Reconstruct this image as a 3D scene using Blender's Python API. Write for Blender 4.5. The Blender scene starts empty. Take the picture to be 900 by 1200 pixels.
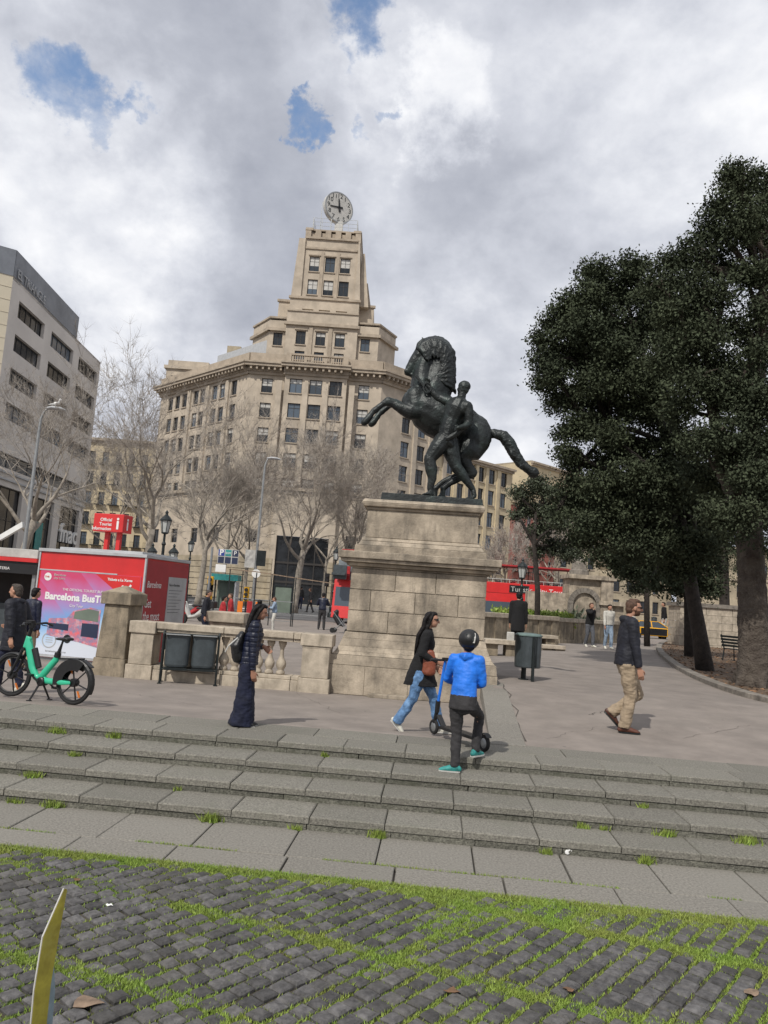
import bpy, bmesh, math, random
import numpy as np
from mathutils import Vector, Matrix, noise
random.seed(7)
R = math.radians
scene = bpy.context.scene
COL = scene.collection
# ------------------------------------------------------------ camera model
TH, RO, FPX = R(6.55), R(4.1), 900.0
CAM = Vector((0, 0, 1.62))
_r0 = Vector((1, 0, 0)); _f0 = Vector((0, math.cos(TH), math.sin(TH))); _u0 = _r0.cross(_f0)
CR = _r0 * math.cos(RO) + _u0 * math.sin(RO)
CU = -_r0 * math.sin(RO) + _u0 * math.cos(RO)
def ray(px, py):
    d = CR * ((px - 450) / FPX) + CU * ((600 - py) / FPX) + _f0
    return d / d.y
def P(px, py, Y): return CAM + ray(px, py) * Y
# plaza frame (stairs are turned a little)
PSI = R(4.4)
DU = Vector((math.cos(PSI), -math.sin(PSI), 0)); DV = Vector((math.sin(PSI), math.cos(PSI), 0))
def UV(u, v, z=0): return DU * u + DV * v + Vector((0, 0, z))
VT = [8.62, 8.12, 7.62, 7.14]; RISE = .12; ZLOW = -.48; VROW = 6.42; VCOB = 6.0; VPL = 9.65
_b0 = P(594, 871, 9.7); _b1 = P(577, 800, 14.3)
def xb(y):
    t = (min(max(y, 9.4), 14.4) - _b0.y) / (_b1.y - _b0.y)
    return _b0.x + (_b1.x - _b0.x) * t
def sst(t):
    t = min(max(t, 0), 1); return t * t * (3 - 2 * t)
def terrain(x, y):
    v = x * DV.x + y * DV.y
    if v < VPL: return 0.0
    zl = -.13 * min(1, (v - VPL) / 2.2); zr = .25 * min(1, (v - VPL) / 4.2)
    w = max(.0005, (y - 16.4) * .6)
    s = sst(((x - xb(y)) + w) / (2 * w))
    z = zl + (zr - zl) * s
    return z * (1 - sst((y - 45) / 60.0))
def G(px, py, dz=0):
    d = ray(px, py); z = 0.0
    for _ in range(25):
        if d.z > -1e-4: break
        t = (CAM.z - z) / -d.z
        p = CAM + d * t
        z = .5 * z + .5 * terrain(p.x, p.y)
    p = CAM + d * ((CAM.z - z) / -d.z)
    return Vector((p.x, p.y, terrain(p.x, p.y) + dz))
def hitplane(px, py, p0, t):
    """ray against the vertical plane through p0 along t -> (u, z)"""
    d = ray(px, py); n = Vector((t.y, -t.x))
    k = (p0 - Vector((CAM.x, CAM.y))).dot(n) / Vector((d.x, d.y)).dot(n)
    q = CAM + d * k
    return (Vector((q.x, q.y)) - p0).dot(t), q.z
# ------------------------------------------------------------ materials
def nodes(name):
    m = bpy.data.materials.new(name); m.use_nodes = True
    nt = m.node_tree; b = nt.nodes['Principled BSDF']; return m, nt, b
def mat(name, col, rough=.8, var=.2, scale=3, bump=.15, bscale=40, metal=0, col2=None, streak=0, stain=None, stain_s=1.2, spec=.5, bdist=.02, island=0, coat=0):
    m, nt, b = nodes(name); N = nt.nodes.new; L = nt.links.new
    tc = N('ShaderNodeTexCoord'); co = tc.outputs['Object']
    n1 = N('ShaderNodeTexNoise'); n1.inputs['Scale'].default_value = scale; n1.inputs['Detail'].default_value = 8; n1.inputs['Roughness'].default_value = .65
    L(co, n1.inputs['Vector'])
    mx = N('ShaderNodeMix'); mx.data_type = 'RGBA'
    c2 = col2 or tuple(c * (1 - 2 * var) for c in col)
    hi = tuple(min(1, c * (1 + .6 * var)) for c in col)
    mx.inputs[6].default_value = (*c2, 1); mx.inputs[7].default_value = (*hi, 1)
    mr = N('ShaderNodeMapRange'); mr.inputs[1].default_value = .32; mr.inputs[2].default_value = .66
    L(n1.outputs[0], mr.inputs[0]); L(mr.outputs[0], mx.inputs[0]); out = mx.outputs[2]
    if streak or stain:
        mp = N('ShaderNodeMapping'); mp.inputs['Scale'].default_value = (1, 1, .18 if streak else 1); L(co, mp.inputs[0])
        n2 = N('ShaderNodeTexNoise'); n2.inputs['Scale'].default_value = stain_s * (3 if streak else 1); n2.inputs['Detail'].default_value = 6; n2.inputs['Roughness'].default_value = .7
        L(mp.outputs[0], n2.inputs['Vector'])
        r2 = N('ShaderNodeMapRange'); r2.inputs[1].default_value = .5; r2.inputs[2].default_value = .68; r2.inputs[4].default_value = streak or .6
        L(n2.outputs[0], r2.inputs[0])
        m2 = N('ShaderNodeMix'); m2.data_type = 'RGBA'; m2.inputs[7].default_value = (*(stain or tuple(c * .4 for c in col)), 1)
        L(r2.outputs[0], m2.inputs[0]); L(out, m2.inputs[6]); out = m2.outputs[2]
    if island:
        g = N('ShaderNodeNewGeometry'); mr3 = N('ShaderNodeMapRange'); mr3.inputs[3].default_value = 1 - island; mr3.inputs[4].default_value = 1 + island
        L(g.outputs['Random Per Island'], mr3.inputs[0])
        hs = N('ShaderNodeHueSaturation'); L(mr3.outputs[0], hs.inputs['Value']); L(out, hs.inputs['Color']); out = hs.outputs[0]
    L(out, b.inputs['Base Color'])
    b.inputs['Roughness'].default_value = rough; b.inputs['Metallic'].default_value = metal
    b.inputs['Specular IOR Level'].default_value = spec
    if coat: b.inputs['Coat Weight'].default_value = coat
    if bump:
        n3 = N('ShaderNodeTexNoise'); n3.inputs['Scale'].default_value = bscale; n3.inputs['Detail'].default_value = 6
        L(co, n3.inputs['Vector'])
        bp = N('ShaderNodeBump'); bp.inputs['Strength'].default_value = bump; bp.inputs['Distance'].default_value = bdist
        L(n3.outputs[0], bp.inputs['Height']); L(bp.outputs[0], b.inputs['Normal'])
    return m
M = {}
M['stone'] = mat('pedestal_stone', (.385, .325, .25), .92, .3, 2.4, .5, 35, streak=.75, stain=(.12, .105, .085), island=.13)
M['stone2'] = mat('pillar_stone', (.28, .23, .165), .92, .25, 3, .4, 35, streak=.8, stain=(.06, .052, .04))
M['balu'] = mat('balustrade_stone', (.46, .395, .31), .9, .2, 4, .3, 40, streak=.5, stain=(.14, .12, .09))
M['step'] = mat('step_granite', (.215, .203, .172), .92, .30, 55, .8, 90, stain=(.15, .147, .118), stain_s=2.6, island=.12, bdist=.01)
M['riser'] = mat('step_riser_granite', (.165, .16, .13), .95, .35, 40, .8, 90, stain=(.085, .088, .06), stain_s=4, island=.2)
M['slab'] = mat('slab_granite', (.225, .21, .182), .92, .24, 50, .5, 90, stain=(.20, .19, .165), stain_s=1.2, island=.08, bdist=.008)
M['asphalt'] = mat('plaza_asphalt', (.235, .203, .178), .92, .13, 1.6, .4, 140, stain=(.185, .162, .143), stain_s=1.1, bdist=.004)
_nt = M['asphalt'].node_tree; _b = _nt.nodes['Principled BSDF']; _tc = _nt.nodes.new('ShaderNodeTexCoord'); _vo = _nt.nodes.new('ShaderNodeTexVoronoi'); _vo.inputs['Scale'].default_value = 2.6; _nt.links.new(_tc.outputs['Object'], _vo.inputs['Vector']); _lt = _nt.nodes.new('ShaderNodeMath'); _lt.operation = 'LESS_THAN'; _lt.inputs[1].default_value = .06; _nt.links.new(_vo.outputs['Distance'], _lt.inputs[0]); _mu = _nt.nodes.new('ShaderNodeMath'); _mu.operation = 'MULTIPLY'; _mu.inputs[1].default_value = .45; _nt.links.new(_lt.outputs[0], _mu.inputs[0]); _mx = _nt.nodes.new('ShaderNodeMix'); _mx.data_type = 'RGBA'; _nt.links.new(_mu.outputs[0], _mx.inputs[0]); _nt.links.new(_b.inputs['Base Color'].links[0].from_socket, _mx.inputs[6]); _mx.inputs[7].default_value = (.07, .065, .06, 1); _nt.links.new(_mx.outputs[2], _b.inputs['Base Color'])
M['road'] = mat('road_asphalt', (.13, .13, .132), .9, .2, .3, .1, 60)
M['cobble'] = mat('cobble_basalt', (.098, .094, .093), .88, .3, 22, .7, 55, island=.38, stain=(.075, .07, .06), stain_s=1.5, bdist=.012)
M['soil'] = mat('joint_soil', (.085, .072, .05), .95, .3, 9, .8, 70, stain=(.075, .115, .02), stain_s=1.6, bdist=.02)
M['grass'] = mat('grass_blade', (.16, .255, .035), .7, .3, 2.0, 0, col2=(.24, .27, .06), island=.35)
M['litterbed'] = mat('leaf_litter', (.15, .10, .062), .95, .35, 12, .8, 50, stain=(.07, .05, .035), stain_s=5)
M['leafbrown'] = mat('dry_leaf', (.19, .105, .055), .9, .3, 4, 0, island=.5)
M['kerb'] = mat('kerb_stone', (.22, .195, .165), .9, .25, 5, .4, 50, island=.1)
M['bronze'] = mat('bronze_patina', (.024, .028, .028), .45, .35, 3.5, .5, 26, metal=.4, col2=(.010, .012, .012), stain=(.045, .066, .060), stain_s=2.6, bdist=.02)
M['fac'] = mat('clock_building_stone', (.48, .41, .325), .9, .14, .5, .1, 4, streak=.4, stain=(.30, .26, .205), stain_s=.25)
M['fac2'] = mat('clock_building_trim', (.40, .335, .26), .9, .15, .8, .1, 4, streak=.3, stain=(.2, .16, .12), stain_s=.3)
M['cream'] = mat('cream_render', (.55, .46, .31), .9, .12, .4, .1, 4, streak=.2, stain=(.33, .27, .19), stain_s=.3)
M['creamd'] = mat('cream_stone_far', (.40, .34, .245), .9, .2, .5, .1, 4, streak=.3, stain=(.22, .18, .13), stain_s=.3)
M['redren'] = mat('red_render', (.36, .13, .10), .9, .2, .8, .1, 4)
M['white_b'] = mat('pale_cladding', (.62, .58, .535), .7, .08, .2, .05, 2)
M['beige_b'] = mat('beige_cladding', (.58, .52, .40), .7, .06, .2, .05, 2)
M['zinc'] = mat('grey_zinc', (.22, .235, .26), .5, .15, .4, 0, metal=.3)
M['glass'] = mat('window_glass', (.018, .022, .026), .12, .3, .6, .08, 3, spec=.6, island=.5)
for _k, _c in (('glass', (.10, .13, .165)),):
    _nt = M[_k].node_tree; _b = _nt.nodes['Principled BSDF']; _oi = _nt.nodes.new('ShaderNodeObjectInfo'); _mx = _nt.nodes.new('ShaderNodeMix'); _mx.data_type = 'RGBA'; _mr = _nt.nodes.new('ShaderNodeMapRange'); _mr.inputs[1].default_value = .35; _nt.links.new(_oi.outputs['Random'], _mr.inputs[0]); _nt.links.new(_mr.outputs[0], _mx.inputs[0])
    _nt.links.new(_b.inputs['Base Color'].links[0].from_socket, _mx.inputs[6]); _mx.inputs[7].default_value = (*_c, 1); _nt.links.new(_mx.outputs[2], _b.inputs['Base Color'])
M['glass2'] = mat('window_glass_blind', (.14, .16, .17), .2, .4, .9, .05, 3)
M['frame'] = mat('dark_window_frame', (.035, .03, .027), .6, .2, 3, 0)
M['shop'] = mat('shop_glass', (.02, .022, .025), .15, .5, .5, .05, 2)
M['metal'] = mat('grey_galvanised', (.32, .33, .33), .45, .1, 6, 0, metal=.6)
M['iron'] = mat('dark_cast_iron', (.02, .026, .027), .45, .2, 8, .1, 40, metal=.4)
M['bin'] = mat('bin_paint', (.055, .068, .075), .42, .18, 6, .06, 60)
M['binlid'] = mat('bin_lid', (.14, .20, .19), .5, .2, 8, .05, 40)
M['black'] = mat('black_plastic', (.012, .012, .013), .45, .2, 9, .05, 60)
M['tyre'] = mat('tyre_rubber', (.012, .012, .012), .8, .2, 9, .2, 80)
M['mint'] = mat('mint_green_paint', (.035, .47, .27), .35, .05, 5, 0, coat=.3)
M['orange'] = mat('orange_reflector', (.75, .20, .02), .4, .1, 5, 0)
M['red'] = mat('red_kiosk_paint', (.60, .022, .022), .45, .08, 2, 0, coat=.2)
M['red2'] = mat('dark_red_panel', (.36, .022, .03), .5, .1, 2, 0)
M['white'] = mat('white_paint', (.75, .75, .73), .5, .06, 3, 0)
M['offw'] = mat('off_white', (.5, .49, .46), .6, .15, 3, 0)
M['lgrey'] = mat('light_grey_panel', (.42, .43, .44), .5, .1, 3, 0)
M['yellow'] = mat('yellow_paint', (.75, .42, .02), .5, .15, 4, 0)
M['pblue'] = mat('pale_blue_print', (.30, .38, .42), .6, .2, 14, 0)
M['yellow_b'] = mat('yellow_board_print', (.42, .36, .05), .6, .35, 14, 0, col2=(.25, .2, .03), stain=(.5,.45,.12), stain_s=9)
M['teal'] = mat('teal_panel', (.03, .25, .24), .5, .15, 3, 0)
M['green_p'] = mat('grey_green_panel', (.16, .20, .16), .5, .15, 1, 0)
M['signblue'] = mat('sign_blue', (.02, .05, .28), .5, .1, 3, 0)
M['navy_sign'] = mat('sign_dark_blue', (.02, .03, .07), .5, .1, 3, 0)
M['skin'] = mat('skin', (.42, .22, .145), .55, .1, 6, 0)
M['skin2'] = mat('skin_tan', (.34, .17, .11), .55, .1, 6, 0)
M['eye'] = mat('dark_eye', (.01, .008, .008), .3, 0, 1, 0)
M['lip'] = mat('lip', (.30, .08, .07), .5, .05, 5, 0)
M['beard'] = mat('beard', (.12, .055, .03), .9, .3, 60, .3, 200)
M['hair_b'] = mat('black_hair', (.007, .005, .005), .6, .3, 8, .3, 120, spec=.25)
M['hair_br'] = mat('brown_hair', (.09, .042, .022), .6, .3, 40, .5, 200)
M['hair_g'] = mat('grey_brown_hair', (.06, .045, .035), .7, .3, 40, .4, 200)
M['navy'] = mat('navy_quilted_nylon', (.006, .009, .028), .45, .25, 6, .2, 60)
M['navyt'] = mat('navy_cloth', (.006, .009, .030), .85, .25, 8, .2, 90)
M['navyj'] = mat('dark_navy_softshell', (.007, .008, .016), .7, .25, 6, .2, 60)
M['blackc'] = mat('black_wool', (.006, .006, .007), .9, .2, 8, .2, 90)
M['denim'] = mat('blue_denim', (.12, .24, .44), .85, .3, 10, .3, 120, stain=(.22, .36, .55), stain_s=5)
M['denimp'] = mat('pale_denim', (.26, .34, .44), .85, .2, 10, .2, 120)
M['greyj'] = mat('grey_jeans', (.10, .105, .12), .85, .2, 10, .2, 120)
M['khaki'] = mat('khaki_chino', (.33, .255, .175), .85, .15, 8, .3, 90)
M['shoe_br'] = mat('brown_leather', (.10, .035, .02), .5, .3, 10, .1, 60)
M['shoe_w'] = mat('white_trainer', (.62, .60, .52), .6, .12, 10, .05, 60)
M['blue'] = mat('bright_blue_nylon', (.012, .17, .72), .55, .15, 5, .15, 50)
M['dgrey'] = mat('charcoal_cloth', (.035, .033, .035), .85, .25, 8, .2, 90)
M['turq'] = mat('turquoise_trainer', (.03, .28, .26), .6, .3, 12, .1, 60)
M['redc'] = mat('red_cloth', (.38, .02, .025), .8, .2, 6, .1, 60)
M['whitec'] = mat('off_white_cloth', (.55, .53, .48), .85, .15, 6, .2, 60)
M['brownb'] = mat('tan_leather_bag', (.22, .06, .03), .5, .2, 8, .1, 60)
M['tan'] = mat('tan_bag', (.27, .19, .13), .7, .3, 8, .2, 60)
M['bark_g'] = mat('grey_bark', (.085, .070, .056), .95, .35, 5, 1.0, 22, col2=(.05, .038, .03), bdist=.05)
M['bark_d'] = mat('dark_bark', (.04, .032, .027), .95, .3, 6, 1.0, 22, bdist=.04)
M['bark_p'] = mat('plane_bark', (.34, .30, .25), .9, .25, 3, .3, 30, stain=(.14, .12, .09), stain_s=4)
M['crack'] = mat('crack_dirt', (.09, .078, .066), .95, .3, 5, 0)
M['twig'] = mat('plane_twigs', (.36, .32, .275), .9, .25, 2, 0)
M['ever'] = mat('evergreen_leaf', (.062, .074, .044), .9, .2, .5, 0, col2=(.042, .052, .034), island=.3, spec=.08)
M['ever2'] = mat('grey_green_leaf', (.07, .085, .05), .6, .3, 1, 0, col2=(.04, .05, .03), island=.5)
M['taxi'] = mat('taxi_yellow', (.80, .40, .01), .35, .05, 3, 0, coat=.4)
M['carblack'] = mat('black_car_paint', (.01, .01, .012), .3, .1, 3, 0, coat=.4)
# ------------------------------------------------------------ objects
def tag(o, label=None, cat=None, group=None, kind=None):
    if label: o['label'] = label
    if cat: o['category'] = cat
    if group: o['group'] = group
    if kind: o['kind'] = kind
    return o
def empty(name, loc, rz=0, label=None, cat=None, group=None):
    o = bpy.data.objects.new(name, None); COL.objects.link(o)
    o.empty_display_size = .3
    o.location = loc; o.rotation_euler = (0, 0, rz)
    return tag(o, label, cat, group)
def xf(root): return Matrix.Translation(root.location) @ root.rotation_euler.to_matrix().to_4x4()
def link(name, me, parent=None):
    o = bpy.data.objects.new(name, me); COL.objects.link(o)
    if parent: o.parent = parent
    return o
class MB:
    def __init__(s): s.v = []; s.f = []; s.mi = []; s.cm = 0
    def add(s, vs, fs):
        k = len(s.v); s.v += [tuple(v) for v in vs]
        for f in fs: s.f.append([i + k for i in f]); s.mi.append(s.cm)
    def hexa(s, p):  # 8 points: bottom 4 ccw, top 4 ccw
        s.add(p, [(3, 2, 1, 0), (4, 5, 6, 7), (0, 1, 5, 4), (1, 2, 6, 5), (2, 3, 7, 6), (3, 0, 4, 7)])
    def box(s, x0, x1, y0, y1, z0, z1, T=None):
        p = [Vector(q) for q in ((x0, y0, z0), (x1, y0, z0), (x1, y1, z0), (x0, y1, z0), (x0, y0, z1), (x1, y0, z1), (x1, y1, z1), (x0, y1, z1))]
        if T: p = [T @ q for q in p]
        s.hexa(p)
    def bar(s, a, b, w, h=None, up=Vector((0, 0, 1))):
        a = Vector(a); b = Vector(b); h = h or w; d = (b - a).normalized()
        sd = d.cross(up)
        if sd.length < .05: sd = d.cross(Vector((0, 1, 0)))
        sd.normalize(); u = sd.cross(d)
        p = []
        for q in (a, b):
            for i, j in ((-1, -1), (1, -1), (1, 1), (-1, 1)): p.append(q + sd * (i * w / 2) + u * (j * h / 2))
        s.hexa(p)
    def quad(s, a, b, c, d): s.add([a, b, c, d], [(0, 1, 2, 3)])
    def poly(s, pts): s.add(pts, [tuple(range(len(pts)))])
    def prism(s, pts, vec):
        n = len(pts); vec = Vector(vec); a = [Vector(p) for p in pts]; b = [p + vec for p in a]
        s.add(a + b, [tuple(range(n - 1, -1, -1)), tuple(range(n, 2 * n))] + [(i, (i + 1) % n, n + (i + 1) % n, n + i) for i in range(n)])
    def tube(s, pts, rad, n=8, rnd=False, side=None, cap=True):
        pts = [Vector(p) for p in pts]
        if not isinstance(rad, (list, tuple)): rad = [rad] * len(pts)
        rad = [(r, r) if not isinstance(r, (list, tuple)) else r for r in rad]
        if rnd:
            d0 = (pts[0] - pts[1]).normalized(); d1 = (pts[-1] - pts[-2]).normalized()
            r0 = rad[0]; r1 = rad[-1]; m0 = min(r0); m1 = min(r1)
            pre = [(pts[0] + d0 * m0 * k, (r0[0] * q, r0[1] * q)) for k, q in ((.95, .3), (.6, .8))]
            post = [(pts[-1] + d1 * m1 * k, (r1[0] * q, r1[1] * q)) for k, q in ((.6, .8), (.95, .3))]
            pts = [p for p, _ in pre] + pts + [p for p, _ in post]
            rad = [q for _, q in pre] + rad + [q for _, q in post]
        m = len(pts); vs = []; prev = Vector(side).normalized() if side is not None else None
        for i in range(m):
            t = (pts[min(i + 1, m - 1)] - pts[max(i - 1, 0)])
            if t.length < 1e-7: t = Vector((0, 0, 1))
            t.normalize()
            if prev is None:
                prev = t.cross(Vector((0, 0, 1)) if abs(t.z) < .9 else Vector((0, 1, 0))).normalized()
            a = prev - t * prev.dot(t)
            if a.length < 1e-4: a = t.orthogonal()
            a.normalize(); b = t.cross(a)
            if side is None: prev = a
            for k in range(n):
                an = 2 * math.pi * k / n
                vs.append(pts[i] + a * (math.cos(an) * rad[i][0]) + b * (math.sin(an) * rad[i][1]))
        fs = []
        for i in range(m - 1):
            for k in range(n):
                k2 = (k + 1) % n; fs.append((i * n + k, i * n + k2, (i + 1) * n + k2, (i + 1) * n + k))
        if cap: fs += [tuple(range(n - 1, -1, -1)), tuple((m - 1) * n + k for k in range(n))]
        s.add(vs, fs)
    def lathe(s, prof, n=16, c=(0, 0, 0), T=None, cap=True):
        vs = []; c = Vector(c)
        for r, z in prof:
            for k in range(n):
                a = 2 * math.pi * k / n; q = Vector((math.cos(a) * r, math.sin(a) * r, z))
                vs.append((T @ q if T else q) + c)
        m = len(prof); fs = []
        for i in range(m - 1):
            for k in range(n):
                k2 = (k + 1) % n; fs.append((i * n + k, i * n + k2, (i + 1) * n + k2, (i + 1) * n + k))
        if cap: fs += [tuple(range(n - 1, -1, -1)), tuple((m - 1) * n + k for k in range(n))]
        s.add(vs, fs)
    def ell(s, c, r, T=None, n=12, m=8):
        if not isinstance(r, (list, tuple)): r = (r, r, r)
        vs = []; c = Vector(c)
        for i in range(1, m):
            ph = math.pi * i / m
            for k in range(n):
                a = 2 * math.pi * k / n
                q = Vector((math.sin(ph) * math.cos(a) * r[0], math.sin(ph) * math.sin(a) * r[1], -math.cos(ph) * r[2]))
                vs.append((T @ q if T else q) + c)
        for zz in (-r[2], r[2]):
            q = Vector((0, 0, zz)); vs.append((T @ q if T else q) + c)
        fs = []
        for i in range(m - 2):
            for k in range(n):
                k2 = (k + 1) % n; fs.append((i * n + k, i * n + k2, (i + 1) * n + k2, (i + 1) * n + k))
        b = (m - 1) * n
        for k in range(n):
            k2 = (k + 1) % n; fs.append((b, k2, k)); fs.append((b + 1, (m - 2) * n + k, (m - 2) * n + k2))
        s.add(vs, fs)
    def mesh(s, name, mats, inv=None, smooth=False):
        me = bpy.data.meshes.new(name)
        v = s.v if inv is None else [tuple(inv @ Vector(q)) for q in s.v]
        me.from_pydata(v, [], s.f)
        for mm in (mats if isinstance(mats, (list, tuple)) else [mats]): me.materials.append(mm)
        if any(s.mi): me.polygons.foreach_set('material_index', s.mi)
        if smooth: me.polygons.foreach_set('use_smooth', [True] * len(me.polygons))
        me.update(); return me
    def build(s, name, mats, parent=None, world=False, smooth=False, bevel=0):
        inv = None
        if world and parent is not None:
            r = parent
            while r.parent: r = r.parent
            inv = xf(r).inverted()
        me = s.mesh(name, mats, inv, smooth)
        o = link(name, me, parent)
        if bevel:
            md = o.modifiers.new('bevel', 'BEVEL'); md.width = bevel; md.segments = 2; md.limit_method = 'ANGLE'
        return o
def organic(name, mb, mats, parent=None, voxel=.01, smooth=4, amp=0, freq=6, world=False, paint=None, fac=.5, strong=None):
    inv = None
    if world and parent is not None:
        r = parent
        while r.parent: r = r.parent
        inv = xf(r).inverted()
    me = mb.mesh(name + '_src', mats, inv)
    t = link('tmp', me)
    md = t.modifiers.new('r', 'REMESH'); md.mode = 'VOXEL'; md.voxel_size = voxel; md.use_smooth_shade = True
    if smooth:
        ms = t.modifiers.new('s', 'SMOOTH'); ms.iterations = smooth; ms.factor = fac
    dg = bpy.context.evaluated_depsgraph_get(); dg.update()
    out = bpy.data.meshes.new_from_object(t.evaluated_get(dg))
    out.name = name
    bpy.data.objects.remove(t); bpy.data.meshes.remove(me)
    out.materials.clear()
    for mm in (mats if isinstance(mats, (list, tuple)) else [mats]): out.materials.append(mm)
    if amp:
        nn = [v.normal.copy() for v in out.vertices]
        for v, n_ in zip(out.vertices, nn):
            q = v.co * freq
            d = noise.noise(q) + .55 * noise.noise(q * 2.3) + .35 * noise.noise(Vector((q.x * 2, q.y * 2, q.z * 5.5)))
            if strong: d += strong(v.co)
            v.co = v.co + n_ * (d * amp)
    if paint:
        for p in out.polygons: p.material_index = paint(p.center)
    out.polygons.foreach_set('use_smooth', [True] * len(out.polygons)); out.update()
    return link(name, out, parent)
def text_mesh(s, size, mats, name='lettering', ext=.004, align='LEFT', spacing=1.0, bold=0):
    c = bpy.data.curves.new('t', 'FONT'); c.body = s; c.size = size; c.extrude = ext; c.align_x = align; c.space_character = spacing; c.offset = bold
    c.resolution_u = 3
    t = link('tmp', c); dg = bpy.context.evaluated_depsgraph_get(); dg.update()
    me = bpy.data.meshes.new_from_object(t.evaluated_get(dg)); me.name = name
    bpy.data.objects.remove(t); bpy.data.curves.remove(c)
    me.materials.clear(); me.materials.append(mats); return me
def put_text(s, size, m, parent, origin, xdir, updir=(0, 0, 1), name='lettering', ext=.004, align='LEFT', bold=0, sx=1, shear=0):
    """text lying in the plane (xdir, updir); origin in the parent's local frame"""
    me = text_mesh(s, size, m, name, ext, align, bold=bold)
    X = Vector(xdir).normalized(); U = Vector(updir).normalized(); Z = X.cross(U)
    T = Matrix((( X.x * sx, U.x + shear * X.x, Z.x, origin[0]), (X.y * sx, U.y + shear * X.y, Z.y, origin[1]), (X.z * sx, U.z, Z.z, origin[2]), (0, 0, 0, 1)))
    me.transform(T); return link(name, me, parent)
def ik(a, c, l1, l2, pole):
    a = Vector(a); c = Vector(c); d = c - a; L = min(d.length, (l1 + l2) * .999)
    d.normalize(); x = (l1 * l1 - l2 * l2 + L * L) / (2 * L); h = math.sqrt(max(0, l1 * l1 - x * x))
    p = Vector(pole); p = p - d * p.dot(d)
    if p.length < 1e-5: p = Vector((1, 0, 0))
    return a + d * x + p.normalized() * h
# ------------------------------------------------------------ camera, light, world
cd = bpy.data.cameras.new('camera'); cam = bpy.data.objects.new('camera', cd); COL.objects.link(cam)
cd.sensor_fit = 'HORIZONTAL'; cd.sensor_width = 36; cd.lens = 36; cd.clip_end = 6000; cd.clip_start = .05
cam.matrix_world = Matrix(((CR.x, CU.x, -_f0.x, CAM.x), (CR.y, CU.y, -_f0.y, CAM.y), (CR.z, CU.z, -_f0.z, CAM.z), (0, 0, 0, 1)))
scene.camera = cam
scene.view_settings.view_transform = 'Standard'; scene.view_settings.look = 'None'; scene.view_settings.gamma = 1
scene.view_settings.exposure = 0.12
SUN_EL, SUN_AZ = R(47), R(-152)   # azimuth measured from +Y towards +X : behind and to the left
to_sun = Vector((math.sin(SUN_AZ) * math.cos(SUN_EL), math.cos(SUN_AZ) * math.cos(SUN_EL), math.sin(SUN_EL)))
sd = bpy.data.lights.new('sun', 'SUN'); sd.energy = 3.1; sd.angle = R(.8); sd.color = (1, .955, .88)
sun = bpy.data.objects.new('sun', sd); COL.objects.link(sun)
sun.rotation_euler = to_sun.to_track_quat('Z', 'Y').to_euler(); sun.location = (0, 0, 60)
w = bpy.data.worlds.new('World'); scene.world = w; w.use_nodes = True
nt = w.node_tree; nt.nodes.clear(); N = nt.nodes.new; L = nt.links.new
out = N('ShaderNodeOutputWorld')
sky = N('ShaderNodeTexSky'); sky.sky_type = 'NISHITA'; sky.sun_disc = False; sky.sun_elevation = SUN_EL; sky.sun_rotation = SUN_AZ
sky.air_density = 1.2; sky.dust_density = .3; sky.ozone_density = 3
bg1 = N('ShaderNodeBackground'); bg1.inputs[1].default_value = .15; L(sky.outputs[0], bg1.inputs[0])
tc = N('ShaderNodeTexCoord')
sep = N('ShaderNodeSeparateXYZ'); L(tc.outputs['Generated'], sep.inputs[0])
def mth(op, a, b=None, c=None):
    n = N('ShaderNodeMath'); n.operation = op
    for i, q in enumerate((a, b, c)):
        if q is None: continue
        if isinstance(q, (int, float)): n.inputs[i].default_value = q
        else: L(q, n.inputs[i])
    return n.outputs[0]
den = mth('ADD', mth('MAXIMUM', sep.outputs[2], 0), .62)
cx_ = mth('DIVIDE', sep.outputs[0], den); cy_ = mth('DIVIDE', sep.outputs[1], den)
cmb = N('ShaderNodeCombineXYZ'); L(cx_, cmb.inputs[0]); L(cy_, cmb.inputs[1]); L(mth('MULTIPLY', sep.outputs[2], .6), cmb.inputs[2])
def nz(scale, det, rough, dist=0, off=(0, 0, 0)):
    mp = N('ShaderNodeMapping'); mp.inputs['Location'].default_value = off; L(cmb.outputs[0], mp.inputs[0])
    n = N('ShaderNodeTexNoise'); n.inputs['Scale'].default_value = scale; n.inputs['Detail'].default_value = det; n.inputs['Roughness'].default_value = rough; n.inputs['Distortion'].default_value = dist
    L(mp.outputs[0], n.inputs['Vector']); return n.outputs[0]
big = nz(3.0, 6, .5, .25, (3.1, 7.7, 0)); med = nz(9.0, 7, .55, .2, (1, 2, 0)); 
wn = N('ShaderNodeTexNoise'); wn.inputs['Scale'].default_value = 9; wn.inputs['Detail'].default_value = 9; wn.inputs['Roughness'].default_value = .62; L(tc.outputs['Generated'], wn.inputs['Vector'])
wa = N('ShaderNodeVectorMath'); wa.operation = 'MULTIPLY_ADD'; L(wn.outputs['Color'], wa.inputs[0]); wa.inputs[1].default_value = (.26, .26, .26); wb_ = N('ShaderNodeVectorMath'); wb_.operation = 'ADD'; wb_.inputs[1].default_value = (-.13, -.13, -.13); L(tc.outputs['Generated'], wb_.inputs[0]); L(wb_.outputs[0], wa.inputs[2])
wnm = N('ShaderNodeVectorMath'); wnm.operation = 'NORMALIZE'; L(wa.outputs[0], wnm.inputs[0]); warp = wnm.outputs[0]
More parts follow.
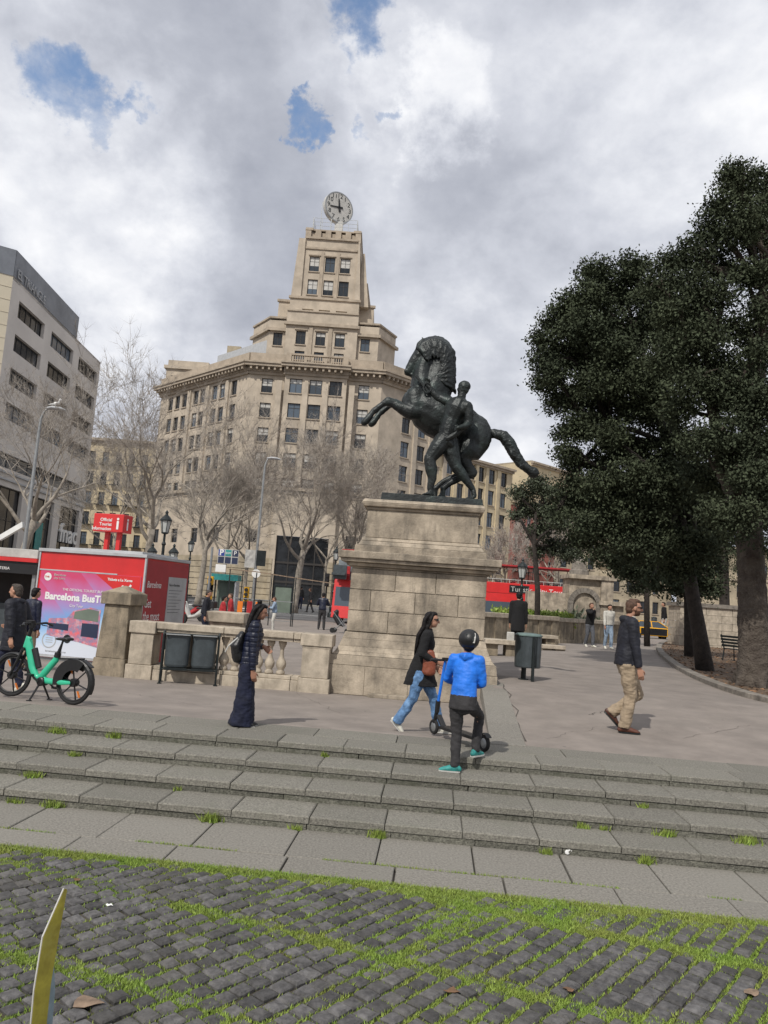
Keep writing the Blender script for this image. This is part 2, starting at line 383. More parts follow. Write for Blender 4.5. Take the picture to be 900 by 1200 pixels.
def spot(px, py, rad, amt):
    d = ray(px, py).normalized()
    vm = N('ShaderNodeVectorMath'); vm.operation = 'DOT_PRODUCT'; L(warp, vm.inputs[0]); vm.inputs[1].default_value = d
    mr = N('ShaderNodeMapRange'); mr.interpolation_type = 'SMOOTHSTEP'
    mr.inputs[1].default_value = math.cos(rad); mr.inputs[2].default_value = 1.0; mr.inputs[3].default_value = 0; mr.inputs[4].default_value = amt
    L(vm.outputs['Value'], mr.inputs[0]); return mr.outputs[0]
fine_ = nz(26.0, 8, .6, .1, (4, 2, 0)); tone = mth('ADD', mth('ADD', mth('MULTIPLY', big, .60), mth('MULTIPLY', med, .28)), mth('MULTIPLY', fine_, .12))
# broad light and dark regions of the real cloud deck
for s_ in ((60, 190, .24, .10), (510, 120, .07, .10), (840, 130, .30, .09), (560, 60, .16, .05), (150, 260, .2, .05), (610, 430, .2, .05)):
    tone = mth('ADD', tone, spot(*s_))
for s_ in ((270, 170, .22, .07), (660, 230, .22, .07), (230, 40, .20, .05), (60, 20, .22, .08), (330, 330, .2, .06), (30, 330, .14, .05)):
    tone = mth('SUBTRACT', tone, spot(*s_))
cr = N('ShaderNodeValToRGB'); L(tone, cr.inputs[0])
e = cr.color_ramp.elements
e[0].position = .30; e[0].color = (.33, .35, .41, 1)
e[1].position = .72; e[1].color = (.93, .935, .95, 1)
for p_, c_ in ((.42, (.44, .46, .52, 1)), (.50, (.56, .58, .64, 1)), (.58, (.72, .735, .78, 1)), (.65, (.86, .865, .885, 1))):
    q = e.new(p_); q.color = c_
bg2 = N('ShaderNodeBackground'); L(cr.outputs[0], bg2.inputs[0]); bg2.inputs[1].default_value = 1.06
hole = mth('ADD', mth('MULTIPLY', nz(16, 8, .65, .3, (5, 5, 1)), 1.0), -.5)
hl = None
for s_ in ((100, 108, .054, .85), (128, 132, .04, .75), (430, -14, .070, 1.0), (356, 120, .031, .95), (150, 158, .03, .7), (452, 130, .02, .6), (75, 95, .035, .5)):
    q = spot(*s_); hl = q if hl is None else mth('MAXIMUM', hl, q)
blue = mth('MULTIPLY_ADD', hole, 2.2, mth('SUBTRACT', mth('MULTIPLY', hl, 1.7), .42))
mr = N('ShaderNodeMapRange'); mr.interpolation_type = 'SMOOTHSTEP'; mr.inputs[1].default_value = 0; mr.inputs[2].default_value = 1.5; mr.inputs[3].default_value = 1; mr.inputs[4].default_value = .05
L(mth('MULTIPLY', blue, mth('GREATER_THAN', hl, .001)), mr.inputs[0])
mx = N('ShaderNodeMixShader'); L(mr.outputs[0], mx.inputs[0]); L(bg1.outputs[0], mx.inputs[1]); L(bg2.outputs[0], mx.inputs[2]); L(mx.outputs[0], out.inputs[0])
# ------------------------------------------------------------ ground
def struct(mb, name, m, **k): return tag(mb.build(name, m, **k), kind='structure')
g = MB(); g.quad((-2500, -2500, ZLOW - .05), (2500, -2500, ZLOW - .05), (2500, 3000, ZLOW - .05), (-2500, 3000, ZLOW - .05)); struct(g, 'ground', M['asphalt'])
# plaza: grid following the terrain, with a joint on the stone band
g = MB()
ys = []; y = 9.05
while y < 112: ys.append(y); y += .25 if y < 18 else (1 if y < 50 else 4)
ss = [-200, -90, -45, -25, -15, -10, -7, -5, -4, -3, -2.2, -1.6, -1.1, -.7, -.35, -.001, .001, .35, .7, 1.1, 1.6, 2.2, 3, 4, 5, 7, 10, 15, 25, 45, 90, 200]
vs = []
for y in ys:
    for s in ss:
        x = xb(y) + s; yy = y - x * math.tan(PSI) * max(0, 1 - (y - 9.05) / 6)   # first rows follow the stair edge
        z = terrain(x, yy); 
        if x * DV.x + yy * DV.y < VPL - .02: z = -.03
        vs.append((x, yy, z))
n_ = len(ss)
g.add(vs, [(j * n_ + i, j * n_ + i + 1, (j + 1) * n_ + i + 1, (j + 1) * n_ + i) for j in range(len(ys) - 1) for i in range(n_ - 1)])
plaza = struct(g, 'plaza', M['asphalt'])
g = MB(); g.box(-200, 200, 50, 109, -.2, .012); struct(g, 'road', M['road'])
g = MB()
for k in range(9): g.box(-22 + k * 1.6, -21.2 + k * 1.6, 66, 71, .012, .017)
g.box(-60, 60, 62, 62.2, .012, .017)
struct(g, 'road_markings', M['white'])
g = MB(); g.box(-200, 200, 109, 119.3, -.2, .15); struct(g, 'pavement', M['slab'])
# stairs: each tread a row of nosed slabs over a row of riser blocks
def beam(mb, u0, u1, v0, v1, z0, z1, b=.008, jz=0):
    j = lambda a: random.uniform(-a, a)
    zz = z1 + j(jz)
    p0 = [UV(u0, v0, z0), UV(u1, v0, z0), UV(u1, v1, z0), UV(u0, v1, z0)]
    p1 = [UV(u0, v0, zz - b), UV(u1, v0, zz - b + j(.001)), UV(u1, v1, zz - b), UV(u0, v1, zz - b)]
    p2 = [UV(u0 + b, v0 + b, zz), UV(u1 - b, v0 + b, zz), UV(u1 - b, v1 - b, zz), UV(u0 + b, v1 - b, zz)]
    mb.add(p0 + p1 + p2, [(3, 2, 1, 0), (0, 1, 5, 4), (1, 2, 6, 5), (2, 3, 7, 6), (3, 0, 4, 7), (4, 5, 9, 8), (5, 6, 10, 9), (6, 7, 11, 10), (7, 4, 8, 11), (8, 9, 10, 11)])
def row(mb, v0, v1, z0, z1, ln, seed, gap=.008, b=.008, jz=.002, jv=.003):
    rnd = random.Random(seed); u = -13 - rnd.random()
    while u < 13:
        l = ln * rnd.uniform(.93, 1.07); beam(mb, u, u + l - gap * rnd.uniform(.5, 1.5), v0 + rnd.uniform(-jv, jv), v1, z0, z1, b, jz); u += l
st = MB(); sr_ = MB()
for k in range(4):
    zt = -RISE * k; v0 = VT[k]; v1 = (VT[k - 1] + .03) if k else VT[0] + .5
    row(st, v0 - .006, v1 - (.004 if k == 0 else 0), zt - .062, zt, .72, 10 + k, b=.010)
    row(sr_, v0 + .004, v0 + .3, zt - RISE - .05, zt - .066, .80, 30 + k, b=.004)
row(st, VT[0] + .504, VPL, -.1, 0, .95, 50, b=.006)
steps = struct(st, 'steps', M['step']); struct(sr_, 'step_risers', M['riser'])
g = MB()
row(g, VROW + .006, VT[3] + .05, ZLOW - .1, ZLOW, .78, 61, b=.006, gap=.012); row(g, VCOB, VROW - .004, ZLOW - .1, ZLOW, .86, 62, b=.006, gap=.012)
struct(g, 'path', M['slab'])
g = MB()
for k in range(5): g.hexa([UV(-13, VT[3] + .2, ZLOW - .06), UV(13, VT[3] + .2, ZLOW - .06), UV(13, VPL, ZLOW - .06), UV(-13, VPL, ZLOW - .06), UV(-13, VT[3] + .2, -.42), UV(13, VT[3] + .2, -.42), UV(13, VPL, -.1), UV(-13, VPL, -.1)]) if k == 0 else None
# the stone band that runs from the stair head to the pedestal
def G0(px, py, Y): return P(px, py, Y)
bnd = MB(); lw = .215
yy0 = 9.45; nseg = 4
for k in range(nseg):
    ya = yy0 + (14.5 - yy0) * k / nseg + .006; yb_ = yy0 + (14.5 - yy0) * (k + 1) / nseg - .006
    za = terrain(xb(ya) + .3, ya) + .012; zb = terrain(xb(yb_) + .3, yb_) + .012
    bnd.hexa([Vector((xb(ya) - lw, ya, -.3)), Vector((xb(ya) + lw, ya, -.3)), Vector((xb(yb_) + lw, yb_, -.3)), Vector((xb(yb_) - lw, yb_, -.3)),
              Vector((xb(ya) - lw, ya, za)), Vector((xb(ya) + lw, ya, za)), Vector((xb(yb_) + lw, yb_, zb)), Vector((xb(yb_) - lw, yb_, zb))])
struct(bnd, 'stone_band', M['slab'], bevel=.008)
# cobbles
g = MB(); g.quad(UV(-14, -8, ZLOW - .010), UV(14, -8, ZLOW - .010), UV(14, VCOB, ZLOW - .010), UV(-14, VCOB, ZLOW - .010)); struct(g, 'cobble_bed', M['soil'])
CY = R(51); cu = Vector((math.cos(CY), math.sin(CY), 0)); cv = Vector((-math.sin(CY), math.cos(CY), 0))
rnd = random.Random(3); cb = MB(); gaps = []
def gmask(x, y):   # where grass has taken the joints
    r = x * math.sin(R(21)) + y * math.cos(R(21)); r2 = x * cv.x + y * cv.y
    band = math.exp(-((((r + .12 * noise.noise(Vector((x, y, 3)) * .9)) % 1.02) - .5) / .12) ** 2)
    q = noise.noise(Vector((x * .8, y * .8, 9))) + .5 * noise.noise(Vector((x * 2.4, y * 2.4, 2)))
    v = x * DV.x + y * DV.y
    b2 = math.exp(-((((r2 + .1 * noise.noise(Vector((x, y, 7)))) % 1.9) - .9) / .07) ** 2) * (.5 + .9 * noise.noise(Vector((x * .7, y * .7, 21))))
    edge = math.exp(-((v - VCOB + .04) / .17) ** 2)
    return max(edge * .82, band * (.84 + q * .5), b2, .22 + q * .6)
pu = .112; pv = .122
for j in range(-85, 85):
    off = (j % 2) * pu * .5 + rnd.uniform(-.02, .02)
    for i in range(-85, 100):
        c = cu * (i * pu + off) + cv * (j * pv)
        v = c.dot(DV); 
        if v > VCOB - .075 or v < 1.2 or abs(c.x) > 6 : continue
        mk = gmask(c.x, c.y)
        hx = pu / 2 - rnd.uniform(.003, .008) - .008 * max(0, mk); hy = pv / 2 - rnd.uniform(.008, .016) - .008 * max(0, mk)
        sink = -.020 * max(0, mk - .35) + rnd.uniform(-.006, .006)
        a = rnd.uniform(-.06, .06); A = cu * math.cos(a) + cv * math.sin(a); B = cv * math.cos(a) - cu * math.sin(a)
        tx = rnd.uniform(-.035, .035); ty = rnd.uniform(-.03, .07); z = ZLOW + .013 + sink; b = .011
        c = c + cu * rnd.uniform(-.008, .008) + cv * rnd.uniform(-.005, .005)
        lay = []
        for (sx, sy, zz, dome) in ((1, 1, -.05, 0), (1, 1, -b, 0), (1 - b / hx, 1 - b / hy, 0, 0)):
            for p, q in ((-1, -1), (1, -1), (1, 1), (-1, 1)):
                X = p * hx * sx; Y_ = q * hy * sy
                lay.append(c + A * X + B * Y_ + Vector((0, 0, z + zz + X * tx + Y_ * ty + rnd.uniform(-.002, .002))))
        lay.append(c + Vector((0, 0, z + .002)))
        cb.add(lay, [(0, 1, 5, 4), (1, 2, 6, 5), (2, 3, 7, 6), (3, 0, 4, 7), (4, 5, 9, 8), (5, 6, 10, 9), (6, 7, 11, 10), (7, 4, 8, 11), (8, 9, 12), (9, 10, 12), (10, 11, 12), (11, 8, 12)])
cob = struct(cb, 'cobble_paving', M['cobble'], smooth=False)
# grass blades in the joints
def blades(name, pts, hmin, hmax, wd, seed, m, parent=None, lean=.5):
    rn = np.random.default_rng(seed); n = len(pts); c = np.array(pts, dtype=np.float32)
    a = rn.uniform(0, 2 * math.pi, n); h = rn.uniform(hmin, hmax, n); wv = rn.uniform(.6, 1.3, n) * wd
    dx = np.cos(a) * wv; dy = np.sin(a) * wv; la = rn.uniform(0, 2 * math.pi, n); ll = rn.uniform(0, lean, n) * h
    v = np.zeros((n, 3, 3), dtype=np.float32)
    v[:, 0] = c + np.stack([-dx, -dy, 0 * dx], 1); v[:, 1] = c + np.stack([dx, dy, 0 * dx], 1)
    v[:, 2] = c + np.stack([np.cos(la) * ll, np.sin(la) * ll, h], 1)
    me = bpy.data.meshes.new(name); me.vertices.add(n * 3); me.vertices.foreach_set('co', v.ravel())
    me.loops.add(n * 3); me.loops.foreach_set('vertex_index', np.arange(n * 3, dtype=np.int32))
    me.polygons.add(n); me.polygons.foreach_set('loop_start', np.arange(0, n * 3, 3, dtype=np.int32)); me.update(calc_edges=True)
    me.materials.append(m); return link(name, me, parent)
pts = []
rnd = random.Random(5)
while len(pts) < 300000:
    x = rnd.uniform(-4.6, 4.6); v = 2.9 + (VCOB + .03 - 2.9) * rnd.random(); c = UV(0, v); x0 = x; y0 = (v - x * DV.x) / DV.y
    mk = gmask(x0, y0)
    p = Vector((x0, y0, 0)); j = p.dot(cv) / pv; fj = abs(j - round(j)); jj = round(j)
    i = (p.dot(cu) - (jj % 2) * pu * .5) / pu; fi = abs(i - round(i))
    joint = max((fj - .38) / .12, (fi - .44) / .06)
    pr = 0
    if joint > 0: pr = min(1, max(0, (mk + .05) * 1.1))
    elif mk > .5: pr = (mk - .5) * 2.2
    if rnd.random() < pr: pts.append((x0, y0, ZLOW - .009 + (.006 if joint <= 0 else 0)))
gr = tag(blades('grass', pts, .008, .026, .0045, 1, M['grass'], lean=1.0), 'short bright green grass growing in the joints between the cobbles', 'grass', kind='stuff')
# moss line and weeds in the slab joints: individual tufts
def tuft(px, py, z, r, h, n, label):
    Y = 7.0
    d = ray(px, py); p = CAM + d * ((CAM.z - z) / -d.z); k = round(-z / .12); vmax = VT[k - 1] - .02; vv = p.dot(DV)
    if vv > vmax: p = p + DV * (vmax - vv)
    p.z = z
    pts = [(random.gauss(0, r), random.gauss(0, r * .5), -.005) for _ in range(n)]
    o = blades('weed_tuft', pts * 2, h * .4, h * 1.1, .006, int(px), M['grass'], lean=.9)
    o.location = p; tag(o, label, 'weed', 'weeds growing in the joints of the steps')
tuf = [(74, 856, -.12, .05, .09, 90, 'small grass tuft on the second tread, leftmost below the green bicycle'),
 (147, 860, -.12, .04, .09, 80, 'small grass tuft against the top riser, left of the litter bins'),
 (95, 883, -.24, .03, .07, 50, 'thin weed on the third tread left of the woman in navy'),
 (50, 906, -.36, .05, .08, 90, 'low double weed on the fourth tread at the far left'),
 (36, 932, -.48, .035, .07, 50, 'sparse weed at the foot of the steps nearest the left edge'),
 (72, 941, -.48, .05, .08, 110, 'wide weed tuft at the foot of the steps on the left'),
 (253, 957, -.48, .04, .11, 130, 'tall bright grass tuft at the foot of the steps below the woman in navy'),
 (347, 971, -.48, .025, .06, 35, 'tiny weed at the foot of the steps left of centre'),
 (445, 977, -.48, .03, .09, 100, 'dark green tuft at the foot of the steps, centre, below the black coated woman'),
 (218, 920, -.36, .02, .06, 25, 'faint sprig in the riser joint of the lowest tread'),
 (382, 884, -.12, .025, .07, 40, 'small sprig on the second tread between the two women'),
 (721, 914, -.24, .03, .06, 50, 'small yellowish weed on the tread below the man in khaki trousers'),
 (680, 967, -.36, .03, .07, 50, 'small weed on the lowest tread right of the crumpled paper'),
 (777, 976, -.36, .045, .08, 100, 'middle sized weed on the lowest tread towards the right'),
 (874, 987, -.36, .05, .09, 140, 'big green weed on the lowest tread nearest the right edge'),
 (638, 993, -.48, .03, .07, 50, 'weed at the foot of the steps just left of the crumpled paper'),
 (757, 1012, -.48, .03, .09, 90, 'upright green tuft at the foot of the steps on the right'),
 (705, 968, -.36, .02, .06, 30, 'faint weed beside the small weed on the lowest tread')]
for t_ in tuf: tuft(*t_)
# moss in the joints of the slabs, near the cobbles
pts = []
rnd = random.Random(8)
for k in range(9000):
    u = rnd.uniform(-5, 5); v = VCOB + abs(rnd.gauss(0, .035)); pts.append(tuple(UV(u, v, ZLOW - .004)))
for k in range(3500):
    u = rnd.uniform(-5, 5); 
    if noise.noise(Vector((u * 1.3, 0, 5))) < -.05: continue
    pts.append(tuple(UV(u, VROW + .001 + rnd.gauss(0, .006), ZLOW - .004)))
tag(blades('moss', pts, .01, .026, .003, 4, M['grass'], lean=.8), 'green moss and grass along the slab joints', 'moss', kind='stuff')
# paper, leaves and bits
d = ray(668, 1001); p = CAM + d * ((CAM.z - ZLOW) / -d.z)
g = MB(); g.ell((0, 0, .022), (.055, .035, .024)); g.ell((.05, .01, .018), (.03, .03, .018)); g.ell((-.04, .015, .02), (.03, .025, .02))
o = organic('crumpled_paper', g, M['white'], None, .006, 2, .02, 30); o.location = p; tag(o, 'crumpled white paper lying at the foot of the steps', 'litter')
lb = [(101, 1176, .10, 'large pale torn leaf on the cobbles at the lower left'), (91, 1032, .035, 'small reddish dry leaf on the cobbles right of the yellow board tip'), (128, 1062, .025, 'white scrap on the cobbles left of centre'),
      (668, 1162, .05, 'reddish dry leaf on the cobbles near the bottom centre right'), (530, 1163, .06, 'brown leaf fragment on the cobbles right of centre bottom'), (880, 1165, .06, 'pale dry leaf on the cobbles near the right edge')]
for k, (px, py, sz, lab) in enumerate(lb):
    d = ray(px, py); p = CAM + d * ((CAM.z - ZLOW - .012) / -d.z)
    g = MB(); rr = random.Random(k); m_ = 9; c = [(math.cos(6.283 * i / m_) * sz * rr.uniform(.4, 1), math.sin(6.283 * i / m_) * sz * .7 * rr.uniform(.4, 1), rr.uniform(.004, .02)) for i in range(m_)]
    g.add([(0, 0, .012)] + c + [(x, y, z - .0015) for x, y, z in [(0, 0, .012)] + c], [(0, i + 1, (i + 1) % m_ + 1) for i in range(m_)] + [(m_ + 1, m_ + 1 + (i + 1) % m_ + 1, m_ + 1 + i + 1) for i in range(m_)])
    o = g.build('dry_leaf', M['white'] if 'white' in lab else (M['tan'] if 'pale' in lab else M['leafbrown'])); o.location = p; tag(o, lab, 'leaf')

# cracks and patched joints in the plaza surface
rnd = random.Random(14)
def crack(px0, py0, px1, py1, w=.012):
    a = G(px0, py0); b = G(px1, py1); n = 14; m_ = []; 
    for i in range(n + 1):
        t = i / n; p = a.lerp(b, t); d = (b - a).normalized(); s_ = Vector((-d.y, d.x, 0)); o = rnd.gauss(0, .03) if 0 < i < n else 0
        p = p + s_ * o; z = terrain(p.x, p.y) + .006; ww = w * rnd.uniform(.4, 1.2)
        m_ += [(p.x - s_.x * ww, p.y - s_.y * ww, z), (p.x + s_.x * ww, p.y + s_.y * ww, z)]
    return m_
g = MB()
for c_ in ((590, 802, 616, 869, .011), (690, 838, 712, 834, .008), (640, 866, 700, 852, .003), (330, 806, 400, 836, .003), (150, 812, 230, 826, .003), (800, 866, 880, 850, .003)):
    v_ = crack(*c_); k = len(g.v); g.add(v_, [(2 * i, 2 * i + 1, 2 * i + 3, 2 * i + 2) for i in range(len(v_) // 2 - 1)])
struct(g, 'plaza_cracks', M['crack'])
# ------------------------------------------------------------ facades
def facade(mb, p0, p1, z0, z1, holes, depth=.3):
    p0 = Vector(p0); p1 = Vector(p1); t = (p1 - p0); Lg = t.length; t.normalize(); n = Vector((t.y, -t.x))
    def W(u, z, d=0): q = p0 + t * u - n * d; return Vector((q.x, q.y, z))
    us = sorted(set([0, Lg] + [h[0] for h in holes] + [h[1] for h in holes])); zs = sorted(set([z0, z1] + [h[2] for h in holes] + [h[3] for h in holes]))
    for i in range(len(us) - 1):
        for j in range(len(zs) - 1):
            uc = (us[i] + us[i + 1]) / 2; zc = (zs[j] + zs[j + 1]) / 2
            if any(h[0] < uc < h[1] and h[2] < zc < h[3] for h in holes): continue
            mb.quad(W(us[i], zs[j]), W(us[i + 1], zs[j]), W(us[i + 1], zs[j + 1]), W(us[i], zs[j + 1]))
    for a, b, c, d in holes:
        mb.quad(W(a, c), W(b, c), W(b, c, depth), W(a, c, depth)); mb.quad(W(a, d, depth), W(b, d, depth), W(b, d), W(a, d))
        mb.quad(W(a, c, depth), W(a, d, depth), W(a, d), W(a, c)); mb.quad(W(b, c), W(b, d), W(b, d, depth), W(b, c, depth))
_wc = {}
def win_mesh(w, h, mull, sill, mf, mg, seed=0, blind=0):
    key = (round(w, 2), round(h, 2), mull, sill, mf, mg, blind)
    if key in _wc: return _wc[key]
    fr = MB(); t = .09
    fr.box(-w / 2, -w / 2 + t, -.03, .04, 0, h); fr.box(w / 2 - t, w / 2, -.03, .04, 0, h)
    fr.box(-w / 2 + t, w / 2 - t, -.03, .04, 0, t); fr.box(-w / 2 + t, w / 2 - t, -.03, .04, h - t, h)
    nx, nz_ = mull
    for i in range(1, nx): x = -w / 2 + w * i / nx; fr.box(x - .035, x + .035, -.02, .03, t, h - t)
    for i in range(1, nz_): z = h * (i / nz_ if nz_ > 2 else .68); fr.box(-w / 2 + t, w / 2 - t, -.015, .025, z - .03, z + .03)
    if sill: fr.cm = 1; fr.box(-w / 2 - .12, w / 2 + .12, -.42, -.031, -.16, .0); fr.cm = 0
    gl = MB(); gl.box(-w / 2 + t * .5, w / 2 - t * .5, .03, .05, t * .5, h - t * .5)
    if blind:
        gl.cm = 1; gl.box(-w / 2 + t, w / 2 - t, .005, .029, h * (1 - blind), h - t)
    _wc[key] = (fr.mesh('window', [M[mf], M['fac2']]), gl.mesh('pane', [M[mg], M['offw']])); return _wc[key]
def window(parent, p0, p1, hole, depth=.28, mull=(2, 2), sill=True, mf='frame', mg='glass', blind=0, name='window', pane=True):
    a, b, c, d = hole; p0 = Vector(p0); t = (Vector(p1) - p0).normalized(); n = Vector((t.y, -t.x))
    fm, gm = win_mesh(b - a, d - c, mull, sill, mf, mg, 0, blind)
    o = link(name, fm, parent); q = p0 + t * ((a + b) / 2) - n * (depth - .05)
    o.location = (q.x - parent.location.x, q.y - parent.location.y, c - parent.location.z); o.rotation_euler = (0, 0, math.atan2(t.y, t.x))
    if pane: link('pane', gm, o)
    return o
def strip(mb, p0, p1, z0, z1, out, inn=0, ext0=0, ext1=0):
    """horizontal moulding on a facade"""
    p0 = Vector(p0); p1 = Vector(p1); t = (p1 - p0).normalized(); n = Vector((t.y, -t.x)); a = p0 - t * ext0; b = p1 + t * ext1
    q = [a + n * out, b + n * out, b - n * inn, a - n * inn]
    mb.hexa([Vector((v.x, v.y, z0)) for v in q] + [Vector((v.x, v.y, z1)) for v in q])
def pil(mb, p0, p1, u0, u1, z0, z1, out, inn=.0):
    p0 = Vector(p0); t = (Vector(p1) - p0).normalized(); strip(mb, p0 + t * u0, p0 + t * u1, z0, z1, out, inn)
def XZ(px, py, Y): q = P(px, py, Y); return q.x, q.z
c1 = lambda x, y: (280 + x / 3.75, 200 + y / 3.75)
c3 = lambda x, y: (180 + x / 2.647, 380 + y / 2.647)
rw = random.Random(11)
# ============================================================ the clock building
D = 120.0
xA, zc = XZ(293, 430, D); xB = XZ(336, 432, D)[0]; xC = XZ(408, 437, D)[0]; xD = XZ(448, 443, D)[0]
root = empty('clock_building', (round((xA + xD) / 2, 2), D, 0), 0, 'tall pale stone corner building with a stepped tower and a round clock on its roof', 'building')
ZC = zc - .6          # underside of the main cornice
A2, D2 = Vector((xA, D)), Vector((xD, D)); B2, C2 = Vector((xB, D - 1)), Vector((xC, D - 1)); B1, C1_ = Vector((xB, D)), Vector((xC, D))
aL = R(-44.5); tL = Vector((math.sin(aL), math.cos(aL)))     # going away to the left
lL = 0
u_, _z = hitplane(190, 458, A2, tL); LL = u_
E2 = A2 + tL * LL
aR = R(47); tR = Vector((math.sin(aR), math.cos(aR))); uR = hitplane(509, 470, D2, tR)[0]; F2 = D2 + tR * uR
rows = [hitplane(*c3(562, y), A2, Vector((1, 0)))[1] for y in (205, 281, 358)]
stp = (rows[0] - rows[2]) / 2
rows = [rows[0] - stp * k for k in range(6)]
wall = MB(); WN = []
def fac(p0, p1, z0, z1, cols, ww, wh, rws, mull=(2, 2), **k):
    hs = [(c - ww / 2, c + ww / 2, r - wh / 2, r + wh / 2) for c in cols for r in rws]
    extra = k.pop('extra', [])
    facade(wall, p0, p1, z0, z1, hs + [e[:4] for e in extra], k.get('depth', .3))
    for h in hs: WN.append((p0, p1, h, mull))
ZG = rows[4] - stp * .5
H1 = lambda px, py: hitplane(px, py, A2, Vector((1, 0)))[0]
frac = (xB - xA)
cl = H1(*c3(345, 262)); cr_ = H1(*c3(646, 282))
fac(A2, B1, 0, ZC, [cl], 1.75, 2.35, rows[:5], extra=[(1.6, 3.6, 0, 7.2), (1.7, 3.5, 9.2, 11.2)])
cc = [hitplane(*c3(x, y), B2, Vector((1, 0)))[0] for x, y in ((434, 270), (496, 276), (558, 281))]
# entrance and mezzanine openings in the centre
zE = hitplane(350, 629, B2, Vector((1, 0)))[1]
fac(B2, C2, 0, ZC, cc, 2.0, 2.35, rows[:5], extra=[(xC - xB - 9.0, xC - xB - .9, 0, zE)])
for a, b in ((A2, None),): pass
wall.hexa([Vector((xB, D - 1, 0)), Vector((xB + .01, D - 1, 0)), Vector((xB + .01, D, 0)), Vector((xB, D, 0)), Vector((xB, D - 1, ZC)), Vector((xB + .01, D - 1, ZC)), Vector((xB + .01, D, ZC)), Vector((xB, D, ZC))])
wall.hexa([Vector((xC - .01, D - 1, 0)), Vector((xC, D - 1, 0)), Vector((xC, D, 0)), Vector((xC - .01, D, 0)), Vector((xC - .01, D - 1, ZC)), Vector((xC, D - 1, ZC)), Vector((xC, D, ZC)), Vector((xC - .01, D, ZC))])
fac(C1_, D2, 0, ZC, [cr_ - (xC - xA)], 1.75, 2.35, rows[:5], extra=[(1.5, 3.4, 0, 7.2), (1.6, 3.3, 9.2, 11.2)])
lc = [hitplane(px, 520, A2, tL)[0] for px in (268, 254.5, 245.5, 231.5, 224, 211, 203, 195)]
lc = sorted([LL - c for c in lc]); lrows = [r for r in rows[:5]]; darch = [(c, c + 2.6, 0, 6.6) for c in (2, 8.5, 15, 21.5) if c + 3 < LL]
# left wing is drawn from its far end towards the corner
fac(E2, A2, 0, ZC, lc, 1.6, 2.5, lrows, extra=darch + [(a + .3, a + 2.3, 9, 11.4) for a, b, c, d in darch])
DARK = [(A2, B1, (1.6, 3.6, 0, 7.2)), (A2, B1, (1.7, 3.5, 9.2, 11.2)), (C1_, D2, (1.5, 3.4, 0, 7.2)), (C1_, D2, (1.6, 3.3, 9.2, 11.2))] + [(E2, A2, h_) for h_ in darch + [(a + .3, a + 2.3, 9, 11.4) for a, b, c, d in darch]]
rc = [hitplane(px, 520, D2, tR)[0] for px in (474.5, 493.6)]; rc.append(2 * rc[1] - rc[0])
fac(D2, F2, 0, ZC, rc, 1.9, 2.6, rows[:5])
# roof slab, back
bk = MB()
pts2 = [A2, D2, F2, F2 + Vector((-9, 12)), Vector((0, D + 18)), E2 + Vector((10, 10)), E2]
wall.prism([Vector((p.x, p.y, ZC - .1)) for p in pts2], (0, 0, .08))
wall.quad(Vector((E2.x, E2.y, 0)), Vector((E2.x + 10, E2.y + 10, 0)), Vector((E2.x + 10, E2.y + 10, ZC)), Vector((E2.x, E2.y, ZC)))
wall.quad(Vector((F2.x, F2.y, 0)), Vector((F2.x - 9, F2.y + 12, 0)), Vector((F2.x - 9, F2.y + 12, ZC)), Vector((F2.x, F2.y, ZC)))
# flat pilasters of the fronts
_pb = pil
def pilp(_m, *a):
    m_ = MB(); _pb(m_, *a); m_.build('pilaster', M['fac'], root, world=True)
pp = None
for u in (cc[0] - 2.6, (cc[0] + cc[1]) / 2, (cc[1] + cc[2]) / 2, cc[2] + 2.6): pilp(pp, B2, C2, u - .45, u + .45, ZG + 2, ZC - 1.6, .28)
for i in range(len(lc) - 1):
    if lc[i + 1] - lc[i] > 3.2: m_ = (lc[i] + lc[i + 1]) / 2; pilp(pp, E2, A2, m_ - .5, m_ + .5, ZG + 2, ZC - .8, .3)
for c in rc: pilp(pp, D2, F2, c + 1.7, c + 2.6, ZG + 2, ZC - .8, .3)
# ground floor stone courses
for (a, b) in ((A2, B1), (C1_, D2), (E2, A2), (D2, F2)):
    gf = MB()
    for k in range(7):
        strip(gf, a, b, .3 + k * .95, .3 + k * .95 + .85, .14)
    gf.build('stone_courses', M['creamd'], root, world=True)
gf = MB(); gf2 = MB()
for k in range(7):
    strip(gf, B2, Vector((xC - 9.4, D - 1)), .3 + k * .95, 1.15 + k * .95, .14); strip(gf2, Vector((xC - .8, D - 1)), C2, .3 + k * .95, 1.15 + k * .95, .14)
gf.build('stone_courses', M['creamd'], root, world=True); gf2.build('stone_courses', M['creamd'], root, world=True)
wall.build('wall', M['fac'], root, world=True)
for i, (p0, p1, h, mu) in enumerate(WN):
    window(root, p0, p1, h, .3, mu, True, blind=rw.choice([0, 0, .35, .5, .35]) if p0 in (A2, B2, C1_) else rw.choice([0, 0, 0, .3]))
for p0, p1, h in DARK: window(root, p0, p1, h, .3, (2, 3), False, name='shop_window', mg='shop')
# door opening: portal glazing
po = MB(); pa, pb = xC - 9.0, xC - .9
po.box(pa, pb, D - .45, D - .35, 0, zE)
pt = po.build('shop_window', M['shop'], root, world=True)
po = MB()
for k in range(5): x = pa + (pb - pa) * k / 4; po.box(x - .08, x + .08, D - .6, D - .46, 0, zE)
for z in (3.2, 6.2): po.box(pa, pb, D - .64, D - .47, z, z + .3)
po.build('frame', M['frame'], pt, world=True)
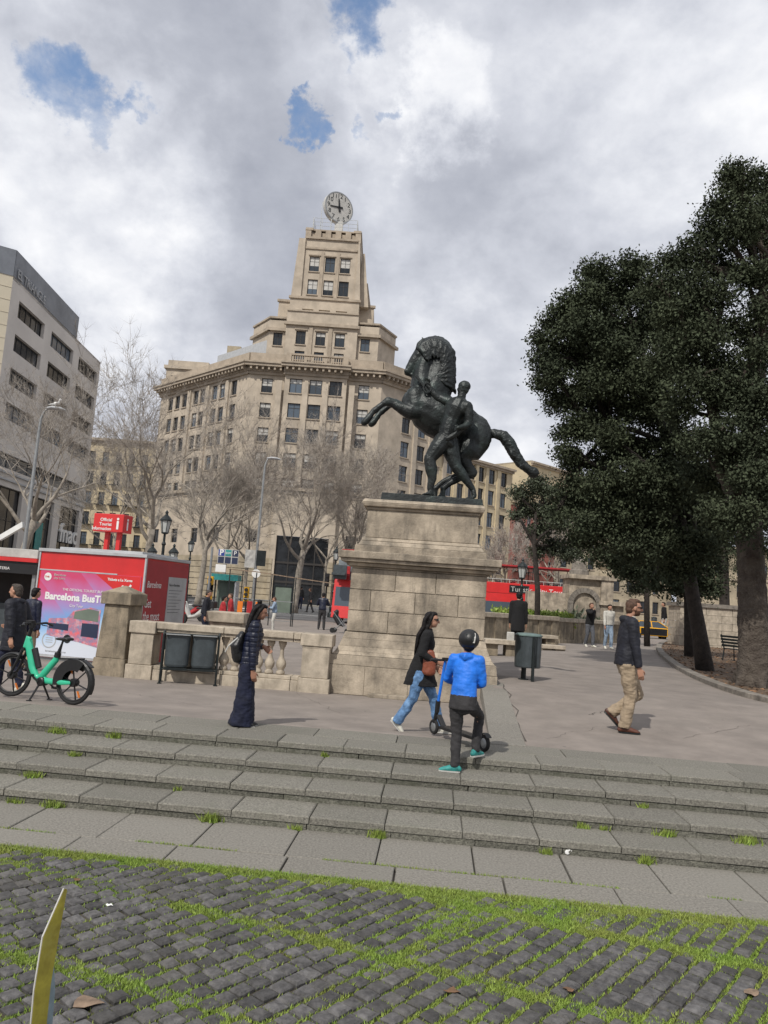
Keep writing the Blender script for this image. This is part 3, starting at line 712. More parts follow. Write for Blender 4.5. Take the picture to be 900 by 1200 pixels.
# cornices
co = MB()
segs = [(E2, A2), (A2, B1), (B2, C2), (C1_, D2), (D2, F2)]
for a, b in segs:
    e = .0
    strip(co, a, b, ZC - .55, ZC - .1, .35, 0, .2, .2); strip(co, a, b, ZC + .55, ZC + 1.0, 1.5, .5, .55, .55); strip(co, a, b, ZC + 1.0, ZC + 1.25, 1.7, .5, .6, .6)
    strip(co, a, b, ZC - .1, ZC + .55, .55, .5, .2, .2)
    sc2 = MB(); strip(sc2, a, b, ZG + 1.2, ZG + 1.7, .5, 0, .2, .2); sc2.build('string_course', M['fac2'], root, world=True)
    Lg = (b - a).length; t = (b - a).normalized(); n = Vector((t.y, -t.x)); k = .4
    while k < Lg:
        q = a + t * k
        co.hexa([Vector((v.x, v.y, z)) for z in (ZC + .05, ZC + .548) for v in (q - t * .16 + n * 1.32, q + t * .16 + n * 1.32, q + t * .16 + n * .5, q - t * .16 + n * .5)])
        k += .95
co.build('cornice', M['fac2'], root, world=True)
# parapet above the cornice
pr = MB()
zp = ZC + 1.25; hp = 1.7
for a, b in [(E2, A2), (A2, B1), (C1_, D2), (D2, F2)]: strip(pr, a, b, zp, zp + hp, .35, .3)
strip(pr, B2, Vector((xB + .8, D - 1)), zp, zp + hp, .45, .3); strip(pr, Vector((xC - .8, D - 1)), C2, zp, zp + hp, .45, .3)
strip(pr, Vector((xB + .8, D - 1)), Vector((xC - .8, D - 1)), zp + hp - .28, zp + hp, .4, .2); strip(pr, Vector((xB + .8, D - 1)), Vector((xC - .8, D - 1)), zp, zp + .25, .4, .2)
k = xB + 1.0
while k < xC - .9: pr.box(k, k + .14, D - 1.3, D - 1.1, zp + .25, zp + hp - .28); k += .36
pr.build('parapet', M['fac2'], root, world=True)
# attic block
D3 = 122.6
def xl(cx, cy, Y): return XZ(*c1(cx, cy), Y)
ax = [xl(x, 740, D3)[0] for x in (132, 205, 520, 614)]
zt0 = xl(205, 652, D3)[1]; zt1 = xl(360, 632, D3)[1]; zb0 = ZC
at = MB(); AW = []
La = Vector((ax[0], D3)); Lb = Vector((ax[1], D3)); Ca = Vector((ax[1], D3 - .7)); Cb = Vector((ax[2], D3 - .7)); Ra = Vector((ax[2], D3)); Rb = Vector((ax[3], D3))
Lx = Vector((xl(62, 740, 128)[0], 128)); Rx = Vector((xl(688, 760, 128)[0], 128))
def af(p0, p1, z1, centers, ww, wh):
    hs = [(u - ww / 2, u + ww / 2, z - hh / 2, z + hh / 2) for u, z, hh in centers]
    facade(at, p0, p1, zb0, z1, hs, .3)
    for h in hs: AW.append((p0, p1, h))
u1 = [hitplane(*c1(x, y), Ca, Vector((1, 0))) for x, y in ((271, 735), (358, 740), (443, 746))]
u2 = [hitplane(*c1(x, y), Ca, Vector((1, 0))) for x, y in ((265, 812), (350, 820), (437, 827))]
af(Ca, Cb, zt1, [(u, u1[1][1], 2.3) for u, z in u1] + [(u, u2[1][1] + .1, 1.5) for u, z in u2], 1.6, 0)
ul = hitplane(*c1(170, 740), La, Vector((1, 0))); af(La, Lb, zt0, [(ul[0], ul[1], 2.2)], 1.5, 0)
ur = hitplane(*c1(554, 768), Ra, Vector((1, 0))); af(Ra, Rb, zt0, [(ur[0], ur[1], 2.2)], 1.5, 0)
facade(at, Lx, La, zb0, zt0, []); facade(at, Rb, Rx, zb0, zt0, [])
for xx in (ax[1], ax[2]): at.box(xx - .01, xx + .01, D3 - .7, D3, zb0, zt1)
at.prism([Vector((p.x, p.y, zt0 - .3)) for p in (Lx, La, Rb, Rx, Vector((Rx.x - 2, 140)), Vector((Lx.x + 2, 140)))], (0, 0, .2))
at.box(ax[1], ax[2], D3 - .6, D3 + 5, zt0, zt1 - .02)
at.build('attic_wall', M['fac'], root, world=True)
for p0, p1, h in AW: window(root, p0, p1, h, .3, (2, 2), True, blind=rw.choice([0, .3]))
am = MB()
for a, b in ((Lx, La), (La, Lb), (Ra, Rb), (Rb, Rx)): strip(am, a, b, zt0 - 2.2, zt0 - 1.7, .5, 0, .3, .3); strip(am, a, b, zt0 - .0, zt0 + .3, .2, .3, .1, .1)
strip(am, Ca, Cb, zt1 - 2.4, zt1 - 1.9, .45, 0, .3, .3); strip(am, Ca, Cb, zt1, zt1 + .25, .2, .3)
for u, z in u1: pil(am, Ca, Cb, u - 1.05, u + 1.05, u1[1][1] + 1.3, u1[1][1] + 1.5, .18)
for u in ((u1[0][0] + u1[1][0]) / 2, (u1[1][0] + u1[2][0]) / 2): pil(am, Ca, Cb, u - .3, u + .3, zp + hp, zt1 - 2.5, .2)
am.build('moulding', M['fac2'], root, world=True)
# tower base and tower
D4 = 125.5
tb = MB()
xb0, zb1 = xl(176, 575, D4 + 2.5); xb1_ = xl(594, 600, D4 + 2.5)[0]; tb.box(xb0, xb1_, D4 + 2.5, D4 + 13, zt0 - .3, zb1)
xm0, zm1 = xl(228, 560, D4); xm1 = xl(530, 575, D4)[0]
ztw = xl(400, 304, D4)[1]; xt0 = xl(266, 305, D4)[0]; xt1 = xl(540, 330, D4)[0]
ztb = xl(380, 575, D4)[1]
slots = [hitplane(*c1(x, y), Vector((xm0, D4 - .5)), Vector((1, 0)))[0] for x, y in ((302, 615), (375, 620), (450, 626))]
zs_ = xl(375, 620, D4 - .5)[1]
facade(tb, Vector((xm0, D4 - .5)), Vector((xm1, D4 - .5)), zt0 - .5, ztb, [(u - .95, u + .95, zs_ - .28, zs_ + .28) for u in slots], .5)
tb.box(xm0, xm1, D4 + .1, D4 + 10, zt0 - .5, ztb + .01)
for xx in (xm0, xm1): tb.box(xx - .005, xx + .005, D4 - .5, D4 + .1, zt0 - .5, ztb)
# tapering shaft
tc0 = [Vector((xm0 + .1, D4)), Vector((xm1 - .1, D4)), Vector((xm1 + 1.6, D4 + 2.2)), Vector((xm1 + 1.6, D4 + 9)), Vector((xm0 - .0, D4 + 9))]
u0w = [hitplane(*c1(x, y), Vector((xm0, D4)), Vector((1, 0))) for x, y in ((332, 410), (401, 415), (467, 421))]
u1w = [hitplane(*c1(x, y), Vector((xm0, D4)), Vector((1, 0))) for x, y in ((322, 512), (391, 516), (459, 522))]
um = [(a[0] + b[0]) / 2 for a, b in zip(u0w, u1w)]
za, zb_ = u0w[1][1], u1w[1][1]
TW = []
hs = [(u - .85, u + .85, z - 1.35, z + 1.35) for u in um for z in (za, zb_)]
xc0 = xm0 + 1.5
ww_ = xt1 - xt0
facade(tb, Vector((xc0, D4)), Vector((xm1 - .6, D4)), ztb, ztw, [(a - 1.5, b - 1.5, c, d) for a, b, c, d in hs], .35)
TW = [(Vector((xc0, D4)), Vector((xm1 - .6, D4)), (a - 1.5, b - 1.5, c, d)) for a, b, c, d in hs]
tb.hexa([Vector(q) for q in ((xm0, D4 + .36, ztb), (xm1, D4 + .36, ztb), (xm1, D4 + 9.5, ztb), (xm0, D4 + 9.5, ztb), (xt0 + .3, D4 + .36, ztw), (xt1 - .2, D4 + .36, ztw), (xt1 - .2, D4 + 9, ztw), (xt0 + .3, D4 + 9, ztw))])
# corner piers, battered
def pier(x0, x1, x2, x3, y0, y1, z0, z1): tb.hexa([Vector(q) for q in ((x0, y0, z0), (x1, y0, z0), (x1, y1, z0), (x0, y1, z0), (x2, y0, z1), (x3, y0, z1), (x3, y1, z1), (x2, y1, z1))])
pier(xm0 - .0, xc0 + .2, xt0, xc0 + .2, D4 - .35, D4 + 2.2, ztb, ztw - .2); pier(xm1 - .9, xm1 + .1, xm1 - .9, xt1 - .3, D4 - .35, D4 + 2.2, ztb, ztw - .2)
pier(xm1, xm1 + 1.5, xm1 - .3, xt1 + .6, D4 + 1.2, D4 + 8, ztb, ztw - 1.5)
pier(xm1 + .5, xm1 + 2.0, xm1 + .5, xt1 + 1.4, D4 + 3, D4 + 8, ztb, ztw - 6)
tb.build('tower_wall', M['fac'], root, world=True)
for p0, p1, h in TW: window(root, p0, p1, h, .3, (2, 2), True, blind=rw.choice([0, .6]))
tm = MB()
strip(tm, Vector((xm0, D4 - .5)), Vector((xm1, D4 - .5)), ztb, ztb + .4, .25, .3, .25, .25)
strip(tm, Vector((xb0, D4 + 2.5)), Vector((xb1_, D4 + 2.5)), zb1, zb1 + .4, .25, .3, .25, .25)
for u, in [(q,) for q in um]: pil(tm, Vector((xm0, D4)), Vector((xm1, D4)), u - 1.05, u + 1.05, za + 1.45, za + 1.65, .18)
for u in ((um[0] + um[1]) / 2, (um[1] + um[2]) / 2): pil(tm, Vector((xm0, D4)), Vector((xm1, D4)), u - .28, u + .28, ztb + .6, za + 2.2, .16)
strip(tm, Vector((xc0 + .2, D4)), Vector((xm1 - 1, D4)), za + 2.6, za + 2.95, .2); strip(tm, Vector((xc0 + .2, D4)), Vector((xm1 - 1, D4)), ztw - .1, ztw + .25, .3, .2)
tm.build('tower_moulding', M['fac2'], root, world=True)
# crenellated crown of the tower
cn = MB(); xk0 = xl(292, 285, D4)[0]; xk1 = xl(536, 300, D4)[0]; zk = xl(400, 258, D4)[1]
cn.box(xk0, xk1, D4 + .5, D4 + 8.5, ztw - .1, zk - .55)
cn.box(xk0 - .1, xk1 + .1, D4 + .3, D4 + 8.6, zk - .25, zk)
k = 0
while k < 6: x = xk0 + (xk1 - xk0 - .95) * k / 5; cn.box(x, x + .95, D4 + .12, D4 + .499, ztw - .1, zk - .26); k += 1
cn.box(xk0, xk0 + 1.3, D4 + .05, D4 + 3, zk - .3, zk + .12); cn.box(xk1 - 1.3, xk1, D4 + .05, D4 + 3, zk - .3, zk + .12)
cn.build('tower_crown', M['fac2'], root, world=True)
rl = MB(); xr0 = xl(325, 240, D4)[0]; xr1 = xl(518, 262, D4)[0]
for z in (.8, 1.5, 2.2):
    for yy in (D4 + .6, D4 + 8): rl.bar((xr0, yy, zk + z), (xr1, yy, zk + z), .05)
    for xx in (xr0, xr1): rl.bar((xx, D4 + .6, zk + z), (xx, D4 + 8, zk + z), .05)
for k in range(6): x = xr0 + (xr1 - xr0) * k / 5; rl.bar((x, D4 + .6, zk - 1.8 if k in (0, 2, 5) else zk), (x, D4 + .6, zk + 2.2), .07 if k not in (0, 2, 5) else .14); rl.bar((x, D4 + 8, zk), (x, D4 + 8, zk + 2.2), .07)
xa_ = xl(355, 250, D4)[0]; rl.bar((xa_, D4 + 1, zk), (xa_ , D4 + 1, zk + 5.4), .1)
rl.build('roof_railing', M['metal'], root, world=True)
# the clock
cx, cz = xl(440, 163, D4 + 3); TK = R(33)
ck = empty('clock', (0, 0, 0)); ck.parent = root
nrm = Vector((math.sin(TK), -math.cos(TK), 0)); Xc = Vector((math.cos(TK), math.sin(TK), 0)); RC = 148 / 3.75 / 900 * (D4 + 3) / 2
cc0 = Vector((cx, D4 + 3, cz)) - root.location
bpy.data.objects.remove(ck)
T = Matrix(((Xc.x, 0, -nrm.x, 0), (Xc.y, 0, -nrm.y, 0), (0, 1, 0, 0), (0, 0, 0, 1)))  # local z = -normal
dr = MB(); dr.lathe([(RC * .97, -.05), (RC, 0), (RC, .75), (RC * .9, .8)], 48, cc0, T)
clock = dr.build('clock', M['offw'], root)
fc = MB(); fc.lathe([(RC * .93, -.09), (RC * .93, -.051)], 48, cc0, T); fc.build('clock_face', M['offw'], clock)
rm = MB(); rm.lathe([(RC * .93, -.12), (RC, -.12), (RC, -.06), (RC * .93, -.06), (RC * .93, -.12)], 48, cc0, T, cap=False); rm.build('rim', M['metal'], clock)
up = Vector((0, 0, 1))
def cp(r, ang, off=.13): return cc0 + (Xc * math.sin(ang) + up * math.cos(ang)) * r + nrm * off
hd = MB(); hd.bar(cp(-RC * .26, R(-102)), cp(RC * .62, R(-102)), .05, .22, up=Xc * 1 + up); hd = MB()
def hand(ang, r0, r1, wd):
    dv = (Xc * math.sin(ang) + up * math.cos(ang)); sv = nrm.cross(dv)
    m_ = MB(); a = cc0 + dv * r0 + nrm * .14; b = cc0 + dv * r1 + nrm * .14
    m_.prism([a - sv * wd / 2, b - sv * wd / 4, b + sv * wd / 4, a + sv * wd / 2], nrm * .05); return m_
hand(R(-98), -RC * .24, RC * .66, .36).build('minute_hand', M['black'], clock)
hand(R(-8), -RC * .3, RC * .56, .42).build('hour_hand', M['black'], clock)
nm = []
for k in range(12):
    a = R(30 * (k + 1)); q = cc0 + (Xc * math.sin(a) + up * math.cos(a)) * RC * .76 + nrm * .095
    s_ = ['1', '2', '3', '4', '5', '6', '7', '8', '9', '10', '11', '12'][k]
    put_text(s_, 1.12, M['iron'], clock, q - up * .4, Xc, up, 'numeral', .02, 'CENTER', bold=.0)
sp = MB(); sp.lathe([(1.1, 0), (1.1, .3), (.7, .5), (.6, 1.0)], 16, Vector((cx + .3, D4 + 3.4, zk)) - root.location); 
cz0 = cz - RC
sp.box(cx - .5 - root.location.x, cx + .9 - root.location.x, D4 + 2.9 - D, D4 + 4 - D, zk, cz0 + .25)
sp.build('clock_stand', M['offw'], clock)
# left roof turret and pale plant box
tu = MB(); q0 = hitplane(193, 430, E2, Vector((1, 0))); 
xx0, zz0 = XZ(195, 424, E2.y); xx1 = XZ(224, 424, E2.y)[0]
tu.box(xx0, xx0 + 8, E2.y + .5, E2.y + 9, ZC, zz0 - 1.1); tu.box(xx0 - .4, xx0 + 8.4, E2.y + .1, E2.y + 9.4, zz0 - 1.1, zz0 - .5); tu.box(xx0 + .2, xx0 + 7.8, E2.y + .6, E2.y + 9, zz0 - .5, zz0 + .6)
tu.cm = 1; tu.box(xx0 + 1.0, xx0 + 2.1, E2.y + .44, E2.y + .49, zz0 - 4.6, zz0 - 2.4)
tu.build('roof_turret', [M['fac'], M['frame']], root, world=True)
# plant box runs parallel to the left wing
nL = Vector((-tL.y, tL.x)); bx = MB(); i_ = Vector((tL.y, -tL.x)) * -1
inw = Vector((math.cos(R(44.5)), math.sin(R(44.5)))) 
a_ = A2 + tL * 1.0 + inw * 3.5; b_ = A2 + tL * (LL * .56) + inw * 3.5
zbt = ZC + 6.3
bx.hexa([Vector((v.x, v.y, z)) for z in (ZC, zbt) for v in (b_, a_, a_ + inw * 5, b_ + inw * 5)])
bx.build('roof_plant_box', M['lgrey'], root, world=True)
c_ = A2 + tL * (LL * .45) + inw * 5
bx = MB(); bx.box(c_.x - 1.2, c_.x + 1.2, c_.y - 1, c_.y + 1, zbt, zbt + 1.3); bx.build('chimney', M['creamd'], root, world=True)
def simple_building(name, label, p0, p1, H, cols, wz, wall_m, ww=1.3, wh=2.2, mf='frame', mg='glass', deep=12, cornice=True, group=None, shut=None, balc=False, z0=0, trim='fac2', pils=False):
    p0 = Vector(p0); p1 = Vector(p1); t = (p1 - p0).normalized(); n = Vector((t.y, -t.x)); Lg = (p1 - p0).length
    rt = empty(name, ((p0.x + p1.x) / 2, (p0.y + p1.y) / 2, z0), 0, label, 'building', group)
    hs = [(c - ww / 2, c + ww / 2, z - wh / 2, z + wh / 2) for c in cols for z in wz]
    m_ = MB(); facade(m_, p0, p1, z0, H, hs, .3)
    b0 = p0 - n * deep; b1 = p1 - n * deep
    m_.quad(Vector((b0.x, b0.y, z0)), Vector((p0.x, p0.y, z0)), Vector((p0.x, p0.y, H)), Vector((b0.x, b0.y, H)))
    m_.quad(Vector((p1.x, p1.y, z0)), Vector((b1.x, b1.y, z0)), Vector((b1.x, b1.y, H)), Vector((p1.x, p1.y, H)))
    m_.build('wall', wall_m, rt, world=True)
    r_ = MB(); q = [p0, p1, b1, b0]; r_.prism([Vector((v.x, v.y, H - .02)) for v in q], (0, 0, .35)); r_.build('roof', M['creamd'], rt, world=True)
    if cornice:
        c_ = MB(); strip(c_, p0, p1, H - .7, H - .3, .4, 0, .1, .1); strip(c_, p0, p1, H - .3, H + .1, .8, 0, .2, .2)
        sc2 = MB(); strip(sc2, p0, p1, wz[-1] - wh / 2 - .9, wz[-1] - wh / 2 - .6, .25); sc2.build('string_course', M[trim], rt, world=True)
        if pils:
            cs = sorted(cols)
            for i in range(len(cs) - 1): p_ = MB(); pil(p_, p0, p1, (cs[i] + cs[i + 1]) / 2 - .4, (cs[i] + cs[i + 1]) / 2 + .4, 5, H - .71, .22); p_.build('pilaster', wall_m, rt, world=True)
        c_.build('cornice', M[trim], rt, world=True)
    for h in hs: window(rt, p0, p1, h, .3, (2, 2), True, mf=mf, mg=mg)
    if balc:
        for z in wz:
            b_ = MB(); 
            for c in cols:
                pil(b_, p0, p1, c - 1.0, c + 1.0, z - wh / 2 - .2, z - wh / 2 - .05, .9)
                for k in range(9): pil(b_, p0, p1, c - .98 + k * .24, c - .95 + k * .24, z - wh / 2 - .05, z - wh / 2 + .9, .88, -.84)
                pil(b_, p0, p1, c - 1.0, c + 1.0, z - wh / 2 + .9, z - wh / 2 + .95, .9, -.83)
            b_.build('balcony', M['iron'], rt, world=True)
    return rt
# right neighbours along the receding street line
def tRp(px, py=600): u, z = hitplane(px, py, D2, tR); return u, z
uE, zE1 = tRp(601, 551); uS = uR + .05; _, zS = tRp(556, 540)
cols = [tRp(px, 660)[0] - uS for px in (520, 534, 547, 558, 571, 585.5)]
zr_ = [tRp(572, y)[1] for y in (558, 583, 609, 636, 663)]
simple_building('apartment_building', 'cream stone block with tall windows directly behind the bronze horse tail', D2 + tR * uS, D2 + tR * uE, (zE1 + zS) / 2, cols, zr_, M['cream'], 1.7, 2.7, pils=True, deep=10)
u0, u1e = uE + .1, tRp(652, 600)[0]; cols = [u0 * 0 + (u1e - u0) * k / 4 + 2.2 for k in range(4)]
zt = tRp(601, 578)[1]
simple_building('apartment_building', 'narrow red rendered house with shutters and balconies beyond the cream block', D2 + tR * u0, D2 + tR * u1e, zt - 1.5, cols, [zt - 5 - 4.1 * k for k in range(5)], M['redren'], 1.3, 2.6, mf='offw', balc=True, deep=12, trim='creamd')
simple_building('apartment_building', 'sunlit cream upper storeys rising behind the red house', D2 + tR * (u0 - 4) + Vector((10, 22)), D2 + tR * (u1e + 8) + Vector((10, 22)), tRp(630, 552)[1] + 4.5, [4, 9, 14, 19], [zt + 1, zt - 3], M['cream'], 1.4, 2.4, deep=10)
p0 = D2 + tR * (u1e + .2); p1 = p0 + Vector((26, 6)); 
simple_building('apartment_building', 'grey stone block with dark windows behind the fountain pavilion', p0, p1, 22, [2 + 3 * k for k in range(8)], [4 + 4 * k for k in range(5)], M['creamd'], 1.4, 2.4, deep=12)
simple_building('apartment_building', 'low beige block glimpsed between the dark tree trunks at far right', (p1.x + .5, p1.y - 4), (p1.x + 48, p1.y - 18), 17, [3 + 4 * k for k in range(11)], [4, 8.4, 12.6], M['creamd'], 1.5, 2.4, deep=12)
# left: cream block between the pale store and the clock building
x0, z0_ = XZ(100, 506, 150); x1, z1_ = XZ(192, 528, 150)
zz = (z0_ + z1_) / 2
simple_building('apartment_building', 'cream apartment block behind the bare tree between the pale store and the clock building', (x0, 150), (x1 + 4, 150), zz, [2 + 2.6 * k for k in range(int((x1 + 2 - x0) / 2.6))], [zz - 3.6 - 4 * k for k in range(5)], M['cream'], 1.2, 2.4, deep=12, balc=True)
# ============================================================ pale store on the left
tS = Vector((-.052, 1)).normalized(); q = P(118, 425, 98); pF = Vector((q.x, q.y))
uN, zN = hitplane(15, 328, pF, tS); uF = 0
pN = pF + tS * uN; Ls = -uN; HS = q.z
hp_ = lambda px, py: hitplane(px, py, pN, tS)
c2 = lambda x, y: (x / 3.3333, 280 + y / 3.3333)
rt = empty('department_store', (pN.x, pN.y, 0), 0, 'pale clad department store with long dark strip windows at the left edge', 'building')
# window rows from column 2 and 3
colsS = []
for (xa, ya, xb_2, yb2) in ((70, 290, 172, 365), (198, 400, 285, 460), (306, 490, 379, 535)):
    ua = hp_(*c2(xa, ya))[0]; ub = hp_(*c2(xb_2, yb2))[0]; colsS.append((ua, ub))
zrow = [hp_(*c2(240, y))[1] for y in (425, 535, 660, 790)]
st_ = (zrow[0] - zrow[3]) / 3; zrow = [zrow[0] - st_ * k for k in range(4)]
hs = [(a, b, z - st_ * .25, z + st_ * .25) for a, b in colsS for z in zrow]
zband = hp_(*c2(225, 950))[1]; zb2 = zband
hs2 = [(colsS[0][0], Ls - 2.5, zb2 - st_ * .2, zb2 + st_ * .22)]
zdoor = hp_(*c2(270, 1050))[1]
dcols = []
for xa, xb_2 in ((-40, 76), (114, 205), (232, 306)):
    dcols.append((max(.4, hp_(*c2(xa, 1090))[0]), hp_(*c2(xb_2, 1100))[0]))
hs3 = [(a, b, .02, zdoor) for a, b in dcols]
m_ = MB(); facade(m_, pN, pF, 0, HS, hs + hs2 + hs3, .45)
m_.prism([Vector((v.x, v.y, HS - .3)) for v in (pN, pF, pF + Vector((-25, 0)), pN + Vector((-25, 0)))], (0, 0, .28))
m_.quad(Vector((pF.x, pF.y, 0)), Vector((pF.x - 25, pF.y, 0)), Vector((pF.x - 25, pF.y, HS)), Vector((pF.x, pF.y, HS)))
m_.build('wall', M['white_b'], rt, world=True)
pL = pN + Vector((-14, -9))
m_ = MB(); facade(m_, pL, pN, 0, HS, [(2, 12, 1, 6)], .4)
k = 1.2
while k < HS - .5: strip(m_, pL, pN, k, k + .04, .03); k += 1.25
m_.build('corner_wall', M['beige_b'], rt, world=True)
m_ = MB(); strip(m_, pL, pN, 1, 6, -.38, .4); m_.build('shop_window', M['shop'], rt, world=True)
for h in hs: window(rt, pN, pF, h, .42, (5, 1), False)
for h in hs2: window(rt, pN, pF, h, .42, (9, 2), False)
for h in hs3: window(rt, pN, pF, h, .42, (3, 2), False, name='shop_window', mg='shop')
rb = MB(); uend = hp_(*c2(300, 375))[0]; zr0 = hp_(*c2(300, 375))[1]; zr1 = hp_(*c2(300, 345))[1]
zr1 = max(zr1, HS + 2.0); zh = hp_(*c2(50, 90))[1]
strip(rb, pN, pN + tS * uend, HS, zh - .9 if zh > HS + 2 else HS + 2.6, .05, 6); strip(rb, pL, pN, HS, zh - .9 if zh > HS + 2 else HS + 2.6, .05, 6)
rb.build('roof_storey', M['zinc'], rt, world=True)
nS = Vector((tS.y, -tS.x)); o_ = pN + tS * .6 + nS * .12
put_text('EL TRIANGLE', 1.25, M['lgrey'], rt, (o_.x - rt.location.x, o_.y - rt.location.y, HS + .15), (tS.x, tS.y, 0), (0, 0, 1), 'roof_lettering', .05, sx=.95)
ua = dcols[2]; o_ = pN + tS * (ua[0] + .2) + nS * .1; wtx = ua[1] - ua[0]
zf = hp_(78, 636)[1]
put_text('fnac', 3.1, M['white'], rt, (o_.x - rt.location.x, o_.y - rt.location.y, zf), (tS.x, tS.y, 0), (0, 0, 1), 'shop_lettering', .12, sx=wtx / 5.4, bold=.04)
m_ = MB(); o2 = pN + tS * (dcols[1][0] + 3); strip(m_, o2, o2 + tS * 1.8, 4.5, 7.5, -.3, .35); m_.build('poster', M['teal'], rt, world=True)
m_ = MB(); o2 = pN + tS * .8
put_text('FIT', 2.2, M['lgrey'], rt, (o2.x + nS.x * -.25 - rt.location.x, o2.y - rt.location.y, 5.2), (tS.x, tS.y, 0), (0, 0, 1), 'window_lettering', .02)
m_ = MB()
for z in (zdoor + .6, zb2 - st_ * .2 - .5): strip(m_, pN, pF, z, z + .18, .18)
m_.build('moulding', M['lgrey'], rt, world=True)
# ============================================================ fountain pavilion with the arch
q = G(668, 741); fy = 47.0
x0, _ = XZ(668, 700, fy); x1, _ = XZ(719, 700, fy); zt_ = XZ(690, 674, fy)[1]
rt = empty('fountain_pavilion', ((x0 + x1) / 2, fy, 0), 0, 'weathered stone fountain wall with a blind arch, ball finial and urn behind the couple', 'monument')
m_ = MB(); zmid = XZ(690, 703, fy)[1]
m_.box(x0, x1, fy + .3, fy + 2, 0, zt_ - .25); m_.box(x0 + (x1 - x0) * .72, x1, fy + .05, fy + .299, 0, zt_ - .25)
m_.box(x0 - .15, x1 + .15, fy - .05, fy + 2.1, zt_ - .25, zt_); m_.box(x0 + (x1 - x0) * .68, x1 + .9, fy - .1, fy + 2.2, zmid - .25, zmid)
m_.box(x1, x1 + .7, fy + .2, fy + 2, 0, zmid - .25); m_.box(x0 - 2.5, x0, fy + .4, fy + 1.2, 0, zmid + .3)
m_.build('wall', M['stone'], rt, world=True)
ar = MB(); axc = x0 + (x1 - x0) * .36; rA = (x1 - x0) * .27; za_ = zmid - .3
for k in range(13):
    a0 = math.pi * k / 13; a1 = math.pi * (k + .94) / 13
    ar.hexa([Vector((axc + math.cos(a) * r, y, za_ + math.sin(a) * r)) for y in (fy + .299, fy + .12) for a, r in ((a0, rA), (a0, rA + .3), (a1, rA + .3), (a1, rA))])
ar.box(axc - rA - .3, axc - rA, fy + .12, fy + .299, 0, za_); ar.box(axc + rA, axc + rA + .3, fy + .12, fy + .299, 0, za_)
ar.build('arch', M['kerb'], rt, world=True)
fi = MB(); fx = x0 + .75; fi.lathe([(.62, 0), (.6, .3), (.5, .35), (.42, .9), (.2, 1.2), (.16, 1.35)], 8, Vector((fx, fy + 1, zt_))); fi.ell((fx, fy + 1, zt_ + 1.62), .27)
fi.build('ball_finial', M['kerb'], rt, world=True, smooth=False)
ur_ = MB(); ux = x0 + (x1 - x0) * .88; ur_.lathe([(.35, 0), (.35, .25), (.2, .4), (.55, .9), (.7, 1.5), (.6, 1.75), (.72, 1.9)], 12, Vector((ux, fy + 1, zt_)))
for k in range(9): a = k * .7; ur_.ell((ux + math.cos(a) * .4, fy + 1 + math.sin(a) * .4, zt_ + 2.05), .22)
ur_.build('urn', M['creamd'], rt, world=True)
# pale stone plinth wall seen between the trunks on the right
x0, _ = XZ(797, 720, 44); x1, z1_ = XZ(848, 717, 44)
rt = empty('plinth_wall', ((x0 + x1) / 2, 44, 0), 0, 'pale coursed stone plinth wall between the dark tree trunks', 'wall')
m_ = MB()
for r_ in range(6):
    k = x0
    while k < x1 + 1.5: m_.box(k + .01, k + 1.18 + (.3 if r_ % 2 else 0), 44, 45.8, r_ * .42, r_ * .42 + .405); k += 1.2 + (.3 if r_ % 2 else 0)
m_.build('stone_courses', M['balu'], rt, world=True)
m_ = MB(); m_.box(x0 - .1, x1 + 2.1, 43.9, 45.9, 2.52, 2.75); m_.build('coping', M['kerb'], rt, world=True)
def rotz(a): return Matrix.Rotation(a, 4, 'Z')
# ============================================================ pedestal
PY = 14.2; PYAW = -PSI
pc = P(486, 790, PY + 1.05); pz = -.13
pxc = P(486.5, 700, PY).x + .08
ped = empty('pedestal', (pxc + .05, PY + 1.28, pz), PYAW, 'stepped sandstone pedestal carrying the rearing bronze horse', 'pedestal')
s_ = 13.7 / 900
def zpx(py, px=486): return P(px, py, PY).z - pz
def blocks(mb, w, d, z0, z1, nrow, ln, off=0, gap=.007, seed=0, prt=.012):
    rn = random.Random(seed); hh = (z1 - z0) / nrow
    mb.box(-w / 2 + prt, w / 2 - prt, -d / 2 + prt, d / 2 - prt, z0, z1)
    for r_ in range(nrow):
        za, zb = z0 + r_ * hh + gap, z0 + (r_ + 1) * hh
        for side in range(4):
            Ls_ = w if side % 2 == 0 else d; k = -Ls_ / 2; first = True
            T = rotz(side * math.pi / 2); dd = (d if side % 2 == 0 else w) / 2
            cuts = [k]; k += ln * (.5 if (r_ + off) % 2 else 1) * rn.uniform(.9, 1.05)
            while k < Ls_ / 2 - .25: cuts.append(k); k += ln * rn.uniform(.9, 1.1)
            cuts.append(Ls_ / 2)
            for a, b in zip(cuts, cuts[1:]):
                j = rn.uniform(-.003, .003)
                mb.box(a + gap / 2, b - gap / 2, -dd + j, -dd + prt + .003 + (0 if side % 2 == 0 else 0), za, zb, T)
W1, D1_ = 2.98, 2.5
# lower plinth
m_ = MB(); blocks(m_, W1, D1_, .0, .46, 1, .72, seed=1); m_.build('base_course', M['stone'], ped, bevel=.004)
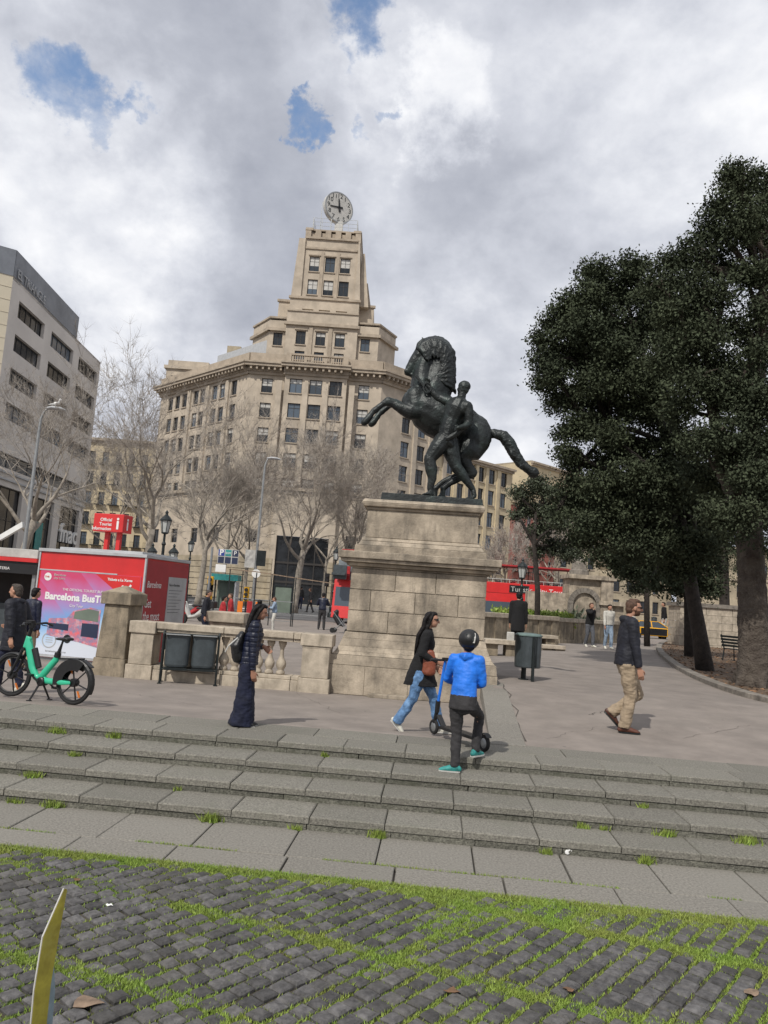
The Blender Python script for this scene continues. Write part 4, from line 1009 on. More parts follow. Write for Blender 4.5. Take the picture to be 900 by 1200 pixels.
# sloping courses from plinth to shaft
m_ = MB()
WS, DS = 2.46, 1.98
def frust(mb, wa, da, wb, db, za, zb): mb.hexa([Vector(q) for q in ((-wa / 2, -da / 2, za), (wa / 2, -da / 2, za), (wa / 2, da / 2, za), (-wa / 2, da / 2, za), (-wb / 2, -db / 2, zb), (wb / 2, -db / 2, zb), (wb / 2, db / 2, zb), (-wb / 2, db / 2, zb))])
frust(m_, W1 - .02, D1_ - .02, W1 - .06, D1_ - .06, .465, .62)
prof = [(W1 - .10, .625), (W1 - .20, .68), (W1 - .30, .76), (WS + .12, .88), (WS + .05, .985)]
for (a, za), (b, zb) in zip(prof, prof[1:]): frust(m_, a, a - .48, b, b - .48, za, zb - .0005)
m_.build('moulded_base', M['stone'], ped, bevel=.006)
m_ = MB(); blocks(m_, WS, DS, .99, 2.02, 3, .78, seed=4, gap=.012, prt=.02); m_.build('shaft', M['stone'], ped, bevel=.003)
m_ = MB()
for (w_, za, zb) in ((WS - .02, 2.024, 2.06), (WS + .16, 2.063, 2.12), (WS + .36, 2.124, 2.18), (WS + .46, 2.183, 2.30)): frust(m_, w_, w_ - .48, w_ + .02, w_ - .46, za, zb)
m_.build('cornice', M['stone'], ped, bevel=.012)
m_ = MB()
for (w_, w2, za, zb) in ((2.42, 2.40, 2.304, 2.42), (2.32, 2.22, 2.424, 2.50), (2.20, 2.12, 2.504, 2.56)): frust(m_, w_, w_ - .5, w2, w2 - .5, za, zb)
m_.build('upper_plinth', M['stone'], ped, bevel=.012)
WU = 2.08; m_ = MB(); frust(m_, WU, WU - .5, WU - .02, WU - .52, 2.564, 3.03); m_.build('upper_block', M['stone'], ped, bevel=.01)
m_ = MB()
for (w_, w2, za, zb) in ((WU + .02, WU + .04, 3.034, 3.08), (WU + .14, WU + .2, 3.084, 3.15), (WU + .2, WU + .12, 3.153, 3.21)): frust(m_, w_, w_ - .5, w2, w2 - .5, za, zb)
m_.build('top_slab', M['stone'], ped, bevel=.012)
m_ = MB(); x_ = P(427, 818, PY - .25).x; q = G(425, 817)
sl = MB(); sl.box(-.36, .36, -.12, .12, 0, .085); o = sl.build('stone_offcut', M['stone'], None, bevel=.02); o.location = (q.x + .45, q.y + .1, q.z - .01); o.rotation_euler = (0, 0, -.1); tag(o, 'long low stone offcut lying against the pedestal foot behind the walking woman', 'stone block')
ped.scale = (1.037, 1.037, 1.145)
ZT = pz + 3.21 * 1.145
# ============================================================ bronze statue (crop coordinates -> statue plane)
SY = PY + 1.28
def S(x, y, dy=0): return P(410 + x / 3.75, 380 + y / 3.75, SY + dy)
sc = SY / 900 / 3.75
stt = empty('horse_statue', (pxc + .05, SY, ZT), 0, 'dark bronze statue of a rearing horse with arched neck and a man holding its bridle', 'statue')
zplate = S(350, 775).z
m_ = MB(); x0 = S(136, 770).x; x1 = S(566, 775).x; ztp = S(350, 765).z
T = Matrix.Translation((0, 0, 0))
dpl = .76
m_.hexa([Vector(q) for q in ((x0, SY - dpl, ZT), (x1, SY - dpl, ZT), (x1, SY + dpl, ZT), (x0, SY + dpl, ZT), (x0 + .015, SY - dpl + .015, ZT + .15), (x1 - .015, SY - dpl + .015, ZT + .15), (x1 - .015, SY + dpl - .015, ZT + .15), (x0 + .015, SY + dpl - .015, ZT + .15))])
rt_ = stt
m_.build('bronze_plinth', M['bronze'], stt, world=True, bevel=.008)
zb = ZT + .15
def r_(a, b=None): return (a * sc, (b or a) * sc)
h = MB(); YV = Vector((0, 1, 0))
# barrel: side = view plane normal gives width in depth first
def seg(pts, rad, dy=0, n=14, side=YV):
    P_ = []; 
    for p in pts: P_.append(S(p[0], p[1], p[2] if len(p) > 2 else dy))
    h.tube(P_, [(a * sc, b * sc) for a, b in rad], n=n, rnd=True, side=side)
# (depth radius, in-plane radius)
seg([(290, 345), (330, 365), (385, 400), (440, 430), (500, 455), (548, 490)], [(78, 66), (92, 96), (98, 104), (96, 100), (92, 92), (82, 80)])
seg([(282, 335), (318, 330)], [(62, 50), (70, 66)])          # chest
seg([(288, 312, -.18), (292, 360, -.2)], [(40, 46), (44, 50)])
seg([(288, 312, .18), (292, 360, .2)], [(40, 46), (44, 50)])
h.ell(S(545, 480), (80 * sc, 80 * sc, 86 * sc)); h.ell(S(552, 500, -.2), (70 * sc, 55 * sc, 82 * sc)); h.ell(S(552, 500, .2), (70 * sc, 55 * sc, 82 * sc))
# neck: a massive arch
seg([(335, 350), (372, 275), (398, 200), (392, 135), (350, 100)], [(76, 92), (60, 84), (46, 72), (38, 60), (32, 42)])
# head pointing down left
seg([(345, 108), (318, 130), (288, 165), (264, 198), (254, 212)], [(32, 40), (33, 40), (26, 31), (19, 23), (17, 17)])
h.ell(S(310, 158), (34 * sc, 28 * sc, 30 * sc)); seg([(330, 170), (322, 200), (318, 235), (318, 280)], [(44, 40), (46, 44), (52, 48), (62, 56)]); seg([(300, 190), (318, 222)], [(26, 26), (36, 34)])
seg([(262, 222), (275, 224), (300, 206)], [(13, 9), (15, 11), (18, 16)])
h.ell(S(248, 206, -.04), 11 * sc); h.ell(S(248, 206, .04), 11 * sc)
for dy in (-.09, .09): seg([(332, 96, dy), (325, 74, dy), (318, 58, dy)], [(8, 11), (7, 9), (3, 3)], n=8); h.ell(S(300, 132, dy * 1.25), 8 * sc)
# forelegs
def foreleg(dy, dx, dz):
    seg([(300, 380, dy * .8), (262, 385 + dz * .3, dy), (225 + dx * .4, 368 + dz * .5, dy), (190 + dx * .7, 347 + dz * .8, dy), (165 + dx, 340 + dz, dy)], [(40, 44), (34, 36), (25, 26), (18, 20), (19, 22)])
    seg([(167 + dx, 340 + dz, dy), (142 + dx, 352 + dz, dy), (112 + dx, 377 + dz, dy)], [(18, 20), (13, 13), (14, 14)])
    seg([(113 + dx, 376 + dz, dy), (98 + dx, 388 + dz, dy), (86 + dx, 404 + dz, dy)], [(14, 16), (12, 13), (14, 13)])
    seg([(92 + dx, 398 + dz, dy), (72 + dx, 424 + dz, dy), (64 + dx, 432 + dz, dy)], [(15, 14), (19, 17), (19, 16)], n=10)
foreleg(-.26, 0, 0); foreleg(.24, 30, 6)
# hind legs, crouched
for dy, ox in ((-.25, 0), (.25, -34)):
    seg([(550 + ox * .3, 510, dy * .7), (520 + ox * .5, 560, dy), (492 + ox * .6, 590, dy), (515 + ox * .7, 625, dy), (540 + ox, 658, dy)], [(52, 70), (48, 60), (36, 42), (26, 28), (17, 24)])
    seg([(541 + ox, 655, dy), (500 + ox, 668, dy), (452 + ox, 690, dy)], [(16, 22), (13, 15), (14, 16)])
    seg([(452 + ox, 690, dy), (426 + ox, 708, dy), (408 + ox, 722, dy)], [(14, 16), (12, 13), (15, 13)])
    q = S(404 + ox, 736, dy); h.tube([S(410 + ox, 718, dy), Vector((q.x + .02, q.y, zb + .09))], [.055, .06], 10, rnd=True); h.tube([Vector((q.x + .03, q.y, zb + .10)), Vector((q.x, q.y, zb + .05)), Vector((q.x - .02, q.y, zb - .01))], [(.05, .06), (.065, .085), (.075, .10)], n=10, side=YV)
def hstrong(c):
    return .0
horse = organic('horse', h, M['bronze'], stt, .02, 3, .006, 9, world=True)
# tail
h = MB()
seg([(600, 478), (640, 482), (672, 490), (702, 525), (722, 568), (752, 612), (785, 638), (806, 652)], [(14, 18), (20, 22), (26, 27), (28, 28), (27, 26), (25, 22), (24, 20), (26, 26)])
for k in range(9):
    a = k * .7; seg([(640 + math.cos(a) * 3, 484 + math.sin(a) * 14, math.cos(a) * .08), (688 + math.sin(a) * 8, 508 + math.cos(a) * 16, math.sin(a) * .09), (722 + math.cos(a) * 14, 570 + math.sin(a) * 9, math.cos(a) * .1), (762 + math.sin(a) * 12, 622 + math.cos(a) * 12, math.sin(a) * .08), (812 + math.cos(a) * 8, 652 + math.sin(a) * 18, math.cos(a) * .08)], [(7, 8), (9, 9), (9, 9), (8, 8), (6, 7)], n=6)
organic('tail', h, M['bronze'], stt, .014, 2, .012, 14, world=True)
# mane: heavy locks lying over the crest
h = MB()
arc = [(300, 92), (318, 72), (345, 60), (378, 55), (408, 62), (432, 82), (448, 110), (455, 140), (459, 172), (462, 205), (460, 238), (456, 268), (450, 292)]
for i, (ax_, ay_) in enumerate(arc):
    cx_, cy_ = 375, 215
    for s in (-1, 1):
        for j in range(3):
            f = j / 3
            x1, y1 = ax_ + (arc[min(i + 1, 12)][0] - ax_) * f, ay_ + (arc[min(i + 1, 12)][1] - ay_) * f
            dx, dy_ = cx_ - x1, cy_ - y1; L_ = math.hypot(dx, dy_); dx /= L_; dy_ /= L_; ln_ = 58 + 12 * ((i * 3 + j) % 3)
            w_ = 7 + (i + j) % 3
            tx, ty = -dy_, dx
            seg([(x1 + dx * 2, y1 + dy_ * 2, s * .015), (x1 + dx * 16 + tx * 5, y1 + dy_ * 16 + ty * 5, s * .15), (x1 + dx * ln_ * .65 - tx * 2, y1 + dy_ * ln_ * .65 - ty * 2, s * .215), (x1 + dx * ln_, y1 + dy_ * ln_ + 8, s * .23)], [(9, w_ + 3), (13, w_ + 2), (11, w_), (5, 4)], n=6)
for k in range(8):  # serrated hanging locks at the back of the neck
    y1 = 120 + k * 24; seg([(446, y1 - 8), (458 + (k % 2) * 3, y1 + 4), (460 + (k % 2) * 4, y1 + 16)], [(20, 10), (18, 8), (12, 5)], n=6)
for k in range(5): seg([(318 - k * 6, 70 + k * 12, (k - 2) * .04), (300 - k * 4, 88 + k * 13, (k - 2) * .06), (292 - k * 2, 104 + k * 13, (k - 2) * .06)], [(9, 8), (9, 8), (4, 4)], n=6)
organic('mane', h, M['bronze'], stt, .015, 5, .008, 14, world=True)
# the man
h = MB(); my = -.54; mk_ = 1.22
def mseg(pts, rad, n=12, side=YV):
    h.tube([S(p[0], p[1], my + (p[2] if len(p) > 2 else 0)) for p in pts], [(a * sc * mk_, b * sc * mk_) for a, b in rad], n=n, rnd=True, side=side)
mseg([(424, 505), (432, 470), (448, 420), (468, 375), (484, 342), (489, 322)], [(34, 30), (36, 34), (38, 36), (50, 44), (44, 36), (16, 16)])
mseg([(440, 350, .18), (468, 362, .02), (512, 365, -.18)], [(20, 22), (36, 32), (22, 24)])
mseg([(455, 372, .06), (466, 372, -.12), (500, 376, -.16)], [(20, 22), (24, 20), (20, 20)])
mseg([(488, 330), (494, 305)], [(15, 16), (14, 15)])
h.ell(S(500, 282, my), (25 * sc, 22 * sc, 30 * sc)); h.ell(S(492, 294, my), (19 * sc, 17 * sc, 21 * sc)); h.ell(S(475, 286, my), (5 * sc, 4 * sc, 7 * sc)); h.ell(S(482, 304, my), (9 * sc, 10 * sc, 8 * sc)); h.ell(S(504, 272, my), (28 * sc, 25 * sc, 24 * sc))
for k in range(30):
    a = k * 2.4; b = k / 30.0; h.ell(S(505 + math.cos(a) * 24 * b, 262 + 16 * b + math.sin(a) * 5, my + math.sin(a) * 22 * b * sc), 6 * sc, n=6, m=4)
# arm reaching to the bridle
mseg([(452, 345, .12), (420, 336, .14), (388, 322, .16)], [(18, 19), (16, 17), (13, 14)]); mseg([(388, 322, .16), (362, 298, .16), (345, 272, .14)], [(14, 15), (12, 12), (8, 9)])
mseg([(344, 272, .14), (338, 256, .13)], [(7, 10), (7, 12)])
for k in range(4): mseg([(334 + k * 5, 254 + k * 2, .12), (330 + k * 6, 240 + k * 3, .10), (336 + k * 5, 234 + k * 3, .07)], [(3.2, 3.4), (3, 3), (2.6, 2.6)], n=6)
mseg([(345, 262, .12), (352, 252, .08), (350, 243, .06)], [(3.6, 3.6), (3.2, 3.2), (2.8, 2.8)], n=6)
# other arm, bent across
mseg([(516, 362, -.18), (524, 396, -.2), (522, 432, -.2)], [(20, 20), (17, 17), (13, 14)]); mseg([(522, 432, -.2), (506, 448, -.26), (488, 452, -.3)], [(13, 14), (11, 12), (8, 9)])
mseg([(488, 452, -.3), (474, 456, -.32)], [(9, 8), (9, 7)])
for k in range(4): mseg([(474, 450 + k * 4, -.32), (464, 453 + k * 4, -.35), (460, 459 + k * 4, -.32)], [(3, 3), (3, 3), (2.6, 2.6)], n=6)
mseg([(480, 450, -.33), (472, 444, -.35), (464, 446, -.36)], [(3.4, 3.4), (3, 3), (2.6, 2.6)], n=6)
# legs
mseg([(412, 508, -.02), (384, 545, -.06), (352, 590, -.08)], [(34, 33), (30, 30), (19, 21)]); mseg([(350, 590, -.08), (358, 640, -.08), (362, 680, -.08), (352, 722, -.08)], [(20, 21), (21, 22), (15, 15), (10, 11)])
q = S(350, 745, my - .08); h.tube([S(352, 718, my - .08), Vector((q.x + .02, q.y, zb + .05))], [.05, .055], 10, rnd=True); h.tube([Vector((q.x + .05, q.y, zb + .045)), Vector((q.x - .03, q.y - .02, zb + .05)), Vector((q.x - .13, q.y - .05, zb + .02))], [(.04, .045), (.045, .04), (.045, .02)], n=10, rnd=True, side=YV)
mseg([(436, 515, .06), (448, 568, .04), (466, 625, .0)], [(34, 33), (30, 30), (18, 21)]); mseg([(466, 625, .0), (492, 660, .02), (515, 690, .02), (538, 722, .02)], [(19, 21), (20, 20), (14, 14), (10, 11)])
q = S(548, 735, my); h.tube([S(540, 716, my + .02), Vector((q.x, q.y, zb + .09))], [.045, .05], 10, rnd=True); h.tube([Vector((q.x - .02, q.y, zb + .14)), Vector((q.x - .0, q.y, zb + .07)), Vector((q.x - .05, q.y - .02, zb + .03)), Vector((q.x - .15, q.y - .05, zb + .022))], [(.035, .04), (.04, .05), (.045, .035), (.045, .02)], n=10, rnd=True, side=YV)
mseg([(418, 505), (428, 520), (440, 532)], [(38, 26), (37, 24), (34, 18)])
def ab(c): return 0
organic('man', h, M['bronze'], stt, .011, 2, .004, 14, world=True)
# drapery, club and bridle
h = MB(); mseg([(405, 492, -.12), (430, 505, -.16), (470, 480, -.2), (500, 455, -.22), (520, 430, -.2)], [(10, 9), (13, 12), (12, 10), (10, 8), (7, 6)], n=8)
mseg([(412, 512, -.14), (438, 500, -.18), (478, 470, -.24)], [(9, 9), (10, 10), (6, 6)], n=8)
organic('drapery', h, M['bronze'], stt, .01, 1, .006, 20, world=True)
h = MB()
mseg([(292, 226, .2), (318, 262, .16), (348, 300, .1)], [(5, 5), (5, 5), (5, 5)], n=8)
for k in range(14):
    a = k * 2 * math.pi / 14; b = (k + 1) * 2 * math.pi / 14
    h.bar(S(340 + 17 * math.cos(a), 278 + 22 * math.sin(a), my + .1), S(340 + 17 * math.cos(b), 278 + 22 * math.sin(b), my + .1), 6 * sc)
h.build('bridle_rod', M['bronze'], stt, world=True, smooth=False)
# ============================================================ gate pillar, balustrade
q = G(139, 793); BY = q.y
s = BY / 900
gp = empty('stone_pillar', (P(133, 760, BY).x, BY + .32, q.z - .02), R(-12), 'stained tapering stone gate pillar with a pointed cap in front of the kiosk', 'pillar')
m_ = MB()
def fr(mb, wa, wb, za, zb, x=0, y=0): mb.hexa([Vector(t) + Vector((x, y, 0)) for t in ((-wa / 2, -wa / 2, za), (wa / 2, -wa / 2, za), (wa / 2, wa / 2, za), (-wa / 2, wa / 2, za), (-wb / 2, -wb / 2, zb), (wb / 2, -wb / 2, zb), (wb / 2, wb / 2, zb), (-wb / 2, wb / 2, zb))])
HPIL = (793 - 688) * s
fr(m_, .70, .64, 0, .34); fr(m_, .60, .50, .343, HPIL - .36); m_.build('shaft', M['stone2'], gp, bevel=.012)
m_ = MB(); fr(m_, .62, .62, HPIL - .357, HPIL - .14); fr(m_, .60, .05, HPIL - .137, HPIL); m_.build('cap', M['stone2'], gp, bevel=.012)
# small pier + balustrade run
pA = P(171, 760, BY + .1); pB = P(388, 780, 14.38)
zA, zB_ = terrain(pA.x, pA.y), terrain(pB.x, pB.y)
ang = math.atan2(pB.y - pA.y, pB.x - pA.x); LB = math.hypot(pB.x - pA.x, pB.y - pA.y)
bal = empty('balustrade', (pA.x, pA.y, zA - .01), ang, 'pale stone balustrade with round bellied balusters behind the litter bins', 'balustrade')
hB = 1.06
def pier(mb, x0, x1, d=.42): mb.box(x0, x1, -d / 2, d / 2, .27, hB - .22)
m_ = MB(); pier(m_, -.24, .20); m_.box(-.27, .23, -.24, .24, 0, .266); m_.box(-.27, .23, -.24, .24, hB - .217, hB); m_.build('end_pier', M['balu'], bal, bevel=.012)
m_ = MB(); pier(m_, LB - .52, LB - .02, .44); m_.box(LB - .56, LB + .02, -.25, .25, 0, .266); m_.box(LB - .56, LB + .02, -.25, .25, hB - .217, hB); m_.box(LB - .53, LB - .01, -.226, .226, hB - .26, hB - .22); m_.build('end_pier', M['balu'], bal, bevel=.012)
m_ = MB()
for a, b in ((.236, 1.5), (1.508, 2.8), (2.808, LB - .566)): m_.box(a, b, -.2, .2, 0, .20); m_.box(a, b, -.17, .17, .203, .27)
m_.build('base_rail', M['balu'], bal, bevel=.01)
m_ = MB()
for a, b in ((.236, 1.5), (1.508, 2.8), (2.808, LB - .566)): m_.box(a, b, -.17, .17, hB - .18, hB - .12); m_.box(a, b, -.21, .21, hB - .117, hB)
m_.build('coping', M['balu'], bal, bevel=.012)
prof = [(.075, 0), (.08, .02), (.08, .05), (.055, .07), (.06, .09), (.085, .13), (.094, .17), (.09, .21), (.07, .25), (.045, .29), (.036, .34), (.034, .42), (.042, .46), (.06, .49), (.062, .51), (.075, .52), (.075, .575)]
m_ = MB(); hb = hB - .18 - .274; m_.lathe([(r, z / .575 * hb) for r, z in prof], 14); bm_ = m_.mesh('baluster', M['balu'], smooth=True)
nb = int((LB - .9) / .228)
for k in range(nb):
    o = link('baluster', bm_, bal); o.location = (.42 + k * (LB - 1.05 - .3) / (nb - 1), 0, .272); o.rotation_euler = (0, 0, k * .5)
# stone block pier beyond the balustrade (behind it)
q = P(268, 720, 19); m_ = MB(); m_.box(-.38, .38, -.35, .35, 0, .95); m_.box(-.46, .46, -.42, .42, .953, 1.2); o = m_.build('stone_pier', M['balu'], None, bevel=.02); o.location = (q.x, 19, terrain(q.x, 19)); tag(o, 'square stone pier with a flat cap standing beyond the balustrade', 'pillar')
# ============================================================ double litter bins
q0 = G(187, 800); q1 = G(252, 803)
ang = math.atan2(q1.y - q0.y, q1.x - q0.x); Lb_ = (q1 - q0).length
bn = empty('litter_bins', ((q0 + q1) / 2)[:], ang, 'pair of dark grey litter bins hung in one tubular frame before the balustrade', 'bins')
m_ = MB(); HB = .92
for sx in (-1, 1):
    x = sx * Lb_ / 2
    m_.tube([(x, -.1, 0), (x, -.1, HB - .05), (x, -.06, HB), (x, .16, HB), (x, .2, HB - .05), (x, .2, 0)], .019, 8)
    m_.box(x - .035, x + .035, -.17, -.03, 0, .012); m_.box(x - .035, x + .035, .13, .27, 0, .012)
for y, z in ((-.1, HB - .03), (-.1, .26), (.2, .26)): m_.tube([(-Lb_ / 2, y, z), (Lb_ / 2, y, z)], .014, 8)
m_.build('frame', M['iron'], bn)
def rbin(mb, x, r, z0, z1, sq=.82):
    pr_ = []
    n = 28; vs = []
    for z, k in ((z0, .90), (z0 + .04, .97), (z1 - .05, 1.0), (z1, 1.02), (z1, .95), (z1 - .2, .93), (z0 + .1, .88)):
        for i in range(n):
            a = 2 * math.pi * i / n; c, s2 = math.cos(a), math.sin(a); e = .62
            vs.append((x + abs(c) ** e * (1 if c > 0 else -1) * r * k, .05 + abs(s2) ** e * (1 if s2 > 0 else -1) * r * sq * k, z))
    fs = [(j * n + i, j * n + (i + 1) % n, (j + 1) * n + (i + 1) % n, (j + 1) * n + i) for j in range(6) for i in range(n)] + [tuple(range(n - 1, -1, -1)), tuple(6 * n + i for i in range(n))]
    mb.add(vs, fs)
for sx in (-1, 1):
    m_ = MB(); rbin(m_, sx * Lb_ * .243, Lb_ * .225, .30, .86); b_ = m_.build('bin', M['bin'], bn, smooth=False, bevel=.004)
    m_ = MB(); x = sx * Lb_ * .243; m_.box(x - Lb_ * .22, x + Lb_ * .22, -.17, .25, .865, .885); m_.build('lid', M['metal'], b_, bevel=.006)
    m_ = MB(); m_.box(x - Lb_ * .2, x + Lb_ * .2, -.14, -.10, .245, .29); m_.build('hinge_bar', M['iron'], b_)
# ============================================================ single round bin right
q = G(617, 797); bn = empty('litter_bin', q[:], 0, 'single dark round litter bin with pale green lid right of the pedestal', 'bin')
sB = q.y / 900; HB = (797 - 743) * sB; rB = 15.2 * sB
m_ = MB(); m_.lathe([(rB * .93, HB * .27), (rB * .97, HB * .29), (rB, HB * .6), (rB, HB * .93), (rB * .9, HB * .93), (rB * .88, HB * .4)], 26, (0, 0, 0)); b_ = m_.build('bin', M['bin'], bn, smooth=False)
m_ = MB(); a = -1.1; m_.bar((math.cos(a) * rB, math.sin(a) * rB, HB * .3), (math.cos(a) * rB, math.sin(a) * rB, HB * .93), .03, .006); m_.build('seam', M['iron'], bn)
m_ = MB(); m_.lathe([(rB * 1.06, HB * .935), (rB * 1.06, HB * .955), (rB * .9, HB * .985), (rB * .3, HB)], 26); m_.build('lid', M['binlid'], bn, smooth=False)
m_ = MB(); m_.tube([(.06, -rB * 1.03, 0), (.06, -rB * 1.03, HB * .92)], .032, 8); m_.tube([(-.05, rB * .3, 0), (-.05, rB * .3, HB * .28)], .05, 8); m_.lathe([(.1, 0), (.1, .02)], 12, (-.05, rB * .3, 0)); m_.build('post', M['iron'], bn)
# ============================================================ kiosk
KY = R(-11); kx = Vector((math.cos(KY), math.sin(KY), 0)); ky = Vector((-math.sin(KY), math.cos(KY), 0))
k1 = P(172, 650, 16.1); zk0 = -.13; HK = k1.z - zk0
# width so that the left edge falls at px 48
best = None
for i in range(400):
    wv = 1.2 + i * .005; q = k1 - kx * wv; d = q - CAM; u = d.dot(CR) / d.dot(_f0) * 900 + 450
    if best is None or abs(u - 49) < best[0]: best = (abs(u - 49), wv)
WK = best[1]
best = None
for i in range(600):
    wv = .8 + i * .005; q = k1 + ky * wv; d = q - CAM; u = d.dot(CR) / d.dot(_f0) * 900 + 450
    if best is None or abs(u - 222) < best[0]: best = (abs(u - 222), wv)
DK = best[1]
ko = k1 - kx * WK; ko.z = zk0
ki = empty('information_kiosk', ko[:], KY, 'red tourist kiosk with a pink and blue bus tour poster behind the stone pillar', 'kiosk')
m_ = MB(); m_.box(0, WK, 0, DK, .06, HK - .07); m_.build('body', M['red'], ki, bevel=.006)
m_ = MB(); m_.box(-.04, WK + .03, -.04, DK + .03, HK - .068, HK); m_.box(.3, WK - .2, .2, DK - .2, HK + .001, HK + .06); m_.build('roof', M['lgrey'], ki, bevel=.006)
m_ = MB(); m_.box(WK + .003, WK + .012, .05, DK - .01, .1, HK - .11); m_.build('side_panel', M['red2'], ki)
m_ = MB(); m_.box(WK - .012, WK + .024, -.022, .03, .05, HK - .071); m_.box(-.02, .012, -.02, .02, .05, HK - .07); m_.build('corner_trim', M['lgrey'], ki)
m_ = MB(); m_.box(.02, WK - .02, .03, DK - .03, 0, .058); m_.build('base', M['metal'], ki)
# poster material: facets going from pink through violet and blue to white
pm, nt, b = nodes('bus_poster_print'); N = nt.nodes.new; L = nt.links.new
tc = N('ShaderNodeTexCoord'); sp = N('ShaderNodeSeparateXYZ'); L(tc.outputs['Object'], sp.inputs[0])
def mm(op, a, b_=None, c=None):
    n = N('ShaderNodeMath'); n.operation = op
    for i, q in enumerate((a, b_, c)):
        if q is None: continue
        if isinstance(q, (int, float)): n.inputs[i].default_value = q
        else: L(q, n.inputs[i])
    return n.outputs[0]
hp0 = HK - .52
g1 = mm('ADD', mm('MULTIPLY', mm('DIVIDE', sp.outputs[2], hp0), .85), mm('MULTIPLY', mm('DIVIDE', sp.outputs[0], WK), -.28))
vo = N('ShaderNodeTexVoronoi'); vo.inputs['Scale'].default_value = 3.2; vo.inputs['Randomness'].default_value = .35; L(tc.outputs['Object'], vo.inputs['Vector'])
wv_ = N('ShaderNodeTexWave'); wv_.wave_type = 'BANDS'; wv_.bands_direction = 'DIAGONAL'; wv_.wave_profile = 'SAW'; wv_.inputs['Scale'].default_value = 1.1; L(tc.outputs['Object'], wv_.inputs['Vector'])
fac_ = mm('ADD', g1, mm('MULTIPLY', mm('SUBTRACT', mm('ADD', mm('MULTIPLY', vo.outputs['Distance'], .5), mm('MULTIPLY', wv_.outputs['Fac'], .5)), .4), mm('MULTIPLY', mm('SUBTRACT', g1, .25), .55)))
cr = N('ShaderNodeValToRGB'); L(fac_, cr.inputs[0]); e = cr.color_ramp.elements
e[0].position = .06; e[0].color = (.62, .66, .74, 1); e[1].position = .78; e[1].color = (.55, .06, .15, 1)
for p_, c_ in ((.2, (.42, .58, .78, 1)), (.33, (.16, .36, .66, 1)), (.47, (.36, .24, .5, 1)), (.6, (.50, .14, .32, 1))): q = e.new(p_); q.color = c_
L(cr.outputs[0], b.inputs['Base Color']); b.inputs['Roughness'].default_value = .4
zP0, zP1 = .12, HK - .47
m_ = MB(); m_.box(.06, WK - .06, -.012, -.002, zP0, zP1); po = m_.build('poster', pm, ki)
m_ = MB(); m_.box(.03, WK - .03, -.018, -.001, zP0 - .05, zP0 - .004); m_.box(.02, WK * .75, -.016, -.001, zP1 + .004, zP1 + .03); m_.build('poster_frame', M['lgrey'], ki)
XD_, UD_ = (1, 0, 0), (0, 0, 1)
put_text('Barcelona BusTurístic', .205, M['white'], po, (.22, -.014, zP1 - .60), XD_, UD_, bold=.008, sx=1.0)
put_text('THE OFFICIAL TOURIST BUS', .075, M['white'], po, (.62, -.014, zP1 - .40), XD_)
put_text('City Tour', .08, M['white'], po, (.82, -.014, zP1 - .73), XD_)
put_text('Tickets a La Xarxa', .075, M['white'], po, (WK - .82, -.014, zP1 - .12), XD_, bold=.002)
m_ = MB(); m_.lathe([(.085, -.016), (.085, -.0125)], 20, (.24, 0, zP1 - .13), Matrix(((1, 0, 0, 0), (0, 0, 1, 0), (0, 1, 0, 0), (0, 0, 0, 1)))); m_.build('logo_disc', M['white'], po)
put_text('TMB', .055, M['red'], po, (.17, -.0165, zP1 - .15), XD_)
put_text('Barcelona\ncity tours', .07, M['offw'], po, (.38, -.014, zP1 - .10), XD_)
m_ = MB()
for a, l in ((20, .15), (55, .19), (90, .13), (125, .16), (160, .12), (215, .14), (325, .15)):
    c_ = Vector((WK - .38, -.0145, zP1 - .34)); v = Vector((math.cos(R(a)), 0, math.sin(R(a)))); m_.bar(c_ + v * .02, c_ + v * l, .045, .003, up=Vector((0, 1, 0)))
m_.build('emblem', M['white'], po)
m_ = MB()   # ticket stamp ring
for k in range(30):
    a = 2 * math.pi * k / 30; a2 = 2 * math.pi * (k + 1) / 30; c_ = Vector((.44, -.0135, .42))
    m_.bar(c_ + Vector((math.cos(a), 0, math.sin(a))) * .155, c_ + Vector((math.cos(a2), 0, math.sin(a2))) * .155, .025, .002, up=Vector((0, 1, 0)))
for k in range(3): m_.box(.36, .52, -.0145, -.0125, .37 + k * .045, .385 + k * .045)
m_.build('stamp', M['lgrey'], po)
put_text('barcelonabusturistic.cat', .05, M['lgrey'], po, (.38, -.014, .18), XD_)
# printed bus
def flat(name, mat_, pts, y=-.014, th=.0015, parent=None):
    m_ = MB(); m_.prism([Vector((x, y, z)) for x, z in pts], (0, -th, 0)); return m_.build(name, mat_, parent or po)
bx0, bz0 = .36, .38; sc_ = .80
def Q(x, z): return (bx0 + x * sc_, bz0 + z * sc_)
pbm = mat('printed_bus_skin', (.62, .12, .14), .5, .3, 9, 0, col2=(.05, .25, .42), stain=(.75, .6, .6), stain_s=7)
flat('bus_print', pbm, [Q(0, .18), Q(.02, .62), Q(.55, .66), Q(.72, .86), Q(1.18, .98), Q(1.50, .94), Q(1.5, -.04), Q(.95, .06)])
flat('bus_window_print', M['navy_sign'], [Q(.05, .36), Q(.05, .50), Q(.62, .50), Q(.62, .33)], -.0165)
flat('bus_window_print', M['green_p'], [Q(.74, .66), Q(.76, .84), Q(1.16, .94), Q(1.45, .9), Q(1.45, .62)], -.0165)
flat('bus_window_print', M['navy_sign'], [Q(1.0, .22), Q(1.0, .56), Q(1.48, .56), Q(1.48, .2)], -.0165)
